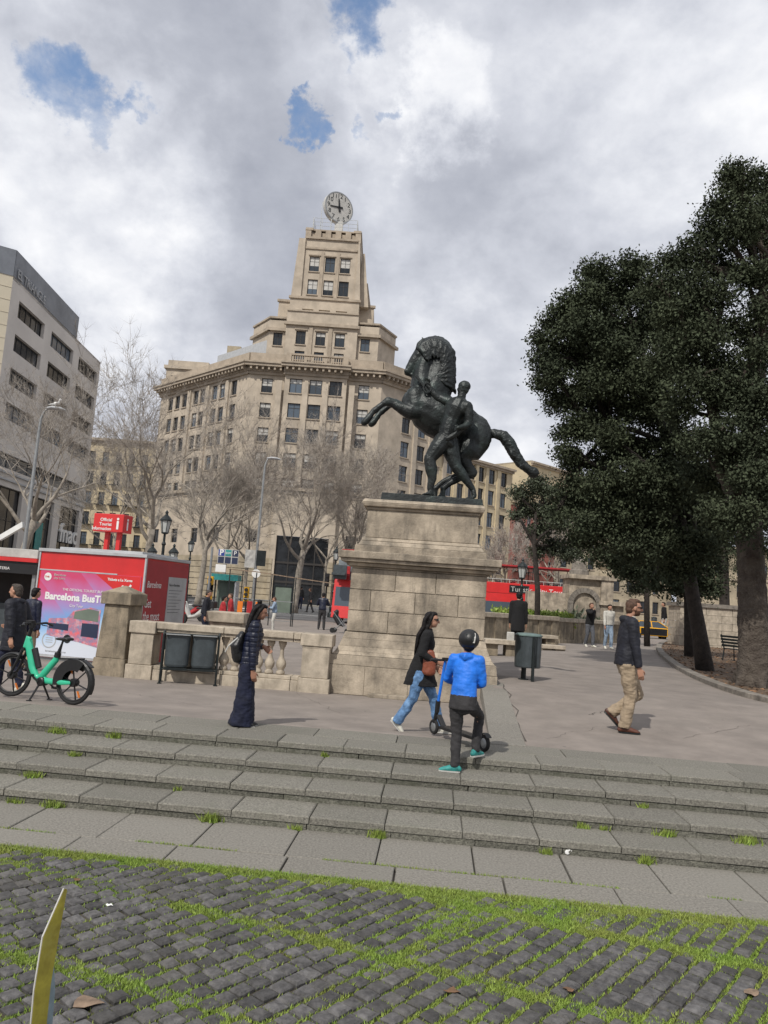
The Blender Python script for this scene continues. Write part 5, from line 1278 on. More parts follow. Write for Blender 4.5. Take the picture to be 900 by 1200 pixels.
for x in (.62,):
    m_ = MB(); m_.lathe([(.11 * sc_, -.019), (.11 * sc_, -.0167)], 18, (Q(x, .12)[0], 0, Q(x, .12)[1]), Matrix(((1, 0, 0, 0), (0, 0, 1, 0), (0, 1, 0, 0), (0, 0, 0, 1)))); m_.build('bus_wheel_print', M['iron'], po)
# red corner field of the poster
flat('poster_red_field', M['red'], [(WK * .55, zP1 - .004), (WK - .064, zP1 - .004), (WK - .064, zP1 - .52), (WK * .78, zP1 - .38)], -.0122, .0008)
# side wall writing and notice
XS, US = (0, 1, 0), (0, 0, 1)
put_text('Barcelona', .20, M['white'], ki, (WK + .014, .12, HK - .68), XS, US, 'side_lettering', .002, sx=.8, shear=.18)
put_text('Get\nthe most\nof it', .27, M['white'], ki, (WK + .014, .08, HK - 1.10), XS, US, 'side_lettering', .002, sx=.75)
m_ = MB(); m_.box(WK + .013, WK + .02, DK * .52, DK - .08, .25, HK - .42); nt_ = m_.build('notice_panel', M['lgrey'], ki)
put_text('Hop on Barcelona', .085, M['iron'], nt_, (WK + .022, DK * .54, HK - .62), XS, US, 'notice_lettering', .001, sx=.85)
m_ = MB()
for k in range(8): m_.box(WK + .0205, WK + .0225, DK * .55, DK * (.86 - .05 * (k % 3)), HK - .72 - k * .07, HK - .71 - k * .07)
m_.build('notice_lines', M['bin'], nt_)
m_ = MB(); m_.box(WK + .0205, WK + .0225, DK * .54, DK * .74, .28, .72); m_.build('notice_picture', M['bin'], nt_)
m_ = MB(); m_.box(WK + .0205, WK + .0225, DK * .76, DK - .1, .28, .72); m_.build('notice_picture', M['red2'], nt_)
# sign box over the roof
sg = empty('information_sign', (ki.location + kx * (WK * .55) + ky * (DK * .5) + Vector((0, 0, HK + .06)))[:], KY, 'red illuminated information sign box on two red posts above the kiosk roof', 'sign')
sz = (sg.location.y) / 900
zS0 = P(134, 624, sg.location.y).z - sg.location.z; zS1 = P(134, 603, sg.location.y).z - sg.location.z
xl_ = P(112, 612, sg.location.y).x - sg.location.x; xr_ = P(150, 614, sg.location.y).x - sg.location.x
m_ = MB(); m_.box(xl_, xr_, -.2, .2, zS0, zS1); bb = m_.build('box', M['red'], sg, bevel=.01)
for x in (xl_ + (xr_ - xl_) * .36, xl_ + (xr_ - xl_) * .76): m_ = MB(); m_.box(x - .045, x + .045, -.045, .045, 0, zS0 - .002); m_.build('post', M['red'], sg)
hh = zS1 - zS0; ww = xr_ - xl_
put_text('Official\nTourist\nInformation', hh * .25, M['white'], bb, (xl_ + ww * .62, -.204, zS1 - hh * .42), XD_, UD_, align='RIGHT', bold=.001)
put_text('i', hh * .95, M['white'], bb, (xl_ + ww * .76, -.204, zS0 + hh * .17), XD_, UD_, bold=.008)
put_text('i', hh * .95, M['white'], bb, (xr_ + .004, -.06, zS0 + hh * .17), (0, 1, 0), UD_, bold=.008)
# ============================================================ metro canopy at the left edge
cyy = 19.5; a = P(-40, 645, cyy); b = P(47, 646, cyy)
cn_ = empty('canopy_stall', ((a.x + b.x) / 2, cyy, -.13), 0, 'dark open stall with a pale roof band and red line at the left edge', 'kiosk')
zt_ = P(20, 643, cyy).z; zm_ = P(20, 662, cyy).z; zl_ = P(20, 671, cyy).z
xL, xR = a.x - 1.5, b.x
m_ = MB(); m_.box(xL, xR, cyy - .1, cyy + 2.2, zt_ - .22, zt_); m_.build('roof', M['offw'], cn_, world=True, bevel=.01)
m_ = MB(); m_.box(xL, xR, cyy - .13, cyy + 2.2, zt_ - .32, zt_ - .223); m_.build('red_band', M['red'], cn_, world=True)
m_ = MB(); m_.box(xL, xR, cyy - .08, cyy + 2.2, zt_ - .62, zt_ - .323); fs_ = m_.build('fascia', M['black'], cn_, world=True)
put_text('LA RAMBLA   CAFETERIA', .10, M['white'], fs_, (xL + 1.6 - cn_.location.x, -.085, zt_ - .54 + .13), XD_)
m_ = MB(); m_.box(xL, xR - .1, cyy + 1.8, cyy + 2.0, -.13, zt_ - .62); m_.build('back_wall', M['frame'], cn_, world=True)
for x in (xR - .08, xL + 1.4, xL + .1): m_ = MB(); m_.box(x - .04, x + .04, cyy, cyy + .08, -.13, zt_ - .62); m_.build('post', M['metal'], cn_, world=True)
m_ = MB(); m_.box(xL + .5, xR - .8, cyy + .7, cyy + 1.3, -.13, .85); m_.build('counter', M['bin'], cn_, world=True)
# ============================================================ e-bike
g0 = G(84, 826); g1 = G(20, 820); rW = .285
wb = 1.03; by = R(150)
rear = Vector((g0.x, g0.y, 0)); fdir = (Vector((g1.x, g1.y, 0)) - rear).normalized()
fa = math.atan2(.33, -.94)
bk = empty('electric_bicycle', (g0.x, g0.y, g0.z), fa, 'mint green electric share bicycle parked on its stand beside the kiosk', 'bicycle')
def wheel(x, nm_='wheel', steer=0):
    T = Matrix.Translation((x, 0, rW)) @ rotz(steer) @ Matrix.Rotation(math.pi / 2, 4, 'X')
    ty = MB(); pts_ = [T @ Vector((math.cos(2 * math.pi * k / 36) * (rW - .022), math.sin(2 * math.pi * k / 36) * (rW - .022), 0)) for k in range(37)]
    ty.tube(pts_, .023, 8, side=(T.to_3x3() @ Vector((0, 0, 1)))); w_ = ty.build(nm_, M['tyre'], bk, smooth=True)
    rm = MB(); pts_ = [T @ Vector((math.cos(2 * math.pi * k / 36) * (rW - .052), math.sin(2 * math.pi * k / 36) * (rW - .052), 0)) for k in range(37)]
    rm.tube(pts_, [(.010, .014)] * 37, 6, side=(T.to_3x3() @ Vector((0, 0, 1)))); rm.lathe([(.05, -.045), (.055, -.03), (.055, .03), (.05, .045)], 14, T.translation, T.to_3x3().to_4x4())
    for k in range(6): a = k * math.pi / 3 + .3; rm.bar(T @ Vector((math.cos(a) * .04, math.sin(a) * .04, 0)), T @ Vector((math.cos(a) * (rW - .05), math.sin(a) * (rW - .05), 0)), .018, .012)
    rm.build('rim', M['black'], w_)
    for k in (1, 4): rf = MB(); a = k * math.pi / 3 + .05; rf.bar(T @ Vector((math.cos(a) * .12, math.sin(a) * .12, .015)), T @ Vector((math.cos(a) * .21, math.sin(a) * .21, .015)), .028, .01); rf.build('reflector', M['orange'], w_)
    return w_
wheel(0); wheel(wb, steer=R(8))
sd_ = (0, 1, 0)
m_ = MB()
m_.tube([(wb - .20, 0, .80), (wb - .235, 0, .66), (wb - .32, 0, .42), (wb - .40, 0, .30), (wb - .47, 0, .262)], [(.032, .05), (.04, .058), (.04, .055), (.04, .052), (.036, .045)], 12, side=sd_)
m_.tube([(wb - .46, 0, .27), (wb - .53, 0, .36), (.335, 0, .55), (.315, 0, .62)], [(.038, .045), (.04, .05), (.038, .045), (.036, .042)], 12, side=sd_)
m_.tube([(wb - .43, 0, .265), (.34, 0, .262), (.16, .055, .272), (0.0, .075, .285)], [(.038, .045), (.036, .042), (.015, .034), (.010, .024)], 12, side=sd_)
m_.tube([(.34, 0, .262), (.16, -.055, .272), (0.0, -.075, .285)], [(.03, .042), (.015, .034), (.010, .024)], 12, side=sd_)
m_.tube([(wb - .16, 0, .66), (wb - .20, 0, .82)], [(.03, .034), (.03, .034)], 12, side=sd_)
organic('frame', m_, M['mint'], bk, .008, 3)
m_ = MB(); m_.tube([(wb - .275, 0, .63), (wb - .385, 0, .38)], [(.036, .048), (.036, .045)], 10, side=sd_); T = None
o = m_.build('battery', M['black'], bk, bevel=.006); o.location = (-.045, 0, .035)
m_ = MB()
for s in (-1, 1): m_.tube([(wb - .165, s * .045, .64), (wb - .10, s * .05, .48), (wb, s * .05, rW)], [.022, .02, .015], 8)
m_.tube([(wb - .165, -.05, .645), (wb - .165, .05, .645)], .024, 8); m_.build('fork', M['black'], bk)
m_ = MB(); m_.tube([(wb - .195, 0, .80), (wb - .235, 0, .96)], [.026, .026], 10); m_.tube([(wb - .235, 0, .93), (wb - .235, 0, 1.0)], [.04, .045], 10); m_.build('stem', M['black'], bk)
m_ = MB(); m_.tube([(wb - .34, -.27, .97), (wb - .28, -.2, 1.0), (wb - .225, -.08, .985), (wb - .225, .08, .985), (wb - .28, .2, 1.0), (wb - .34, .27, .97)], [.017, .016, .013, .013, .016, .017], 8)
for s in (-1, 1): m_.tube([(wb - .25, s * .14, .99), (wb - .22, s * .2, .965), (wb - .27, s * .25, .955)], .007, 6)
m_.box(wb - .25, wb - .15, -.04, .04, .99, 1.03); m_.build('handlebar', M['black'], bk)
m_ = MB(); m_.tube([(.318, 0, .60), (.27, 0, .76), (.258, 0, .80)], [.03, .014, .014], 10); m_.tube([(.322, 0, .585), (.312, 0, .64)], [.045, .042], 12); m_.build('seat_post', M['black'], bk)
m_ = MB(); m_.tube([(.14, 0, .832), (.18, 0, .835), (.25, 0, .825), (.33, 0, .822), (.37, 0, .82)], [(.07, .022), (.075, .026), (.045, .022), (.025, .018), (.018, .012)], 12, rnd=True, side=sd_); m_.build('saddle', M['black'], bk, smooth=True)
m_ = MB()
def guard(cx_, a0, a1, w_, r_g):
    n = 16; vs = []
    for i in range(n + 1):
        a = R(a0 + (a1 - a0) * i / n)
        for s, dr_ in ((-1, -.02), (-.6, 0), (.6, 0), (1, -.02)): vs.append((cx_ + math.cos(a) * (r_g + dr_), s * w_, rW + math.sin(a) * (r_g + dr_)))
    m_.add(vs, [(i * 4 + j, i * 4 + j + 1, i * 4 + 5 + j, i * 4 + 4 + j) for i in range(n) for j in range(3)])
guard(0, 5, 205, .04, rW + .022); o = m_.build('rear_mudguard', M['black'], bk)
md = o.modifiers.new('s', 'SOLIDIFY'); md.thickness = .004
m_ = MB(); guard(wb, 20, 120, .035, rW + .02); o = m_.build('front_mudguard', M['black'], bk); md = o.modifiers.new('s', 'SOLIDIFY'); md.thickness = .004
# skirt guard over the front quarter of the rear wheel
m_ = MB(); pts_ = [(math.cos(R(a)) * (rW + .02), .055, rW + math.sin(R(a)) * (rW + .02)) for a in range(-10, 130, 12)] + [(math.cos(R(a)) * (rW * .55), .055, rW + math.sin(R(a)) * (rW * .55)) for a in range(118, -22, -12)]
n2 = len(pts_) // 2
for yy in (.052, -.056):
    v_ = [(x, yy, z) for x, _, z in pts_]; outer = v_[:n2]; inner = v_[n2:][::-1]
    for i in range(n2 - 1): m_.add([outer[i], outer[i + 1], inner[i + 1], inner[i]], [(0, 1, 2, 3)])
o = m_.build('skirt_guard', M['black'], bk); md = o.modifiers.new('s', 'SOLIDIFY'); md.thickness = .004
m_ = MB(); m_.bar((-.26, 0, .50), (-.12, 0, .585), .07, .012); m_.tube([(.30, .0, .57), (-.12, 0, .60)], .012, 6); m_.build('rack', M['black'], bk)
m_ = MB(); m_.lathe([(.045, -.06), (.06, -.05), (.06, .05), (.045, .06)], 16, (wb - .52, 0, .25), Matrix.Rotation(math.pi / 2, 4, 'X')); m_.bar((wb - .52, -.085, .25), (wb - .64, -.085, .17), .02); m_.bar((wb - .52, .085, .25), (wb - .40, .085, .33), .02)
m_.box(wb - .69, wb - .59, -.16, -.09, .155, .18); m_.box(wb - .45, wb - .35, .09, .16, .32, .345); m_.build('crank', M['black'], bk)
m_ = MB()
for s in (-1, 1): m_.tube([(wb - .50, s * .03, .22), (wb - .50 + s * .05, s * .13, .0)], [.014, .012], 6); m_.box(wb - .53 + s * .05, wb - .47 + s * .05, s * .13 - .02, s * .13 + .02, 0, .012)
m_.build('kickstand', M['black'], bk)
# ============================================================ yellow board bottom left
yb0 = P(63, 1040, 2.0)
bd = empty('yellow_board', (P(64, 1120, 2.0).x, 2.0, ZLOW), R(62), 'thin yellow board with a slanted top on a grey post, lower left corner', 'board')
bm_ = MB(); 
def Bp(px, py): q = P(px, py, 2.0); return q
lo = [P(75, 1041, 2.0), P(50, 1098, 2.0), P(40, 1160, 2.0), P(33, 1235, 2.0), P(50, 1235, 2.0), P(59, 1152, 2.0), P(68, 1098, 2.0), P(78, 1042, 2.0)]
xs_ = Vector((math.cos(R(62)), math.sin(R(62)), 0)); k_ = 1 / math.cos(R(62))
o_ = bd.location
_t2 = Vector((xs_.x, xs_.y)); _o2 = Vector((o_.x, o_.y))
def bp(px, py): u, z = hitplane(px, py, _o2, _t2); return Vector((u, 0, z - o_.z))
pts_ = [bp(*p) for p in ((75, 1041), (50, 1098), (40, 1160), (33, 1235), (50, 1235), (59, 1152), (68, 1098), (78, 1042))]
bm_.prism([p + Vector((0, -.0025, 0)) for p in pts_], (0, .005, 0)); pnl = bm_.build('panel', M['yellow_b'] if 'yellow_b' in M else M['yellow'], bd)
bm_ = MB()
for a, b in zip(pts_[:3], pts_[1:4]): bm_.bar(a, b, .004, .004)
bm_.build('edge_strip', M['offw'], pnl)
bm_ = MB(); bm_.prism([bp(x, y) + Vector((0, .004, 0)) for x, y in ((64, 1118), (52, 1165), (42, 1235), (60, 1235), (66, 1160))], (0, .004, 0)); bm_.build('lower_panel', M['pblue'], bd)
x_ = bp(50, 1215).x; bm_ = MB(); bm_.box(x_ - .012, x_ + .012, .009, .03, 0, bp(50, 1190).z); bm_.build('post', M['lgrey'], bd) 
# ============================================================ people
def hand(mb, w, dr, pn, s, curl=.5, left=True):
    """palm + five bent fingers. w wrist, dr direction of the hand, pn palm normal, s hand length (about .18)"""
    dr = Vector(dr).normalized(); pn = Vector(pn); pn = (pn - dr * pn.dot(dr)).normalized(); sd = dr.cross(pn) * (1 if left else -1)
    mb.tube([w - dr * s * .1, w + dr * s * .12, w + dr * s * .3, w + dr * s * .5], [(s * .16, s * .12), (s * .19, s * .10), (s * .23, s * .09), (s * .22, s * .07)], 10, rnd=True, side=sd)
    for k, (o, l) in enumerate(((-.17, .40), (-.06, .47), (.055, .44), (.165, .34))):
        a = w + dr * s * .46 + sd * s * o; d = dr; l *= s; P_ = [a]; ang = 0
        for j, f in enumerate((.42, .32, .26)):
            ang += curl * (.55 + .1 * k) ; dd = dr * math.cos(ang) + pn * math.sin(ang); P_.append(P_[-1] + dd * l * f)
        mb.tube(P_, [s * .052, s * .048, s * .043, s * .036], 6, rnd=True)
    a = w + dr * s * .14 - sd * s * .17; d1 = (dr * .6 - sd * .65 + pn * .35).normalized(); d2 = (dr * .9 - sd * .15 + pn * .5).normalized()
    mb.tube([a, a + d1 * s * .17, a + d1 * s * .17 + d2 * s * .17, a + d1 * s * .17 + d2 * s * .28], [s * .07, s * .058, s * .05, s * .04], 6, rnd=True)
def person(loc, yaw, H, pose, fit, label, group=None, fine=True, cat='person'):
    """local frame: +x forward, +y to the person's left"""
    rt = empty('person', loc[:], yaw, label, cat, group)
    g_ = lambda k, d: pose.get(k, d)
    V = lambda t: Vector(t) * H
    lean = g_('lean', .02); hz = g_('hip', .515); tw = g_('twist', 0); hip = V((g_('hipx', 0), 0, hz))
    hips = {1: hip + V((0, .048, -.01)), -1: hip + V((0, -.048, -.01))}
    sh = V((g_('hipx', 0) + lean, 0, hz + .295)); st, ct = math.sin(tw), math.cos(tw)
    sw = g_('shw', .098)
    shs = {1: sh + V((-st * sw, ct * sw, 0)), -1: sh + V((st * sw, -ct * sw, 0))}
    neck = sh + V((.004, 0, .035)); hc = sh + V((g_('headx', .022), g_('heady', 0), .115 + g_('headz', 0)))
    ank = {1: V(g_('ankL', (0, .05, .045))), -1: V(g_('ankR', (0, -.05, .045)))}
    toe = {1: g_('toeL', (1, .12, -.28)), -1: g_('toeR', (1, -.12, -.28))}
    bend = g_('bend', ()); kn = {}
    for s in (1, -1):
        ll = .245 * H if s in bend else min(.25 * H, (ank[s] - hips[s]).length * .505)
        kn[s] = ik(hips[s], ank[s], ll, ll, Vector((1, .1 * s, 0)))
    wr = {1: V(g_('wrL', (.02, .135, .47))), -1: V(g_('wrR', (.02, -.135, .47)))}
    eb = {s: ik(shs[s], wr[s], .165 * H, .145 * H, Vector(g_('pole' + ('L' if s == 1 else 'R'), (-1, .5 * s, -.2)))) for s in (1, -1)}
    hd = {s: Vector(g_('hd' + ('L' if s == 1 else 'R'), tuple((wr[s] - eb[s]).normalized()))) for s in (1, -1)}
    hy = g_('headyaw', 0); hp = g_('headpitch', 0)
    HR = Matrix.Rotation(hy, 4, 'Z') @ Matrix.Rotation(hp, 4, 'Y'); hsc = H * g_('headscale', 1)
    def hp_(x, y, z): return hc + (HR @ Vector((x, y, z))) * hsc
    vox = .0065 if fine else .016
    b = MB()
    b.tube([hip + V((0, 0, -.03)), hip + V((0, 0, .04)), hip + V((lean * .3, 0, .12)), sh + V((0, 0, -.06)), sh + V((0, 0, .0))], [(V((1, 0, 0)).x * .075, H * .05), (H * .078, H * .052), (H * .066, H * .045), (H * .08, H * .052), (H * .07, H * .04)], 14, rnd=True, side=(-st, ct, 0))
    b.tube([shs[1], sh, shs[-1]], [H * .026, H * .034, H * .026], 10, rnd=True)
    for s in (1, -1):
        b.tube([hips[s], hips[s] * .5 + kn[s] * .5, kn[s]], [H * .046, H * .04, H * .028], 10, rnd=True)
        b.tube([kn[s], kn[s] * .6 + ank[s] * .4, ank[s]], [H * .028, H * .029, H * .018], 10, rnd=True)
        pass
        b.tube([shs[s], eb[s]], [H * .025, H * .019], 8, rnd=True); b.tube([eb[s], wr[s]], [H * .02, H * .013], 8, rnd=True)
        hand(b, wr[s], hd[s], Vector(g_('palm' + ('L' if s == 1 else 'R'), (0, -s, 0))), H * (.105 if fine else .11), g_('curl', .5), s == 1)
    b.tube([neck + V((-.005, 0, -.02)), neck + V((0, 0, .03)), hp_(-.005, 0, -.03)], [H * .032, H * .029, H * .03], 10, rnd=True)
    R4 = HR
    b.ell(hp_(-.006, 0, .012), (.056 * hsc, .044 * hsc, .052 * hsc), R4, 18, 12); b.ell(hp_(.012, 0, -.018), (.040 * hsc, .036 * hsc, .043 * hsc), R4, 16, 10); b.ell(hp_(.030, 0, -.047), (.015 * hsc, .018 * hsc, .011 * hsc), R4, 10, 6)
    b.tube([hp_(.046, 0, .012), hp_(.056, 0, -.005), hp_(.060, 0, -.014)], [.005 * hsc, .008 * hsc, .009 * hsc], 8, rnd=True)
    for s in (1, -1): b.ell(hp_(-.004, .044 * s, -.004), (.010 * hsc, .005 * hsc, .016 * hsc), R4, 10, 6); b.ell(hp_(.044, .017 * s, .014), (.007 * hsc, .012 * hsc, .004 * hsc), R4, 8, 5)
    inv = HR.inverted()
    beard = fit.get('beard')
    def paint(c):
        q = inv @ ((c - hc) / hsc)
        if q.length > .09: return 0
        if q.x > .036 and abs(abs(q.y) - .017) < .0065 and abs(q.z - .004) < .0045: return 1
        if q.x > .040 and abs(q.y) < .013 and abs(q.z + .030) < .0035: return 2
        if beard and q.x > -.002 and q.z < -.016 and q.z > -.064 and not (q.x > .044 and q.z > -.024) and abs(q.y) < .04: return 3
        return 0
    body = organic('body', b, [fit.get('skin', M['skin']), M['eye'], M['lip'], M['beard']], rt, vox, 2 if fine else 1, paint=paint if fine else None)
    # ---- trousers
    tm = fit['trousers']; tb = fit.get('tb', 1.0); t = MB(); flare = fit.get('flare', 0)
    if fit.get('skirt_trousers'):
        t.tube([hip + V((0, 0, .06)), hip + V((0, 0, -.02)), hip * .5 + (ank[1] + ank[-1]) * .25, (ank[1] + ank[-1]) * .5 * .75 + hip * .25, Vector(((ank[1].x + ank[-1].x) / 2 - .012 * H, 0, .004 * H))], [(H * .078, H * .058), (H * .086, H * .068), (H * .078, H * .064), (H * .082, H * .078), (H * .095, H * .104)], 22, side=(0, 1, 0))
        for s in (1, -1): t.tube([hips[s] + V((0, s * .01, 0)), V((ank[s].x / H, .06 * s, .006))], [(H * .055, H * .055), (H * .065, H * .085)], 14, side=(0, 1, 0))
    else:
        t.tube([hip + V((0, 0, .05)), hip + V((0, 0, 0)), hip + V((0, 0, -.04))], [(H * .084, H * .058), (H * .090, H * .066), (H * .08, H * .06)], 14, rnd=True, side=(0, 1, 0))
        for s in (1, -1):
            an = ank[s] + (ank[s] - kn[s]).normalized() * H * .01
            t.tube([hips[s] + V((0, 0, .01)), hips[s] * .55 + kn[s] * .45, kn[s], kn[s] * .5 + an * .5, an], [H * .059 * tb, H * .053 * tb, H * .041 * tb, H * .040 * tb, H * (.033 + flare) * tb], 12, rnd=False, side=(0, 1, 0))
            t.ell(kn[s], H * .041 * tb)
    tr = organic('trousers', t, tm, rt, .009 if fine else .018, 3, .010 * H / 1.7 * (1.3 if fine else .6), 9)
    # ---- shoes
    for s in (1, -1):
        if fit.get('no_shoes'): break
        tv = Vector(toe[s]); tv = tv.normalized(); up = Vector((0, 0, 1)) - tv * tv.z; up.normalize(); A = ank[s]; sm = MB()
        if abs(tv.z) < .4: tv2 = Vector((tv.x, tv.y, 0)).normalized(); base = Vector((A.x, A.y, A.z - .045 * H)); up = Vector((0, 0, 1))
        else: tv2 = tv; base = A - up * .035 * H
        rg = [(base - tv2 * H * .036 + up * H * .022, .016, .020), (base - tv2 * H * .018 + up * H * .03, .021, .030), (base + tv2 * H * .02 + up * H * .027, .023, .027), (base + tv2 * H * .06 + up * H * .019, .026, .019), (base + tv2 * H * .09 + up * H * .014, .025, .014), (base + tv2 * H * .105 + up * H * .010, .017, .009)]
        sm.tube([q[0] for q in rg], [(q[1] * H, q[2] * H) for q in rg], 12, rnd=True, side=tv2.cross(up))
        sh_ = organic('shoe', sm, fit['shoes'], rt, .006 if fine else .014, 1)
        if fine:
            so = MB(); n = 10; rgb = [(-.042, .012), (-.03, .022), (0, .024), (.05, .028), (.09, .027), (.112, .016)]
            lft = [base + tv2 * H * a + tv2.cross(up) * H * w_ for a, w_ in rgb]; rgt = [base + tv2 * H * a - tv2.cross(up) * H * w_ for a, w_ in reversed(rgb)]
            so.prism([p - up * 0 for p in lft + rgt], up * H * .009); so.build('sole', fit.get('sole', M['offw']), sh_)
    # ---- top
    tp = MB(); hem = g_('hem', .02); k = fit.get('bulk', 1.0); sd = (-st, ct, 0)
    hemz = hz - .0 + hem
    tp.tube([Vector((hip.x + fit.get('hemx', 0) * H, 0, hemz * H)), Vector((hip.x, 0, (hemz + max(.05, -hem * .8)) * H)), hip + V((lean * .45, 0, .14)), sh + V((0, 0, -.07)), sh + V((0, 0, -.01)), sh + V((.002, 0, .025))],
            [(H * .098 * k, H * .075 * k * fit.get('hemr', 1)), (H * .094 * k, H * .073 * k * (1 + (fit.get('hemr', 1) - 1) * .62)), (H * .086 * k, H * .067 * k), (H * .094 * k, H * .068 * k), (H * .088 * k, H * .056 * k), (H * .046 * k, H * .042 * k)], 20, side=sd)
    tp.tube([shs[1] + V((0, 0, -.004)), sh + V((0, 0, .01)), shs[-1] + V((0, 0, -.004))], [H * .036 * k, H * .045 * k, H * .036 * k], 10, rnd=True)
    cl = fit.get('cuff', .02)
    for s in (1, -1):
        we = wr[s] - (wr[s] - eb[s]).normalized() * H * .012
        tp.tube([shs[s], shs[s] * .5 + eb[s] * .5, eb[s]], [H * .038 * k, H * .035 * k, H * .031 * k], 12, rnd=True); tp.tube([eb[s], eb[s] * .5 + we * .5, we], [H * .031 * k, H * .028 * k, H * (.0225) * k], 12)
    tp.tube([neck + V((-.002, 0, -.01)), neck + V((0, 0, .014))], [H * .041, H * .038], 12)
    if fit.get('hood'):
        tp.tube([neck + V((.0, .036, .0)), neck + V((-.035, .03, -.005)), neck + V((-.05, 0, -.012)), neck + V((-.035, -.03, -.005)), neck + V((0, -.036, .0))], [H * .018, H * .026, H * .033, H * .026, H * .018], 10, rnd=True)
    ribs = fit.get('ribs')
    def strong(c): return (-.9 if ribs and (c.z * ribs) % 1 < .22 else 0)
    top = organic('jacket', tp, fit['top'] if not fit.get('two') else [fit['top'], fit['two'][0]], rt, .009 if fine else .018, 3, .009 * H / 1.7 * (1 if fine else .6), 8, strong=strong if ribs else None, paint=(lambda c: 1 if c.z < fit['two'][1] * H else 0) if fit.get('two') else None)
    # ---- hair
    hr = fit.get('hair')
    if hr:
        hb = MB(); hl = fit.get('hairlen', 0)
        hb.ell(hp_(-.015, 0, .018), (.051 * hsc, .047 * hsc, .052 * hsc), R4, 18, 12); hb.ell(hp_(.010, 0, .050), (.036 * hsc, .036 * hsc, .02 * hsc), R4, 12, 8); hb.ell(hp_(-.035, 0, -.012), (.03 * hsc, .041 * hsc, .04 * hsc), R4, 12, 8)
        if hl:
            d0 = fit.get('hairback', .05)
            for j in range(7):
                y_ = (j - 3) * .012; hb.tube([hp_(-.02, y_, .05), hp_(-.055, y_ * 1.1, .0), hp_(-.06, y_ * 1.2, -.06), sh + V((-d0, y_ * 1.25, -.02)), sh + V((-d0 - .008, y_ * 1.2, -hl * .6)), sh + V((-d0 + fit.get('hairtip', 0), y_ * .8, -hl - .012 * (j % 3)))], [H * .014, H * .020, H * .021, H * .020, H * .017, H * .008], 8, rnd=True)
            for s in (1, -1): hb.tube([hp_(.012, .030 * s, .05), hp_(-.006, .044 * s, .01), hp_(-.018, .046 * s, -.04), sh + V((-.02, .045 * s, -.01)), sh + V((-.03, .05 * s, -hl * .5))], [H * .010, H * .013, H * .014, H * .014, H * .006], 8, rnd=True)
        organic('hair', hb, hr, rt, .008 if fine else .014, 7 if hl else 2, .003 if hl else .006, 22)
    rt['_j'] = 0; del rt['_j']
    return dict(rt=rt, H=H, hc=hc, hp=hp_, HR=HR, sh=sh, shs=shs, eb=eb, wr=wr, hip=hip, ank=ank, kn=kn, neck=neck, hsc=hsc)
def ppm(p): return p.y / 900.0   # metres per photo pixel at that depth (approx.)
# --- woman in navy, left
p = G(284, 850); H = 1.52
j = person(p, 0.15, H, dict(hip=.50, lean=.03, headpitch=.22, headx=.034, headz=-.008, ankL=(.01, .03, .04), ankR=(-.01, -.03, .04), wrR=(.045, -.115, .435), wrL=(.12, .05, .62), poleL=(-1, .4, -.4), hdL=(.4, -.2, -.3), hdR=(.25, 0, -1), hem=-.02),
    dict(top=M['navy'], trousers=M['navyt'], shoes=M['black'], skirt_trousers=True, hair=M['hair_b'], hairlen=.11, hairback=.055, bulk=1.12, ribs=17, skin=M['skin2'], hemx=.0),
    'woman in a navy quilted jacket and wide navy trousers looking down before the balustrade')
rt = j['rt']; m_ = MB(); q = j['hp'](-.03, 0, .075); m_.ell(q, (H * .022, H * .02, H * .018)); organic('hair_bun', m_, M['hair_b'], rt, .006, 1, .004, 30)
# her shoulder bag hangs behind
m_ = MB(); c = j['hip'] + Vector((-.125, -.03, .17)); m_.tube([c + Vector((.02, 0, .15)), c + Vector((-.03, 0, .02)), c + Vector((.0, 0, -.12))], [(.10, .045), (.14, .08), (.12, .075)], 12, rnd=True, side=(0, 1, 0))
o = organic('handbag', m_, M['black'], None, .009, 3, .006, 14); o.location = rt.location; o.rotation_euler = rt.rotation_euler; tag(o, 'black shoulder bag on the back of the woman in the navy jacket', 'bag')
m_ = MB(); m_.tube([c + Vector((-.02, -.09, .12)), c + Vector((-.12, -.12, .02)), c + Vector((-.155, -.10, -.06))], [(.008, .004)] * 3, 6, side=(1, 0, 0)); s2 = m_.build('strap', M['offw'], o)
# --- woman in black walking
p = G(489, 858); H = 1.60
j = person(p, -.10, H, dict(hip=.490, lean=.03, ankR=(-.165, -.04, .075), toeR=(.75, 0, -.75), ankL=(.165, .04, .050), toeL=(.97, 0, .12), wrR=(.13, -.085, .57), poleR=(-1, -.5, -.5), wrL=(.12, .10, .52), hdR=(.8, .3, -.2), bend=(), hem=-.12, headx=.03, headpitch=.02),
    dict(top=M['blackc'], trousers=M['denim'], shoes=M['shoe_w'], hair=M['hair_b'], hairlen=.16, hairback=.07, hairtip=-.02, bulk=1.02, flare=.012, tb=1.0, hemr=1.85, skin=M['skin']),
    'woman with long dark hair in a black coat and blue jeans striding past the pedestal')
rt = j['rt']
m_ = MB()
for s in (1, -1): m_.box(.042, .054, s * .004 if s > 0 else -.036, .036 if s > 0 else -.004, -.004, .017); m_.box(-.01, .045, s * .037 - .002, s * .037 + .002, .006, .012)
m_.box(.050, .054, -.006, .006, .009, .013)
m_.v = [tuple(j['hp'](*v)) for v in m_.v]; m_.build('sunglasses', M['black'], rt)
m_ = MB(); c = Vector((.105, -.16, .565 * H)); m_.tube([c + Vector((-.01, 0, .13)), c + Vector((0, 0, .03)), c + Vector((.0, 0, -.13))], [(.03, .065), (.04, .085), (.04, .09)], 12, rnd=True, side=(0, 1, 0)); o = organic('handbag', m_, M['brownb'], None, .008, 2, .004, 14)
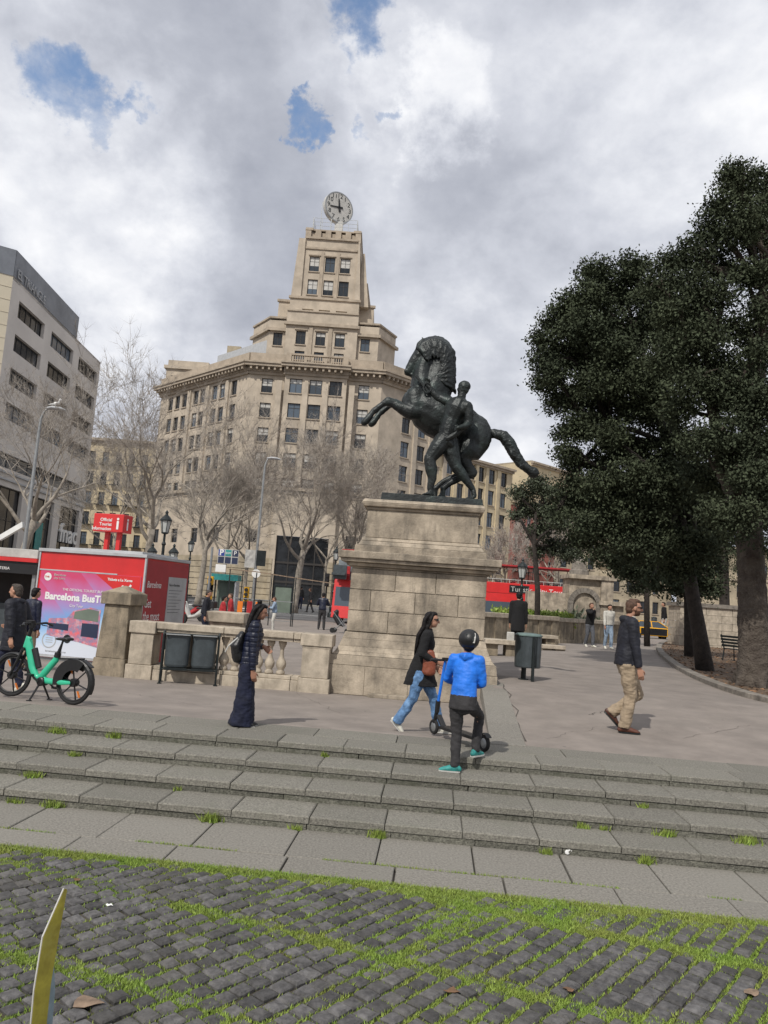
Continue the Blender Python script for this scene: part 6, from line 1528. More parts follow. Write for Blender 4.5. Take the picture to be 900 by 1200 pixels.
o.location = rt.location; o.rotation_euler = rt.rotation_euler; tag(o, 'tan leather handbag held in front of the woman in the black coat', 'bag')
m_ = MB(); m_.tube([c + Vector((-.04, 0, .13)), c + Vector((-.06, .0, .25)), Vector((.0, -.09, .78 * H))], .006, 6); m_.build('strap', M['brownb'], o)
# --- boy in the blue jacket
q = ray(538, 905); p = CAM + q * ((CAM.z + .12) / -q.z); H = 1.47
YB = R(68)
j = person(p, YB, H, dict(hip=.500, lean=.04, hipx=.0, bend=(-1,), ankL=(-.02, .03, .045), toeL=(-.25, .95, -.05), ankR=(.13, -.075, .145), toeR=(1, -.3, .05), wrL=(.20, .10, .60), wrR=(.18, -.03, .60), poleL=(-.5, .8, -1), poleR=(-.5, -.7, -1), hdL=(.7, -.1, .1), hdR=(.7, .3, .1), headyaw=.35, headx=.02, headscale=1.1, hem=-.055, shw=.098),
    dict(top=M['blue'], two=(M['dgrey'], .545), trousers=M['dgrey'], shoes=M['turq'], hair=M['hair_b'], bulk=1.07, tb=.95, hood=True, skin=M['skin'], sole=M['offw']),
    'boy in a bright blue jacket and black helmet seen from behind on the steps')
rt = j['rt']
m_ = MB(); hs = j['hsc']; m_.ell((-.006, 0, .030), (.074, .063, .062), None, 24, 16)
m_.v = [v for v in m_.v]; hm = MB()
for f in m_.f:
    zc_ = sum(m_.v[i][2] for i in f) / len(f); xc_ = sum(m_.v[i][0] for i in f) / len(f)
    if zc_ > -.012 - (.02 if xc_ < 0 else -.012): hm.f.append(f); hm.mi.append(0)
hm.v = [tuple(j['hp'](*v)) for v in m_.v]; me = hm.mesh('helmet', M['black'], smooth=True); hl_ = link('helmet', me, rt); md = hl_.modifiers.new('s', 'SOLIDIFY'); md.thickness = .012; md.offset = 1
m_ = MB()
for (x, y, z) in ((-.062, .02, .048), (-.066, -.018, .04)):
    m_.tube([j['hp'](x - .013, y, z - .014), j['hp'](x - .006, y, z + .016)], [.009 * hs, .007 * hs], 8, rnd=True)
m_.build('vent', M['iron'], hl_)
m_ = MB(); m_.tube([j['hp'](-.079, -.022, .012), j['hp'](-.074, -.026, .045), j['hp'](-.052, -.028, .074)], [(.011 * hs, .004 * hs), (.013 * hs, .004 * hs), (.01 * hs, .004 * hs)], 8, side=(0, 1, 0)); m_.build('light_patch', M['offw'], hl_)
m_ = MB(); m_.box(0, .02, 0, .035, 0, .008); 
# scooter: front wheel near the woman's foot, rear wheel right of the boy
w0 = G(508, 862); w1 = G(567, 881)
s0 = Vector((w0.x, w0.y, 0)); s1 = Vector((w1.x, w1.y, 0)); dv = s0 - s1; sa = math.atan2(dv.y, dv.x); WBs = dv.length
z0_ = max(0, terrain(s0.x, s0.y)); rs = .095
so = empty('kick_scooter', (s1.x, s1.y, 0.0), sa, 'black and blue electric kick scooter held by the boy in the helmet', 'scooter')
for x in (0, WBs):
    T = Matrix.Translation((x, 0, rs)) @ Matrix.Rotation(math.pi / 2, 4, 'X'); ty = MB()
    ty.tube([T @ Vector((math.cos(k * math.pi / 12) * (rs - .022), math.sin(k * math.pi / 12) * (rs - .022), 0)) for k in range(25)], .022, 8, side=(0, 1, 0)); w_ = ty.build('wheel', M['tyre'], so, smooth=True)
    rm = MB(); rm.lathe([(.03, -.022), (rs - .035, -.012), (rs - .035, .012), (.03, .022)], 14, T.translation, T.to_3x3().to_4x4()); 
    for k in range(5): a = k * 1.2566; rm.bar(T @ Vector((math.cos(a) * .02, math.sin(a) * .02, .02)), T @ Vector((math.cos(a) * (rs - .03), math.sin(a) * (rs - .03), .02)), .014, .01)
    rm.build('rim', M['metal'], w_)
m_ = MB(); m_.hexa([Vector(q) for q in ((.10, -.07, .105), (WBs - .20, -.07, .105), (WBs - .20, .07, .105), (.10, .07, .105), (.10, -.075, .145), (WBs - .22, -.075, .145), (WBs - .22, .075, .145), (.10, .075, .145))]); m_.bar((WBs - .22, 0, .125), (WBs - .09, 0, .25), .07, .035); m_.build('deck', M['black'], so, bevel=.008)
m_ = MB(); m_.tube([(WBs - .005, 0, rs + .05), (WBs - .045, 0, .30)], .026, 10); m_.tube([(WBs - .045, 0, .28), (WBs - .06, 0, .42)], .032, 10); m_.build('fork', M['black'], so)
m_ = MB(); m_.tube([(WBs - .06, 0, .40), (WBs - .165, 0, .93)], .019, 10); m_.build('stem', M['blue'], so)
m_ = MB(); m_.tube([(WBs - .165, -.21, .935), (WBs - .165, .21, .935)], .015, 8); m_.box(WBs - .20, WBs - .14, -.035, .035, .93, .965)
for s in (-1, 1): m_.tube([(WBs - .165, s * .12, .935), (WBs - .165, s * .22, .935)], .02, 8)
m_.build('handlebar', M['black'], so)
m_ = MB()
n = 8; vs = []
for i in range(n + 1):
    a = R(20 + 120 * i / n)
    for s in (-1, 1): vs.append((math.cos(a) * (rs + .02), s * .035, rs + math.sin(a) * (rs + .02)))
m_.add(vs, [(i * 2, i * 2 + 1, i * 2 + 3, i * 2 + 2) for i in range(n)]); o = m_.build('rear_mudguard', M['black'], so); md = o.modifiers.new('s', 'SOLIDIFY'); md.thickness = .004
# --- man on the right
p = G(731, 858); H = 1.84
j = person(p, -.06, H, dict(hip=.505, lean=.015, bend=(1,), ankL=(-.085, .04, .125), toeL=(.72, 0, -.7), ankR=(-.005, -.035, .045), toeR=(1, -.08, -.2), wrR=(.065, -.125, .475), wrL=(.06, .13, .50), hdR=(.25, 0, -1), headx=.03, hem=-.015, headpitch=0),
    dict(top=M['navyj'], trousers=M['khaki'], shoes=M['shoe_br'], sole=M['iron'], hair=M['hair_br'], beard=True, bulk=1.16, tb=1.12, hood=True, skin=M['skin'], flare=.006),
    'bearded man in sunglasses, dark navy jacket and khaki trousers walking on the right')
rt = j['rt']; m_ = MB()
for s in (1, -1): m_.box(.046, .056, .005 if s > 0 else -.034, .034 if s > 0 else -.005, .0, .015); m_.box(-.008, .048, s * .0385 - .0018, s * .0385 + .0018, .006, .011)
m_.v = [tuple(j['hp'](*v)) for v in m_.v]; m_.build('sunglasses', M['black'], rt)
m_ = MB(); m_.tube([j['neck'] + Vector((.02, .0, -.01)), j['neck'] + Vector((.025, 0, .035))], [(.058, .05), (.055, .046)], 14, side=(0, 1, 0)); m_.build('shirt_collar', M['whitec'], rt, smooth=True)
# --- smaller people
def small(px, py, H_px, yaw, pose, fit, label, group=None, fine=False, cat='person'):
    p = G(px, py); H = H_px * p.y / 900; H = H
    return person(p, yaw, H, pose, fit, label, group, fine)
def F(top, tr, sh='black', hair='hair_b', **k): d = dict(top=M[top], trousers=M[tr], shoes=M[sh], hair=M[hair]); d.update(k); return d
walk = lambda a=.12: dict(ankL=(a, .04, .045), ankR=(-a, -.04, .06), toeR=(.9, 0, -.6), wrL=(-.05, .13, .49), wrR=(.09, -.13, .49), hip=.50)
stand = dict(wrL=(.05, .12, .48), wrR=(.03, -.13, .48))
phone = dict(wrR=(.16, -.04, .70), wrL=(.16, .03, .68), poleR=(0, -1, -1), poleL=(0, 1, -1), ankL=(.02, .07, .045), ankR=(0, -.07, .045))
near = G(10, 812)
j = small(9, 811, 126, R(172), dict(walk(.09), wrR=(.1, -.09, .6), hem=-.12), F('navyj', 'navyt', 'shoe_w', 'hair_g', bulk=1.25, hood=True, hemr=1.2), 'heavy man in a long dark navy coat at the left edge behind the bicycle', fine=True)
j = small(28, 786, 96, R(60), dict(stand, hem=-.05), F('navy', 'khaki', 'black', 'hair_b', bulk=1.1), 'person in a dark jacket with a tan bag beside the poster at far left')
m_ = MB(); m_.tube([(-.2, 0, 1.15), (-.24, 0, .9), (-.2, 0, .7)], [(.13, .07), (.17, .1), (.15, .09)], 10, rnd=True, side=(0, 1, 0)); o = organic('backpack', m_, M['tan'], None, .015, 2, .008, 10); o.location = j['rt'].location; o.rotation_euler = j['rt'].rotation_euler; tag(o, 'tan patterned bag carried by the person beside the poster', 'bag')
small(237, 752, 60, R(0), dict(stand, headpitch=.2), F('navyj', 'navyt', hair='hair_g', skin=M['skin'], bulk=1.15), 'man in a dark navy jacket looking down behind the balustrade, by the parking sign')
small(257, 748, 50, R(20), dict(walk(.08)), F('redc', 'navyt', bulk=1.1), 'person in a bright red top behind the balustrade next to the man in navy')
small(268, 744, 48, R(200), dict(stand), F('redc', 'greyj', hair='hair_br', bulk=1.05), 'second person in dark red standing by the stone pier')
small(320, 740, 40, R(190), dict(phone, headpitch=.2), F('denimp', 'whitec', 'shoe_w', 'hair_br', bulk=1.05), 'person in a pale denim jacket and white skirt looking at a phone near the crossing')
small(363, 718, 29, R(170), dict(walk(.12), lean=.04), F('dgrey', 'dgrey', 'black', 'hair_br'), 'woman in dark patterned clothes crossing the road')
small(351, 714, 27, R(80), dict(stand), F('blackc', 'navyt'), 'person in black waiting by the shop doors across the road')
small(376, 738, 43, R(90), dict(phone), F('navy', 'dgrey', 'black', 'hair_b', bulk=1.1), 'person in a dark blue jacket photographing the clock building')
small(605, 768, 74, R(85), dict(stand, hem=-.14), F('blackc', 'blackc', 'black', 'hair_b', bulk=1.15, hemr=1.15), 'person in a long black coat standing behind the round bin')
q = G(598, 768); m_ = MB(); m_.box(-.12, .12, -.05, .05, .0, .62); o = m_.build('shopping_bag', M['offw'], None, bevel=.03); o.location = (q.x - .05, q.y - .15, q.z + .12); tag(o, 'long white shopping bag held by the person in the black coat', 'bag')
small(690, 758, 52, R(-65), dict(walk(.08), wrR=(.12, -.02, .82), poleR=(.2, -1, -.6), hem=.0), F('blackc', 'greyj', 'shoe_w', 'hair_br', bulk=1.1), 'person in a black jumper and grey jeans raising a hand by the fountain wall')
small(712, 760, 52, R(-80), dict(walk(.07), headpitch=.1), F('whitec', 'denimp', 'shoe_w', 'hair_b', bulk=1.1), 'person in a white jacket, pale jeans and dark cap beside the one in black')
small(778, 746, 40, R(180), dict(stand), F('blackc', 'whitec', 'shoe_w', 'hair_b', bulk=1.05), 'person in a black top and white trousers near the taxi')
small(787, 747, 39, R(160), dict(walk(.06)), F('navyj', 'denimp', 'shoe_w', 'hair_br', bulk=1.15), 'person in a dark jacket beside the one in white trousers near the taxi')
# ============================================================ trees
def poly_mesh(name, verts, tris, m, parent=None, quads=False):
    k = 4 if quads else 3
    me = bpy.data.meshes.new(name); v = np.asarray(verts, dtype=np.float32).reshape(-1, 3); f = np.asarray(tris, dtype=np.int32).reshape(-1, k)
    me.vertices.add(len(v)); me.vertices.foreach_set('co', v.ravel()); me.loops.add(f.size); me.loops.foreach_set('vertex_index', f.ravel())
    me.polygons.add(len(f)); me.polygons.foreach_set('loop_start', np.arange(0, f.size, k, dtype=np.int32)); me.update(calc_edges=True)
    me.materials.append(m); return link(name, me, parent)
def bare_tree(loc, H, spread, trunkH, r0, seed, label, lean=(0, 0), depth=7, group='bare plane trees'):
    tmin = .00016 * loc.y
    rn = random.Random(seed); rt = empty('plane_tree', loc[:], 0, label, 'tree', group)
    big = MB(); tw = MB()
    top = Vector((lean[0], lean[1], trunkH)); n = 6
    pts = [Vector((lean[0] * i / n + rn.uniform(-.05, .05) * (i > 0), lean[1] * i / n, trunkH * i / n)) for i in range(n + 1)]
    big.tube(pts, [r0 * (1.35 if i == 0 else 1.05 - .35 * i / n) for i in range(n + 1)], 10)
    def grow(p, d, L_, r, lv):
        m_ = 4 if lv < depth - 2 else 2; q = p.copy(); P_ = [q.copy()]; dd = d.copy()
        for i in range(m_):
            dd = (dd + Vector((rn.gauss(0, .17), rn.gauss(0, .17), rn.gauss(.05, .12)))).normalized(); q = q + dd * L_ / m_; P_.append(q.copy())
        rr = [max(tmin, r * (1 - .5 * i / m_)) for i in range(m_ + 1)]
        (big if lv <= 2 else tw).tube(P_, rr, 7 if lv <= 1 else (5 if lv <= 2 else 3), cap=False)
        if lv >= depth: return
        if lv >= depth - 1:
            for k in range(6):
                b = P_[rn.randint(1, m_)]; ax = Vector((rn.gauss(0, 1), rn.gauss(0, 1), rn.gauss(.2, .7))).normalized(); nd = (dd * .8 + ax * .75).normalized(); e_ = b + nd * L_ * rn.uniform(.5, .95); o_ = nd.orthogonal().normalized(); o2 = nd.cross(o_); w_ = tmin * .9
                tw.add([b + o_ * w_, b - o_ * w_ * .5 + o2 * w_ * .87, b - o_ * w_ * .5 - o2 * w_ * .87, e_], [(0, 1, 3), (1, 2, 3), (2, 0, 3)])
            return
        kids = 3 if lv < depth - 1 else 4
        for k in range(kids):
            f = rn.uniform(.35, 1.0) if k else 1.0; i = min(m_, max(1, int(round(f * m_)))); b = P_[i]
            ax = Vector((rn.gauss(0, 1), rn.gauss(0, 1), rn.gauss(0, .6))); ax = (ax - dd * ax.dot(dd)); ax.normalize()
            a = rn.uniform(.35, .85) if k else rn.uniform(.05, .35); nd = (dd * math.cos(a) + ax * math.sin(a)); nd.z += .08 ; nd.normalize()
            grow(b, nd, L_ * rn.uniform(.62, .82), rr[i] * .66, lv + 1)
    L0 = (H - trunkH) * .36
    nb = 5
    for k in range(nb):
        a = 2 * math.pi * k / nb + rn.uniform(-.3, .3); el = rn.uniform(.35, .8) if k else .1
        d = Vector((math.cos(a) * math.sin(el) * spread, math.sin(a) * math.sin(el) * spread, math.cos(el))).normalized()
        grow(pts[-1 - (k % 2)], d, L0 * rn.uniform(.85, 1.15), r0 * .5, 1)
    big.build('trunk', M['bark_p'], rt, smooth=True); tw.build('twigs', M['twig'], rt)
    return rt
def tloc(px, Y): q = P(px, 700, Y); return Vector((q.x, Y, terrain(q.x, Y)))
def tH(py, px, Y): return P(px, py, Y).z
bare_tree(tloc(8, 40), tH(405, 20, 40), 1.5, 4.6, .24, 1, 'bare plane tree in front of the pale store at the left edge', (.9, 0))
bare_tree(tloc(160, 46), tH(428, 165, 46), 1.2, 5.0, .25, 2, 'tall bare plane tree behind the red information sign', (.5, 0))
bare_tree(tloc(232, 62), tH(478, 235, 62), 1.5, 5.5, .26, 3, 'bare plane tree before the left wing of the clock building', (.3, 0))
bare_tree(tloc(345, 66), tH(498, 350, 66), 1.5, 5.4, .34, 4, 'bare plane tree with a pale thick trunk before the clock building entrance', (.4, 0))
bare_tree(tloc(410, 70), tH(520, 412, 70), 1.2, 5.6, .24, 5, 'bare plane tree just left of the pedestal', (.2, 0))
bare_tree(tloc(285, 80), tH(530, 290, 80), 1.5, 5.5, .22, 12, 'bare plane tree between the street lamp and the left wing', (.2, 0), depth=7)
bare_tree(tloc(258, 70), tH(510, 262, 70), 1.6, 5.2, .22, 14, 'bare plane tree just behind the parking sign', (.2, 0))
bare_tree(tloc(378, 76), tH(520, 380, 76), 1.6, 5.2, .2, 15, 'bare plane tree right of the clock building entrance', (.1, 0))
bare_tree(tloc(125, 75), tH(520, 130, 75), 1.3, 5.5, .22, 9, 'slender bare tree before the cream apartment block', (.2, 0), depth=7)
bare_tree(tloc(588, 60), tH(615, 590, 60), 1.6, 3.2, .16, 6, 'low bare tree right of the pedestal before the red house', (.1, 0), depth=7)
bare_tree(tloc(650, 75), tH(600, 648, 75), 1.4, 4.2, .2, 8, 'bare tree with a forked pale trunk beside the fountain wall', (.3, 0), depth=7)
def trunk_pts(pxs, Y, dy=0):
    return [P(x, y, Y) for x, y in pxs]
def leafy(name_label, base, trunks, clumps, nleaf, lsz, seed, m='ever', bark='bark_g', group=None, nm='evergreen_tree', roots=0):
    """trunks: list of (points, radii); clumps: list of (centre, radii)"""
    rt = empty(nm, base[:], 0, name_label, 'tree', group); T0 = Vector(base)
    tb = MB()
    for pts, rad in trunks: tb.tube([p - T0 for p in pts], rad, 14)
    if roots:
        for k in range(6):
            a = k * 1.05 + .3; r_ = roots
            tb.tube([Vector((math.cos(a) * r_ * .55, math.sin(a) * r_ * .55, .45)), Vector((math.cos(a) * r_ * 1.0, math.sin(a) * r_ * 1.0, .14)), Vector((math.cos(a) * r_ * 1.45, math.sin(a) * r_ * 1.45, -.05))], [.16, .13, .05], 8)
        organic('trunk', tb, M[bark], rt, .035, 2, .03, 4.5)
    else: tb.build('trunk', M[bark], rt, smooth=True)
    rn = np.random.default_rng(seed); V = []; 
    tot = sum((r[0] * r[1] * r[2]) ** (2 / 3) for c, r in clumps)
    # limbs into every clump
    lb = MB(); rr = random.Random(seed)
    tops = [(p, rd[i] if isinstance(rd, (list, tuple)) else rd) for pts, rd in trunks for i, p in enumerate(pts) if i >= len(pts) // 2]
    for c, r in clumps:
        c = Vector(c); s = min(tops, key=lambda t: (t[0] - c).length + (3 if t[0].z > c.z else 0))
        mid = (s[0] + c) / 2 + Vector((rr.uniform(-.3, .3), rr.uniform(-.3, .3), rr.uniform(-.2, .4)))
        lb.tube([s[0] - T0, mid - T0, c - T0], [min(.14, s[1] * .5), .07, .025], 6, cap=False)
        for k in range(4):
            e = c + Vector((rr.uniform(-1, 1) * r[0], rr.uniform(-1, 1) * r[1], rr.uniform(-.6, 1) * r[2])) * .8
            lb.tube([mid * .4 + c * .6 - T0, (c + e) / 2 - T0 + Vector((0, 0, .1)), e - T0], [.035, .022, .008], 4, cap=False)
    lb.build('limbs', M[bark], rt)
    for c, r in clumps:
        n = int(nleaf * (r[0] * r[1] * r[2]) ** (2 / 3) / tot)
        # sub-sprays: leaves gather in rosettes so that gaps open between them
        ns = max(6, n // 26); d = rn.normal(size=(ns, 3)); d /= np.linalg.norm(d, axis=1)[:, None]
        rad = rn.uniform(.25, 1.05, ns) ** .6; ph = rn.uniform(0, 6.28, 6); rad *= 1 + .22 * np.sin(3.1 * d[:, 0] + ph[0]) * np.sin(2.7 * d[:, 1] + ph[1]) + .26 * np.sin(5.3 * d[:, 0] + ph[2]) * np.sin(4.9 * d[:, 2] + ph[3]) + .12 * rn.normal(size=ns)
        ctr = np.array(c) + d * rad[:, None] * np.array(r)
        i = rn.integers(0, ns, n); sp = .12 * (lsz / .09) 
        p = ctr[i] + rn.normal(size=(n, 3)) * sp * np.array([1, 1, .7])
        a = rn.normal(size=(n, 3)); a /= np.linalg.norm(a, axis=1)[:, None]; b = rn.normal(size=(n, 3)); b[:, 2] *= .5; b -= a * (a * b).sum(1)[:, None]; b /= np.linalg.norm(b, axis=1)[:, None]
        L_ = lsz * rn.uniform(.6, 1.25, n)[:, None]; W_ = L_ * .27
        q = np.stack([p, p + a * L_ * .5 + b * W_, p + a * L_, p + a * L_ * .5 - b * W_], 1); V.append(q)
    V = np.concatenate(V).reshape(-1, 3) - np.array(T0)
    F_ = np.arange(len(V), dtype=np.int32).reshape(-1, 4)
    poly_mesh('crown', V, F_, M[m], rt, quads=True)
    return rt
def cl(px, py, Y, rpx, fl=.8, dy=None):
    s = Y / 900; return (tuple(P(px, py, Y)), (rpx * s, (dy or rpx * .9) * s, rpx * s * fl))
# tree A, the thick grey trunk nearest on the right edge
YA = 17.2; bA = G(886, 807); YA = bA.y
tA = ([P(886, 812, YA), P(884, 770, YA), P(882, 700, YA), P(879, 640, YA), P(876, 580, YA), P(880, 500, YA), P(892, 420, YA), P(896, 340, YA)], [.44, .35, .31, .30, .28, .20, .13, .08])
tA2 = ([P(880, 610, YA), P(850, 560, YA - .4), P(835, 480, YA - .6), P(828, 420, YA - .5)], [.22, .17, .12, .06]); tA3 = ([P(884, 560, YA), P(930, 480, YA + .4), P(960, 400, YA)], [.24, .16, .08])
clA = [cl(x, y, YA + dy_, r) for x, y, r, dy_ in ((868, 215, 26, 0), (895, 222, 30, .6), (930, 240, 34, 0), (850, 243, 24, -.5), (836, 272, 26, .2), (868, 268, 30, -.8), (900, 285, 30, .5), (812, 296, 24, -.2), (840, 310, 28, .6), (875, 322, 22, -.8), (785, 312, 24, .3), (805, 335, 26, -.6), (935, 320, 36, 0), (770, 335, 20, 0),
   (820, 372, 26, .2), (858, 385, 22, -.7), (790, 376, 24, .8), (884, 400, 26, .4), (930, 410, 38, 0), (838, 425, 22, -.5), (872, 442, 30, .6), (812, 432, 26, 0), (895, 475, 30, -.6), (780, 420, 24, -.8), (850, 530, 30, -.7), (888, 545, 30, .8), (930, 520, 42, 0), (868, 590, 26, .9), (915, 600, 34, 1), (825, 560, 28, .5), (960, 250, 30, 0), (970, 350, 40, 0), (980, 450, 40, 0), (980, 560, 40, 0), (893, 355, 20, .9), (850, 470, 20, .3), (880, 560, 26, -1.5), (905, 590, 24, -1.4), (860, 620, 20, -1.2), (850, 505, 26, -1.3), (895, 520, 28, -1.4), (920, 640, 24, -1.0), (840, 600, 22, -1), (795, 365, 26, -.8), (822, 345, 24, -.8), (800, 400, 28, -.9), (830, 395, 26, -1), (815, 450, 26, -1), (842, 455, 26, -1), (800, 480, 26, -.6), (870, 480, 24, -1.2), (848, 345, 22, -1), (880, 250, 24, -.8), (860, 200, 16, 0), (822, 520, 26, -1), (890, 415, 24, -1.3), (897, 365, 24, -1.2), (882, 455, 24, -1.3), (890, 320, 20, -1), (872, 600, 22, -1.6), (893, 560, 24, -1.6), (900, 470, 22, -1.4))]
leafy('huge dark evergreen oak with a thick rough grey trunk at the right edge', G(886, 807), [tA, tA2, tA3], clA, 155000, .085, 21, roots=.42)
# tree B, leaning dark trunk
bB = G(826, 788); YB_ = bB.y
tB = ([P(827, 792, YB_), P(820, 745, YB_), P(812, 700, YB_), P(804, 650, YB_), P(795, 600, YB_), P(782, 520, YB_), P(765, 450, YB_), P(745, 390, YB_)], [.26, .21, .19, .18, .17, .15, .11, .06])
tB2 = ([P(800, 630, YB_), P(755, 570, YB_), P(715, 500, YB_), P(690, 440, YB_)], [.13, .11, .08, .05])
clB = [cl(x, y, YB_ + dy_, r) for x, y, r, dy_ in ((742, 316, 22, 0), (700, 322, 24, .4), (765, 350, 26, -.4), (725, 345, 28, .6), (690, 352, 24, -.4), (668, 360, 22, 0), (650, 378, 20, .4), (675, 388, 26, -.6), (712, 385, 28, 0), (745, 392, 26, .8), (638, 400, 16, 0), (640, 425, 18, -.3), (660, 418, 24, .6), (690, 425, 28, .2), (728, 430, 26, -.6), (640, 450, 17, .3), (655, 470, 18, 0), (680, 465, 24, .5), (760, 440, 26, .4), (715, 475, 22, .7), (745, 480, 24, -.5), (690, 500, 18, 0), (660, 505, 12, .2),
   (775, 490, 26, .6), (795, 520, 28, -.4), (740, 530, 26, .2), (705, 545, 20, 0), (672, 545, 14, .3), (765, 555, 30, .8), (725, 575, 28, -.3), (690, 590, 24, .3), (668, 570, 16, 0), (790, 585, 28, 0), (750, 610, 28, .6), (712, 622, 26, .1), (682, 632, 18, .4), (780, 632, 26, -.3), (815, 610, 24, .5), (745, 645, 20, .9), (790, 400, 22, 1), (655, 600, 12, 0), (720, 518, 18, .8), (760, 590, 30, -1), (725, 600, 26, -1), (700, 570, 22, -1), (790, 560, 28, -1.2), (815, 640, 26, -1), (770, 640, 26, -1), (735, 635, 22, -1), (800, 665, 20, 0), (690, 615, 18, -1), (745, 560, 26, -1.5), (770, 375, 24, -.6), (785, 430, 26, -.8), (770, 465, 26, -.9), (690, 385, 24, -1), (722, 410, 26, -1), (700, 450, 24, -1), (735, 450, 26, -1), (680, 500, 22, -.5), (715, 510, 22, -1), (650, 440, 18, -.6), (665, 530, 16, -.4))]
leafy('dark evergreen tree with a slim leaning trunk left of the thick grey one', bB, [tB, tB2], clB, 190000, .10, 22, bark='bark_d')
# trees C and D deeper in the bed
for lab, px, py, tp, cls, sd_, wtr in (('upright dark tree behind the leaning trunk', 807, 771, 600, ((800, 600, 34), (770, 615, 28), (745, 668, 18), (765, 682, 14), (800, 690, 13), (830, 692, 13), (720, 655, 16), (700, 648, 13), (795, 640, 30), (760, 660, 22), (820, 680, 16), (790, 685, 14), (830, 620, 34), (800, 560, 38), (840, 575, 38), (760, 580, 28), (780, 655, 18), (820, 655, 22), (745, 625, 22)), 23, .17),
                                  ('stout dark trunk deep in the planted bed, farthest from the plaza', 849, 752, 600, ((850, 600, 40), (890, 620, 36), (850, 650, 32), (820, 670, 22), (875, 680, 18), (905, 660, 20), (840, 690, 14), (820, 630, 24), (870, 560, 44), (910, 580, 40), (840, 660, 14), (880, 655, 16)), 24, .42)):
    b_ = G(px, py); Y_ = b_.y
    leafy(lab, b_, [([P(px + 1, py + 3, Y_), P(px, py - 45, Y_), P(px - 2, tp, Y_), P(px - 4, tp - 60, Y_)], [wtr * 1.2, wtr, wtr * .85, wtr * .5])], [cl(x, y, Y_ + random.uniform(-.8, .8), r, .8) for x, y, r in cls], 45000, .15, sd_, bark='bark_d')
# loose grey green tree before the red house
Yo = 34; bo = tloc(632, Yo)
leafy('small loose grey green tree in front of the red house', bo, [([bo, P(630, 690, Yo), P(626, 640, Yo), P(628, 600, Yo)], [.14, .12, .1, .06])],
      [cl(x, y, Yo + random.uniform(-.6, .6), r, .7) for x, y, r in ((612, 578, 12), (630, 568, 13), (648, 580, 14), (620, 596, 12), (640, 600, 15), (605, 604, 7), (655, 612, 14), (632, 622, 13), (665, 590, 14), (650, 640, 13), (668, 650, 12), (680, 600, 16), (630, 648, 8))], 26000, .12, 31, m='ever2', bark='bark_d', nm='olive_tree')
Yo = 40; bo = tloc(760, Yo)
leafy('mid green bushy tree behind the man on the right', bo, [([bo, P(758, 690, Yo), P(756, 650, Yo)], [.16, .13, .08])],
      [cl(x, y, Yo + random.uniform(-.6, .6), r, .7) for x, y, r in ((735, 668, 14), (755, 662, 18), (778, 668, 16), (800, 675, 14), (745, 690, 9), (725, 650, 16), (790, 655, 16), (815, 690, 10))], 20000, .14, 32, m='ever2', bark='bark_d', nm='olive_tree')
# ============================================================ planted bed with leaf litter
kp = [(960, 838), (900, 824), (868, 816), (838, 806), (812, 795), (792, 784), (778, 773), (770, 764), (770, 757), (780, 752), (800, 749.5), (840, 747), (900, 748), (980, 752)]
kw = [G(*p) for p in kp]; kz = .25
def smooth_line(pts, n=6):
    o = []
    for i in range(len(pts) - 1):
        p0, p1, p2, p3 = pts[max(i - 1, 0)], pts[i], pts[i + 1], pts[min(i + 2, len(pts) - 1)]
        for k in range(n):
            t = k / n; o.append(.5 * ((2 * p1) + (p2 - p0) * t + (2 * p0 - 5 * p1 + 4 * p2 - p3) * t * t + (3 * p1 - p0 - 3 * p2 + p3) * t ** 3))
    return o + [pts[-1]]
kl = smooth_line(kw); m_ = MB()
inn = []
for i, p in enumerate(kl):
    t = (kl[min(i + 1, len(kl) - 1)] - kl[max(i - 1, 0)]); t.z = 0; t.normalize(); n = Vector((t.y, -t.x, 0)); inn.append(p + n * .26)
for i in range(0, len(kl) - 1):
    a, b, c, d = kl[i], kl[i + 1], inn[i + 1], inn[i]; g_ = .012
    e = (b - a); L_ = e.length; e = e / max(L_, 1e-6) * min(g_, L_ * .2); e2 = (c - d).normalized() * min(g_, L_ * .2)
    if i % 3 == 0: a = a + e; d = d + e2
    m_.hexa([Vector((v.x, v.y, z)) for z, s in ((kz - .2, 0), (kz + .10, 0)) for v in (a, b, c, d)])
tag(m_.build('kerb', M['kerb'], bevel=.012), kind='structure')
m_ = MB(); m_.poly([Vector((p.x, p.y, kz + .055)) for p in inn]); tag(m_.build('soil_bed', M['litterbed']), kind='structure')
rnd = random.Random(4); V = []; poly = [(p.x, p.y) for p in inn]
def inside(x, y):
    c = False; j = len(poly) - 1
    for i in range(len(poly)):
        xi, yi = poly[i]; xj, yj = poly[j]
        if (yi > y) != (yj > y) and x < (xj - xi) * (y - yi) / (yj - yi) + xi: c = not c
        j = i
    return c
xs = [p[0] for p in poly]; ys_ = [p[1] for p in poly]; n_l = 0
while n_l < 14000:
    x = rnd.uniform(min(xs), max(xs)); y = min(ys_) + (max(ys_) - min(ys_)) * rnd.random() ** 1.8
    if not inside(x, y): continue
    a = rnd.uniform(0, 6.28); l = rnd.uniform(.03, .07); z = kz + .06 + rnd.uniform(0, .02); c, s = math.cos(a), math.sin(a); t = rnd.uniform(-.03, .03)
    V += [(x - c * l, y - s * l, z), (x + s * l * .4, y - c * l * .4, z + t), (x + c * l, y + s * l, z + .01), (x - s * l * .4, y + c * l * .4, z - t * .3)]; n_l += 1
tag(poly_mesh('fallen_leaves', V, np.arange(len(V)).reshape(-1, 4), M['leafbrown'], quads=True), 'brown fallen leaves covering the planted bed under the trees', 'leaves', kind='stuff')
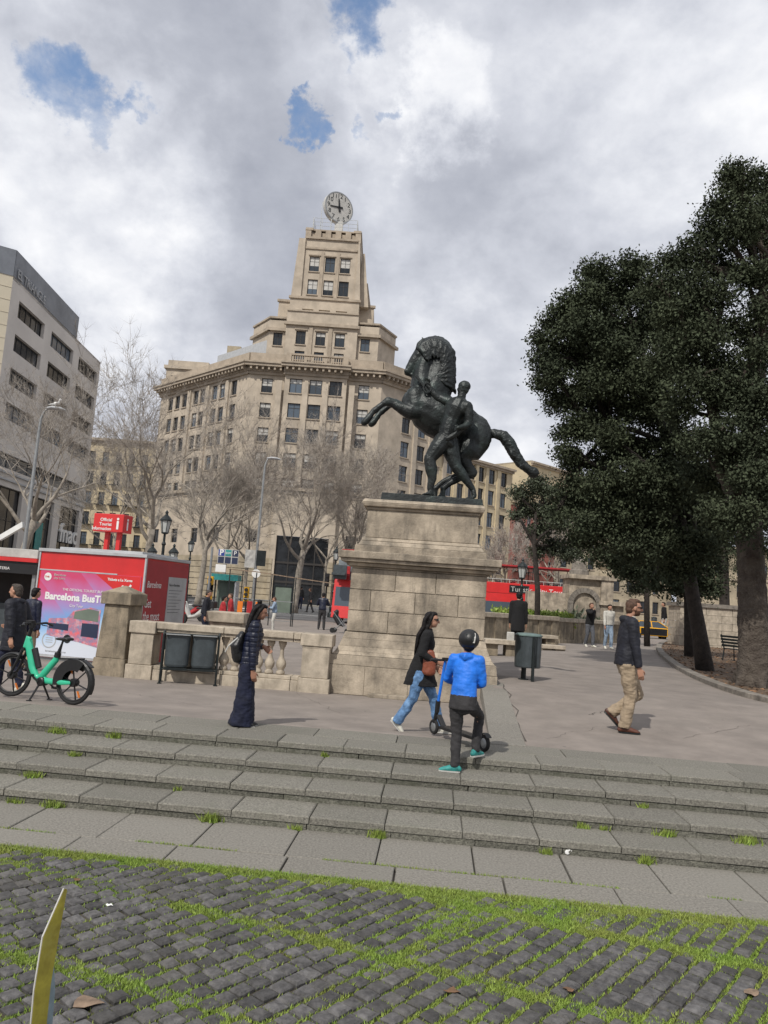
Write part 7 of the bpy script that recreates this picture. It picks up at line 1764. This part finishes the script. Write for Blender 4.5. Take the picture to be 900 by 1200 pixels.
# ============================================================ street lamps
def tall_lamp(px, Y, pytop, pbase, label, arm, lean=0):
    b = tloc(px, Y); top = P(pbase, pytop, Y); Hh = top.z - b.z; x = top.x - b.x
    rt = empty('street_lamp', (top.x, Y, b.z), 0, label, 'street lamp', 'tall street lamps')
    m_ = MB(); m_.tube([(0, 0, 0), (0, 0, 1.2), (0, 0, Hh - 1.2), (arm * .08, 0, Hh - .5), (arm * .5, 0, Hh - .12), (arm, 0, Hh)], [.13, .10, .07, .06, .05, .045], 10); m_.build('pole', M['metal'], rt, smooth=True)
    s = 1 if arm > 0 else -1
    m_ = MB(); m_.tube([(arm - s * .1, 0, Hh), (arm + s * .15, 0, Hh + .04), (arm + s * .55, 0, Hh + .02), (arm + s * .75, 0, Hh - .02)], [(.10, .06), (.2, .09), (.2, .08), (.08, .04)], 10, rnd=True, side=(0, 1, 0)); m_.build('lamp_head', M['lgrey'], rt, smooth=True)
    return rt, Hh
lr, lh = tall_lamp(30, 36, 478, 49, 'tall grey street lamp with a gull on its head in front of the pale store', .35)
m_ = MB(); m_.hexa([Vector(q) for q in ((-1.15, -.12, lh - 6.45), (-.15, -.12, lh - 5.75), (-.15, .12, lh - 5.75), (-1.15, .12, lh - 6.45), (-1.25, -.12, lh - 6.25), (-.2, -.12, lh - 5.5), (-.2, .12, lh - 5.5), (-1.25, .12, lh - 6.25))]); m_.build('sign_plate', M['white'], lr)
m_ = MB(); m_.tube([(-.15, 0, .0), (0, 0, .03), (.16, 0, .10)], [(.03, .03), (.09, .09), (.05, .05)], 10, rnd=True); m_.tube([(.14, 0, .09), (.2, 0, .22)], [.045, .04], 8, rnd=True); m_.ell((.22, 0, .25), (.055, .045, .045)); m_.tube([(.26, 0, .25), (.32, 0, .235)], [.015, .005], 6); m_.tube([(-.14, 0, 0), (-.34, 0, -.03)], [(.05, .03), (.03, .01)], 8, side=(0, 1, 0))
for s in (-1, 1): m_.tube([(0, s * .03, -.03), (0, s * .03, -.14)], .012, 5)
o = organic('gull', m_, M['white'], None, .014, 1); q = lr.location; o.location = (q.x + .62, q.y, q.z + lh + .22); tag(o, 'white gull perched on the left street lamp head', 'bird')
lr, lh = tall_lamp(300, 50, 537, 311, 'tall grey street lamp with two posters on its pole before the clock building', .25)
m_ = MB(); z0 = P(303, 666, 50).z - lr.location.z; z1 = P(303, 645, 50).z - lr.location.z; x_ = 0
m_.box(-.72, -.06, -.12, -.08, z0, z1); m_.build('poster', M['offw'], lr); m_ = MB(); m_.box(.02, .62, -.12, -.08, z0 + .15, z1); m_.build('poster', M['iron'], lr)
m_ = MB(); m_.lathe([(.28, -.03), (.28, .03)], 20, (.1, -.16, z0 - .35), Matrix.Rotation(math.pi / 2, 4, 'X')); m_.build('round_sign', M['white'], lr)
tall_lamp(560, 90, 640, 566, 'thin distant street lamp behind the pedestal', .3) if False else None
def lantern(mb_f, mb_g, x, y, z, s=1):
    for k in range(6):
        a = k * math.pi / 3; b = (k + 1) * math.pi / 3
        p = lambda r, zz, an: Vector((x + math.cos(an) * r * s, y + math.sin(an) * r * s, z + zz * s))
        mb_g.quad(p(.13, .08, a), p(.13, .08, b), p(.21, .55, b), p(.21, .55, a)); mb_f.bar(p(.135, .06, a), p(.215, .57, a), .022 * s)
    mb_f.lathe([(.06 * s, 0), (.15 * s, .03 * s), (.15 * s, .075 * s)], 6, (x, y, z)); mb_f.lathe([(.25 * s, .55 * s), (.25 * s, .60 * s), (.16 * s, .72 * s), (.07 * s, .80 * s), (.05 * s, .86 * s), (.08 * s, .90 * s), (.02 * s, 1.0 * s)], 12, (x, y, z))
lgm = mat('frosted_lantern_glass', (.5, .52, .5), .3, .1, 3, 0)
def ornate(px, py_top, Y, label, arms=0, s=1.0):
    b = tloc(px, Y); top = P(px, py_top, Y); b.x = top.x; Hh = top.z - b.z
    rt = empty('lantern_lamp', b[:], 0, label, 'street lamp', 'cast iron lantern lamps')
    m_ = MB(); hz = Hh - s * 1.0
    m_.lathe([(.30 * s, 0), (.32 * s, .05), (.28 * s, .3), (.2 * s, .45), (.22 * s, .8), (.14 * s, .95), (.10 * s, 1.2), (.085 * s, 1.9), (.12 * s, 2.0), (.075 * s, 2.1), (.06 * s, hz - .4), (.10 * s, hz - .35), (.05 * s, hz - .25), (.05 * s, hz)], 12)
    f = MB(); g_ = MB()
    if arms:
        for k in range(arms):
            a = 2 * math.pi * k / arms + 2.6; dx, dy = math.cos(a) * .62 * s, math.sin(a) * .62 * s
            m_.tube([(0, 0, hz - 1.1), (dx * .5, dy * .5, hz - 1.25), (dx, dy, hz - 1.05)], .03, 6); lantern(f, g_, dx, dy, hz - 1.05, s * .85); f.build('lantern', M['iron'], rt); f = MB()
    lantern(f, g_, 0, 0, hz, s); m_.build('post', M['iron'], rt, smooth=False); l_ = f.build('lantern', M['iron'], rt); g_.build('lantern_glass', lgm, l_)
ornate(196, 598, 27, 'ornate iron lamp with three lanterns just behind the kiosk', 2, .85)
ornate(225, 630, 42, 'dark iron lantern lamp between the kiosk and the parking sign', 0, .8)
ornate(395, 640, 60, 'dark iron lantern lamp left of the pedestal beside the traffic light', 0, 1.15)
ornate(613, 654, 38, 'iron lantern lamp in front of the open top red bus', 0, 1.05)
# ============================================================ traffic lights, signs, shelter
def traffic_light(px, py_top, Y, label, m='yellow', two=False):
    b = tloc(px, Y); top = P(px, py_top, Y); b.x = top.x; Hh = top.z - b.z
    rt = empty('traffic_light', b[:], 0, label, 'traffic light', 'traffic lights at the crossing')
    m_ = MB(); m_.tube([(0, 0, 0), (0, 0, Hh)], .055, 8); m_.build('pole', M['iron'], rt)
    for k, zz in enumerate([Hh - .5] + ([1.9] if two else [])):
        m_ = MB(); m_.box(-.16, .16, -.26, -.02, zz - .42, zz + .5); m_.box(-.13, .13, -.28, -.262, zz - .39, zz + .47); h_ = m_.build('signal_head', M['black' if m != 'yellow' else 'yellow'], rt)
        m_ = MB()
        for i in range(3): m_.tube([(0, -.265, zz - .26 + i * .29), (0, -.40, zz - .26 + i * .29)], [.11, .12], 12, cap=True)
        m_.build('hood', M['black'], h_)
traffic_light(247, 685, 45, 'yellow traffic light beside the parking sign', two=True); traffic_light(290, 688, 50, 'yellow and black traffic light below the lamp posters')
traffic_light(384, 672, 55, 'traffic light on a dark pole just left of the iron lantern lamp', 'b'); traffic_light(402, 690, 58, 'small traffic light close beside the tall red bus')
# parking sign
Y_ = 32; b = tloc(240, Y_); t_ = P(255, 640, Y_); b.x = P(250, 660, Y_).x - .1; rt = empty('parking_sign', b[:], 0, 'blue and teal parking sign panel with a white plate on a grey pole', 'sign')
zt = P(268, 644, Y_).z - b.z; zb = P(268, 661, Y_).z - b.z; xl, xr = P(256, 650, Y_).x - b.x, P(280, 652, Y_).x - b.x
m_ = MB(); m_.tube([(0, 0, 0), (0, 0, zt + .05)], .05, 8); m_.build('pole', M['metal'], rt)
m_ = MB(); m_.box(xl, xr, -.09, -.05, zb, zt); pl = m_.build('panel', M['offw'], rt)
w3 = (xr - xl) / 3; hh = (zt - zb) / 2
for i, mm_ in enumerate(('signblue', 'teal', 'navy_sign')):
    m_ = MB(); m_.box(xl + i * w3 + .02, xl + (i + 1) * w3 - .02, -.10, -.091, zb + hh + .02, zt - .02); m_.build('field', M[mm_], pl); m_ = MB(); m_.box(xl + i * w3 + .02, xl + (i + 1) * w3 - .02, -.10, -.091, zb + .02, zb + hh - .02); m_.build('field', M['navy_sign'], pl)
put_text('P', hh * 1.1, M['white'], pl, (xl + .06, -.104, zb + hh + .05), XD_, UD_, bold=.01); put_text('BSM', hh * .4, M['white'], pl, (xl + w3 + .03, -.104, zb + hh * 1.35), XD_, UD_); put_text('P', hh * .8, M['white'], pl, (xl + 2 * w3 + .08, -.104, zb + hh + .08), XD_, UD_)
m_ = MB(); m_.box(xl - .05, xl + w3 * 1.3, -.09, -.05, zb - .35, zb - .04); m_.build('plate', M['white'], rt)
# bus shelter and glass hoarding on the far pavement
Y_ = 58; def_ = lambda px, py: P(px, py, Y_)
b = tloc(262, Y_); rt = empty('bus_shelter', b[:], 0, 'glass bus shelter with a teal roof band on the far side of the crossing', 'shelter')
x0, x1 = def_(252, 690).x - b.x, def_(275, 690).x - b.x; zt = def_(262, 673).z - b.z
m_ = MB(); m_.box(x0 - .2, x1 + .3, -.8, .8, zt - .45, zt); m_.build('roof', M['teal'], rt)
for x in (x0, x1): m_ = MB(); m_.box(x - .05, x + .05, -.05, .05, 0, zt - .45); m_.build('post', M['iron'], rt)
m_ = MB(); m_.box(x0 + .06, x1 - .06, .5, .53, .2, zt - .46); m_.build('glass', M['green_p'], rt); m_ = MB(); m_.box(x1 + .1, x1 + .22, -.7, .6, .2, zt - .5); m_.build('poster_case', M['lgrey'], rt)
Y_ = 62; b = tloc(345, Y_); rt = empty('hoarding', b[:], 0, 'grey green hoarding panel with a frame in front of the shop doors', 'hoarding')
x0, x1 = P(322, 700, Y_).x - b.x, P(341, 700, Y_).x - b.x; zt = P(330, 688, Y_).z - b.z; m_ = MB(); m_.box(x0, x1, 0, .1, .1, zt); pn = m_.build('panel', M['green_p'], rt)
m_ = MB(); m_.box(x0 - .12, x0, -.03, .13, 0, zt + .12); m_.box(x1, x1 + .12, -.03, .13, 0, zt + .12); m_.box(x0, x1, -.03, .13, zt, zt + .12); m_.build('frame', M['iron'], rt)
# scaffold frame with an ochre top rail
Y_ = 40; b = tloc(330, Y_); rt = empty('scaffold_frame', b[:], 0, 'light metal fence frame with an ochre top rail between the lamps', 'frame')
m_ = MB(); tp = [(268, 667), (300, 670), (338, 676), (392, 684)]
for (xa, ya), (xc_, yc_) in zip(tp, tp[1:]): m_.bar(P(xa, ya, Y_) - b, P(xc_, yc_, Y_) - b, .04, .05)
m_.build('top_rail', M['tan'], rt)
for px, py in ((270, 667), (285, 669), (301, 671), (319, 673), (345, 677), (347, 677)):
    t_ = P(px, py, Y_) - b; m_ = MB(); m_.bar((t_.x, 0, 0), (t_.x, 0, t_.z), .05); m_.build('upright', M['iron'], rt)
m_ = MB(); a = P(268, 700, Y_) - b; c = P(345, 706, Y_) - b; m_.bar(a, c, .04); m_.bar(a + Vector((0, 0, -1.0)), c + Vector((0, 0, -1.0)), .03); m_.build('mid_rail', M['metal'], rt)
# construction barriers: small red and ochre boards near the crossing
for px, py, hgt, mm_, lab in ((279, 735, 30, 'orange', 'leftmost orange barrier board behind the balustrade'), (290, 737, 32, 'redc', 'red barrier board in the middle of the three behind the balustrade'), (300, 736, 30, 'orange', 'orange barrier board nearest the lamp pole')):
    g_ = G(px, py); s = g_.y / 900; rt = empty('barrier_board', g_[:], 0, lab, 'barrier', 'construction barrier boards'); m_ = MB()
    m_.box(-.12, .12, -.02, .02, hgt * s * .45, hgt * s); m_.build('board', M[mm_], rt); m_ = MB(); m_.bar((-.1, 0, 0), (-.1, 0, hgt * s * .45), .03); m_.bar((.1, 0, 0), (.1, 0, hgt * s * .45), .03); m_.box(-.2, .2, -.2, .2, 0, .03); m_.build('stand', M['iron'], rt)
# ============================================================ vehicles
def wheel_pair(rt, xs, w, r, m='tyre'):
    for x in xs:
        for s in (-1, 1):
            T = Matrix.Rotation(math.pi / 2, 4, 'X'); m_ = MB(); m_.lathe([(r * .6, -.11), (r * .95, -.11), (r, -.08), (r, .08), (r * .95, .11), (r * .6, .11)], 20, (x, s * (w / 2 - .1), r), T); w_ = m_.build('wheel', M['tyre'], rt)
            m_ = MB(); m_.lathe([(.05, -.125), (r * .58, -.115), (r * .58, .115), (.05, .125)], 14, (x, s * (w / 2 - .1), r), T); m_.build('rim', M['metal'], w_)
def open_bus(loc, yaw, label, L_=11.5, W_=2.5, txt=None):
    rt = empty('tour_bus', loc[:], yaw, label, 'bus', 'red open top tour buses'); Hd = 2.75; Hr = 3.75
    m_ = MB(); m_.hexa([Vector(q) for q in ((-L_ / 2, -W_ / 2, .35), (L_ / 2, -W_ / 2, .35), (L_ / 2, W_ / 2, .35), (-L_ / 2, W_ / 2, .35), (-L_ / 2 + .1, -W_ / 2, Hd), (L_ / 2 - .35, -W_ / 2, Hd), (L_ / 2 - .35, W_ / 2, Hd), (-L_ / 2 + .1, W_ / 2, Hd))])
    for s in (-1, 1): m_.box(-L_ / 2 + .1, L_ / 2 - .5, s * W_ / 2 - .03, s * W_ / 2 + .03 , Hd + .001, Hr - .25)
    m_.box(-L_ / 2 + .1, -L_ / 2 + .18, -W_ / 2 + .031, W_ / 2 - .031, Hd + .001, Hr - .25)
    body = m_.build('body', M['red'], rt, bevel=.05)
    for s in (-1, 1):
        m_ = MB(); m_.box(-L_ / 2 + .5, L_ / 2 - 1.2, s * (W_ / 2 + .008) - .006, s * (W_ / 2 + .008) + .006, 1.25, 2.15); m_.build('window', M['glass'], body)
    m_ = MB(); m_.hexa([Vector(q) for q in ((L_ / 2 - .20, -W_ / 2 + .15, 1.0), (L_ / 2 - .1, -W_ / 2 + .15, 1.0), (L_ / 2 - .1, W_ / 2 - .15, 1.0), (L_ / 2 - .20, W_ / 2 - .15, 1.0), (L_ / 2 - .5, -W_ / 2 + .15, 2.3), (L_ / 2 - .22, -W_ / 2 + .15, 2.3), (L_ / 2 - .22, W_ / 2 - .15, 2.3), (L_ / 2 - .5, W_ / 2 - .15, 2.3))]); m_.build('windscreen', M['glass'], body)
    m_ = MB(); m_.hexa([Vector(q) for q in ((L_ / 2 - .55, -W_ / 2 + .1, Hd), (L_ / 2 - .45, -W_ / 2 + .1, Hd), (L_ / 2 - .45, W_ / 2 - .1, Hd), (L_ / 2 - .55, W_ / 2 - .1, Hd), (L_ / 2 - .8, -W_ / 2 + .1, Hr + .3), (L_ / 2 - .74, -W_ / 2 + .1, Hr + .3), (L_ / 2 - .74, W_ / 2 - .1, Hr + .3), (L_ / 2 - .8, W_ / 2 - .1, Hr + .3))]); m_.build('upper_windscreen', M['glass2'], body)
    m_ = MB()
    for s in (-1, 1):
        m_.bar((-L_ / 2 + .1, s * W_ / 2, Hr), (L_ / 2 - .6, s * W_ / 2, Hr), .04)
        k = -L_ / 2 + .2
        while k < L_ / 2 - .6: m_.bar((k, s * W_ / 2, Hr - .26), (k, s * W_ / 2, Hr), .03); k += .6
    m_.build('rail', M['offw'], rt)
    for k in range(10):
        m_ = MB()
        for s in (-1, 1): m_.box(-L_ / 2 + .7 + k * 1.0, -L_ / 2 + .85 + k * 1.0, s * .68 - .42, s * .68 + .42, Hd + .01, Hr - .12); m_.box(-L_ / 2 + .85 + k * 1.0, -L_ / 2 + 1.25 + k * 1.0, s * .68 - .42, s * .68 + .42, Hd + .25, Hd + .38)
        m_.build('seat_row', M['bin'] if k % 2 else M['redc'], rt)
    # long canopy roof on the rear part
    m_ = MB(); m_.box(-L_ / 2 + .15, L_ / 2 - 1.6, -W_ / 2 + .05, W_ / 2 - .05, Hr + .95, Hr + 1.05); m_.build('canopy', M['redc'], rt)
    m_ = MB()
    for k in range(4): 
        x = -L_ / 2 + .3 + k * (L_ - 2.2) / 3
        for s in (-1, 1): m_.bar((x, s * (W_ / 2 - .1), Hr), (x, s * (W_ / 2 - .1), Hr + .95), .05)
    m_.build('canopy_post', M['iron'], rt)
    wheel_pair(rt, (-L_ / 2 + 2.6, L_ / 2 - 2.5), W_, .5)
    if txt:
        put_text(txt[0], .85, M['white'], body, (-L_ / 2 + 1.5, -W_ / 2 - .034, Hd + .02), XD_, UD_, bold=.02); put_text(txt[1], .5, M['white'], body, (L_ / 2 - 4.6, -W_ / 2 - .034, Hd + .15), XD_, UD_)
        m_ = MB(); m_.box(-L_ / 2 + 4.4, L_ / 2 - 5.0, -W_ / 2 - .045, -W_ / 2 - .032, Hd + .08, Hd + .62); m_.build('dark_label', M['iron'], body)
        put_text('Turístic', .5, M['offw'], body, (-L_ / 2 + 4.5, -W_ / 2 - .05, Hd + .18), XD_, UD_)
    return rt
c = tloc(620, 54); c = P(614, 720, 56); open_bus(Vector((c.x - .3, 56, -.02)), R(-3), 'open top red tour bus with a long canopy parked right of the pedestal', 10.8, txt=('Bus', 'City Tour'))
c = P(428, 710, 50); open_bus(Vector((c.x - .1, 53, -.02)), R(-100), 'red tour bus seen end on, mostly behind the left side of the pedestal', 9, 2.5)
# taxi
def taxi(loc, yaw, label, L_=4.5, W_=1.78):
    rt = empty('taxi', loc[:], yaw, label, 'taxi'); prof = [(-2.2, .35), (-2.25, .75), (-2.1, .95), (-1.35, 1.0), (1.0, .98), (1.85, .85), (2.2, .7), (2.25, .35)]
    m_ = MB(); m_.prism([Vector((x, -W_ / 2, z)) for x, z in prof], (0, W_, 0)); b_ = m_.build('body', M['taxi'], rt, bevel=.07)
    m_ = MB(); lo, hi = W_ / 2 - .06, W_ / 2 - .26
    m_.hexa([Vector(q) for q in ((-1.75, -lo, .97), (1.15, -lo, .97), (1.15, lo, .97), (-1.75, lo, .97), (-1.15, -hi, 1.42), (.35, -hi, 1.45), (.35, hi, 1.45), (-1.15, hi, 1.42))]); m_.build('cabin_glass', M['glass'], b_, bevel=.03)
    m_ = MB(); m_.box(-1.13, .33, -hi, hi, 1.425, 1.475)
    for s in (-1, 1):
        for (a, c_) in (((-1.75, .97), (-1.15, 1.44)), ((1.15, .97), (.35, 1.46)), ((-.25, .97), (-.25, 1.45))): m_.bar((a[0], s * (lo + .01), a[1]), (c_[0], s * (hi + .01), c_[1]), .06, .05)
    m_.build('roof', M['taxi'], b_)
    for s in (-1, 1): m_ = MB(); m_.box(-1.15, .95, s * (W_ / 2 + .004) - .006, s * (W_ / 2 + .004) + .006, .42, .93); m_.build('door', M['carblack'], b_)
    m_ = MB(); m_.box(-.35, -.15, -.3, .3, 1.477, 1.6); m_.build('roof_sign', M['offw'], rt); wheel_pair(rt, (-1.4, 1.4), W_, .31)
    for s in (-1, 1): m_ = MB(); m_.ell((2.2, s * .65, .68), (.06, .16, .08)); m_.build('headlight', M['white'], b_)
g_ = P(768, 735, 60); taxi(Vector((g_.x - .4, 60, .03)), R(6), 'yellow and black taxi parked beyond the man on the right')
# grey dark bin near the taxi
def round_bin(px, py, Hpx, label):
    g_ = G(px, py); s = g_.y / 900; rt = empty('litter_bin', g_[:], 0, label, 'bin'); h_ = Hpx * s
    m_ = MB(); m_.lathe([(.22, .15), (.25, .2), (.26, h_ * .9), (.2, h_ * .9)], 18); m_.build('bin', M['bin'], rt); m_ = MB(); m_.lathe([(.28, h_ * .905), (.26, h_ * .96), (.05, h_)], 18); m_.build('lid', M['iron'], rt)
    for s_ in (-1, 1): m_ = MB(); m_.tube([(s_ * .2, 0, 0), (s_ * .2, 0, .2)], .02, 6); m_.build('leg', M['iron'], rt)
round_bin(766, 745, 22, 'distant dark litter bin in front of the taxi')
# motor scooters parked behind the kiosk
def moto(px, py, yaw, label, m):
    g_ = G(px, py); rt = empty('motor_scooter', g_[:], yaw, label, 'scooter', 'motor scooters parked near the crossing')
    m_ = MB(); m_.tube([(-.75, 0, .62), (-.35, 0, .66), (0, 0, .42), (.3, 0, .36), (.5, 0, .7), (.58, 0, 1.0)], [(.08, .1), (.15, .17), (.17, .09), (.15, .08), (.17, .1), (.09, .08)], 12, rnd=True, side=(0, 1, 0)); organic('body', m_, m, rt, .03, 2)
    m_ = MB(); m_.tube([(-.7, 0, .82), (-.1, 0, .80)], [(.12, .05), (.13, .06)], 10, rnd=True, side=(0, 1, 0)); m_.build('seat', M['black'], rt); m_ = MB(); m_.tube([(.5, -.33, 1.05), (.55, 0, 1.0), (.5, .33, 1.05)], .02, 6); m_.build('handlebar', M['black'], rt)
    m_ = MB(); m_.box(-1.0, -.66, -.17, .17, .84, 1.16); m_.build('top_box', M['black'], rt, bevel=.03)
    for x in (-.6, .68): m_ = MB(); m_.lathe([(.1, -.05), (.24, -.05), (.26, 0), (.24, .05), (.1, .05)], 16, (x, 0, .26), Matrix.Rotation(math.pi / 2, 4, 'X')); m_.build('wheel', M['tyre'], rt)
moto(222, 728, R(200), 'red motor scooter parked right behind the kiosk', M['redc'])
moto(228, 733, R(160), 'white motor scooter nearest the kiosk side wall', M['offw'])
# pushchair by the pedestal
g_ = G(399, 742); rt = empty('pushchair', g_[:], R(170), 'black pushchair standing just left of the pedestal', 'pushchair')
m_ = MB(); m_.tube([(-.1, 0, .35), (.1, 0, .45), (.3, 0, .75), (.25, 0, .98)], [(.2, .06), (.22, .12), (.22, .14), (.18, .1)], 12, rnd=True, side=(0, 1, 0)); organic('seat_pod', m_, M['black'], rt, .02, 2)
m_ = MB(); m_.bar((-.35, -.22, .12), (.35, -.22, .95), .025); m_.bar((-.35, .22, .12), (.35, .22, .95), .025); m_.bar((.35, -.22, .12), (-.1, -.22, .5), .025); m_.bar((.35, .22, .12), (-.1, .22, .5), .025); m_.bar((.36, -.24, .98), (.36, .24, .98), .03); m_.build('frame', M['metal'], rt)
for x in (-.35, .35):
    for s in (-1, 1): m_ = MB(); m_.lathe([(.04, -.02), (.12, -.02), (.12, .02), (.04, .02)], 14, (x, s * .24, .12), Matrix.Rotation(math.pi / 2, 4, 'X')); m_.build('wheel', M['tyre'], rt)
# ============================================================ low parapet walls and stone benches right of the pedestal
Yw = 36.0; a = P(560, 730, Yw + 1); b_ = P(745, 735, 41)
def parapet(p0, p1, label, H_=1.15, nseg=5, z=.2):
    d = (p1 - p0); L_ = math.hypot(d.x, d.y); an = math.atan2(d.y, d.x); rt = empty('parapet_wall', (p0.x, p0.y, z), an, label, 'wall')
    m_ = MB(); m_.box(0, L_, -.2, .2, .18, H_ - .2); m_.build('wall', M['stone2'], rt); m_ = MB(); m_.box(-.03, L_ + .03, -.27, .27, H_ - .197, H_); m_.build('coping', M['balu'], rt, bevel=.02); m_ = MB(); m_.box(-.03, L_ + .03, -.26, .26, 0, .178); m_.build('base', M['stone2'], rt)
    for k in range(nseg + 1): x = k * (L_ - .5) / nseg; m_ = MB(); m_.box(x, x + .5, -.235, -.201, .18, H_ - .2); m_.build('pilaster', M['stone2'], rt)
    return rt
parapet(Vector((P(560, 740, 30).x, 31)), Vector((P(655, 740, 34).x, 35)), 'weathered stone parapet wall in front of the open top bus', 1.25)
parapet(Vector((P(657, 740, 36).x, 37)), Vector((P(735, 740, 42).x, 43)), 'weathered stone parapet wall in front of the fountain arch', 1.2)
def sbench(px, py, Wm, Dm, Hm, yaw, label, m='balu'):
    g_ = G(px, py); rt = empty('stone_bench', g_[:], yaw, label, 'bench', 'stone benches right of the pedestal'); m_ = MB(); m_.box(-Wm / 2, Wm / 2, -Dm / 2, Dm / 2, Hm - .14, Hm); m_.build('seat', M[m], rt, bevel=.015)
    for s in (-1, 1): m_ = MB(); m_.box(s * Wm * .3 - .2, s * Wm * .3 + .2, -Dm * .35, Dm * .35, 0, Hm - .142); m_.build('leg', M['stone2'], rt)
sbench(586, 768, 1.1, .9, .5, 0, 'stone bench tucked against the right side of the pedestal'); sbench(630, 757, 1.5, .8, .48, R(10), 'stone bench behind the round bin'); sbench(646, 762, .9, .6, .2, R(10), 'low stone step beside the bench behind the round bin')
g_ = G(682, 746); m_ = MB(); m_.tube([(-.9, 0, .25), (0, 0, .3), (.9, 0, .22)], [(.3, .22), (.34, .26), (.3, .2)], 10, rnd=True, side=(0, 1, 0)); o = organic('dark_bundle', m_, M['black'], None, .03, 2, .03, 4); o.location = g_[:]; tag(o, 'black covered bundle lying at the foot of the fountain wall', 'bundle')
sbench(695, 744, 2.4, .5, .45, R(5), 'long stone bench in front of the fountain wall')
# iron bench in the bed
g_ = G(868, 778); rt = empty('park_bench', (g_.x, g_.y, kz + .06), R(100), 'dark iron park bench beside the thick tree trunk', 'bench')
m_ = MB()
for k in range(4): m_.box(-.75, .75, -.2 + k * .11, -.11 + k * .11, .43, .455)
m_.build('seat', M['iron'], rt); m_ = MB()
for k in range(4): m_.box(-.75, .75, .26 + k * .02, .28 + k * .02, .52 + k * .11, .60 + k * .11)
m_.build('backrest', M['iron'], rt)
for s in (-1, 1): m_ = MB(); m_.tube([(s * .7, -.22, 0), (s * .7, -.2, .43), (s * .7, .2, .43), (s * .7, .34, .95)], .025, 8); m_.tube([(s * .7, .2, .43), (s * .7, .26, 0)], .025, 8); m_.tube([(s * .7, -.2, .43), (s * .7, -.2, .64), (s * .7, .3, .66)], .02, 8); m_.build('leg', M['iron'], rt)
# red stall seen between the trunks
c = P(866, 722, 52); rt = empty('market_stall', (c.x, 52, .1), 0, 'red topped stall with a pale side seen between the trunks on the right', 'stall')
m_ = MB(); m_.box(-1.4, 1.4, 0, 1.5, 0, 2.0); m_.build('body', M['lgrey'], rt); m_ = MB(); m_.hexa([Vector(q) for q in ((-1.6, -.4, 2.0), (1.6, -.4, 2.0), (1.6, 1.6, 2.0), (-1.6, 1.6, 2.0), (-1.2, 0, 2.7), (1.2, 0, 2.7), (1.2, 1.2, 2.7), (-1.2, 1.2, 2.7))]); m_.build('roof', M['red'], rt); m_ = MB(); m_.box(-1.3, 1.3, -.02, -.002, .9, 1.7); m_.build('window', M['glass2'], rt)
# ivy and shrubs climbing by the fountain arch
rn = np.random.default_rng(5); V = []
for (px, py, r) in ((676, 728, 10), (668, 735, 12), (690, 732, 8), (660, 728, 9), (700, 735, 6)):
    c = np.array(P(px, py, 46.6)); n = 260; p = c + rn.normal(size=(n, 3)) * r * 46 / 900 * .5; a = rn.normal(size=(n, 3)) * .12; b_ = rn.normal(size=(n, 3)) * .05
    V.append(np.stack([p, p + a + b_, p + a * 2, p + a - b_], 1))
V = np.concatenate(V).reshape(-1, 3); o = poly_mesh('climbing_shrub', V, np.arange(len(V)).reshape(-1, 4), M['ever2'], quads=True); tag(o, 'thin climbing shrub around the arch of the fountain wall', 'shrub')
# clipped green strip behind the parapet
V = []
n = 9000; x = rn.uniform(P(575, 720, 40).x, P(662, 720, 40).x, n); y = rn.uniform(38, 40, n); z = rn.uniform(.6, 1.62, n); p = np.stack([x, y, z], 1); a = rn.normal(size=(n, 3)) * .05; b_ = rn.normal(size=(n, 3)) * .03
V = np.stack([p, p + a + b_, p + a * 2, p + a - b_], 1).reshape(-1, 3); o = poly_mesh('hedge', V, np.arange(len(V)).reshape(-1, 4), M['grass'], quads=True); tag(o, 'low green hedge between the parapet wall and the red bus', 'hedge')
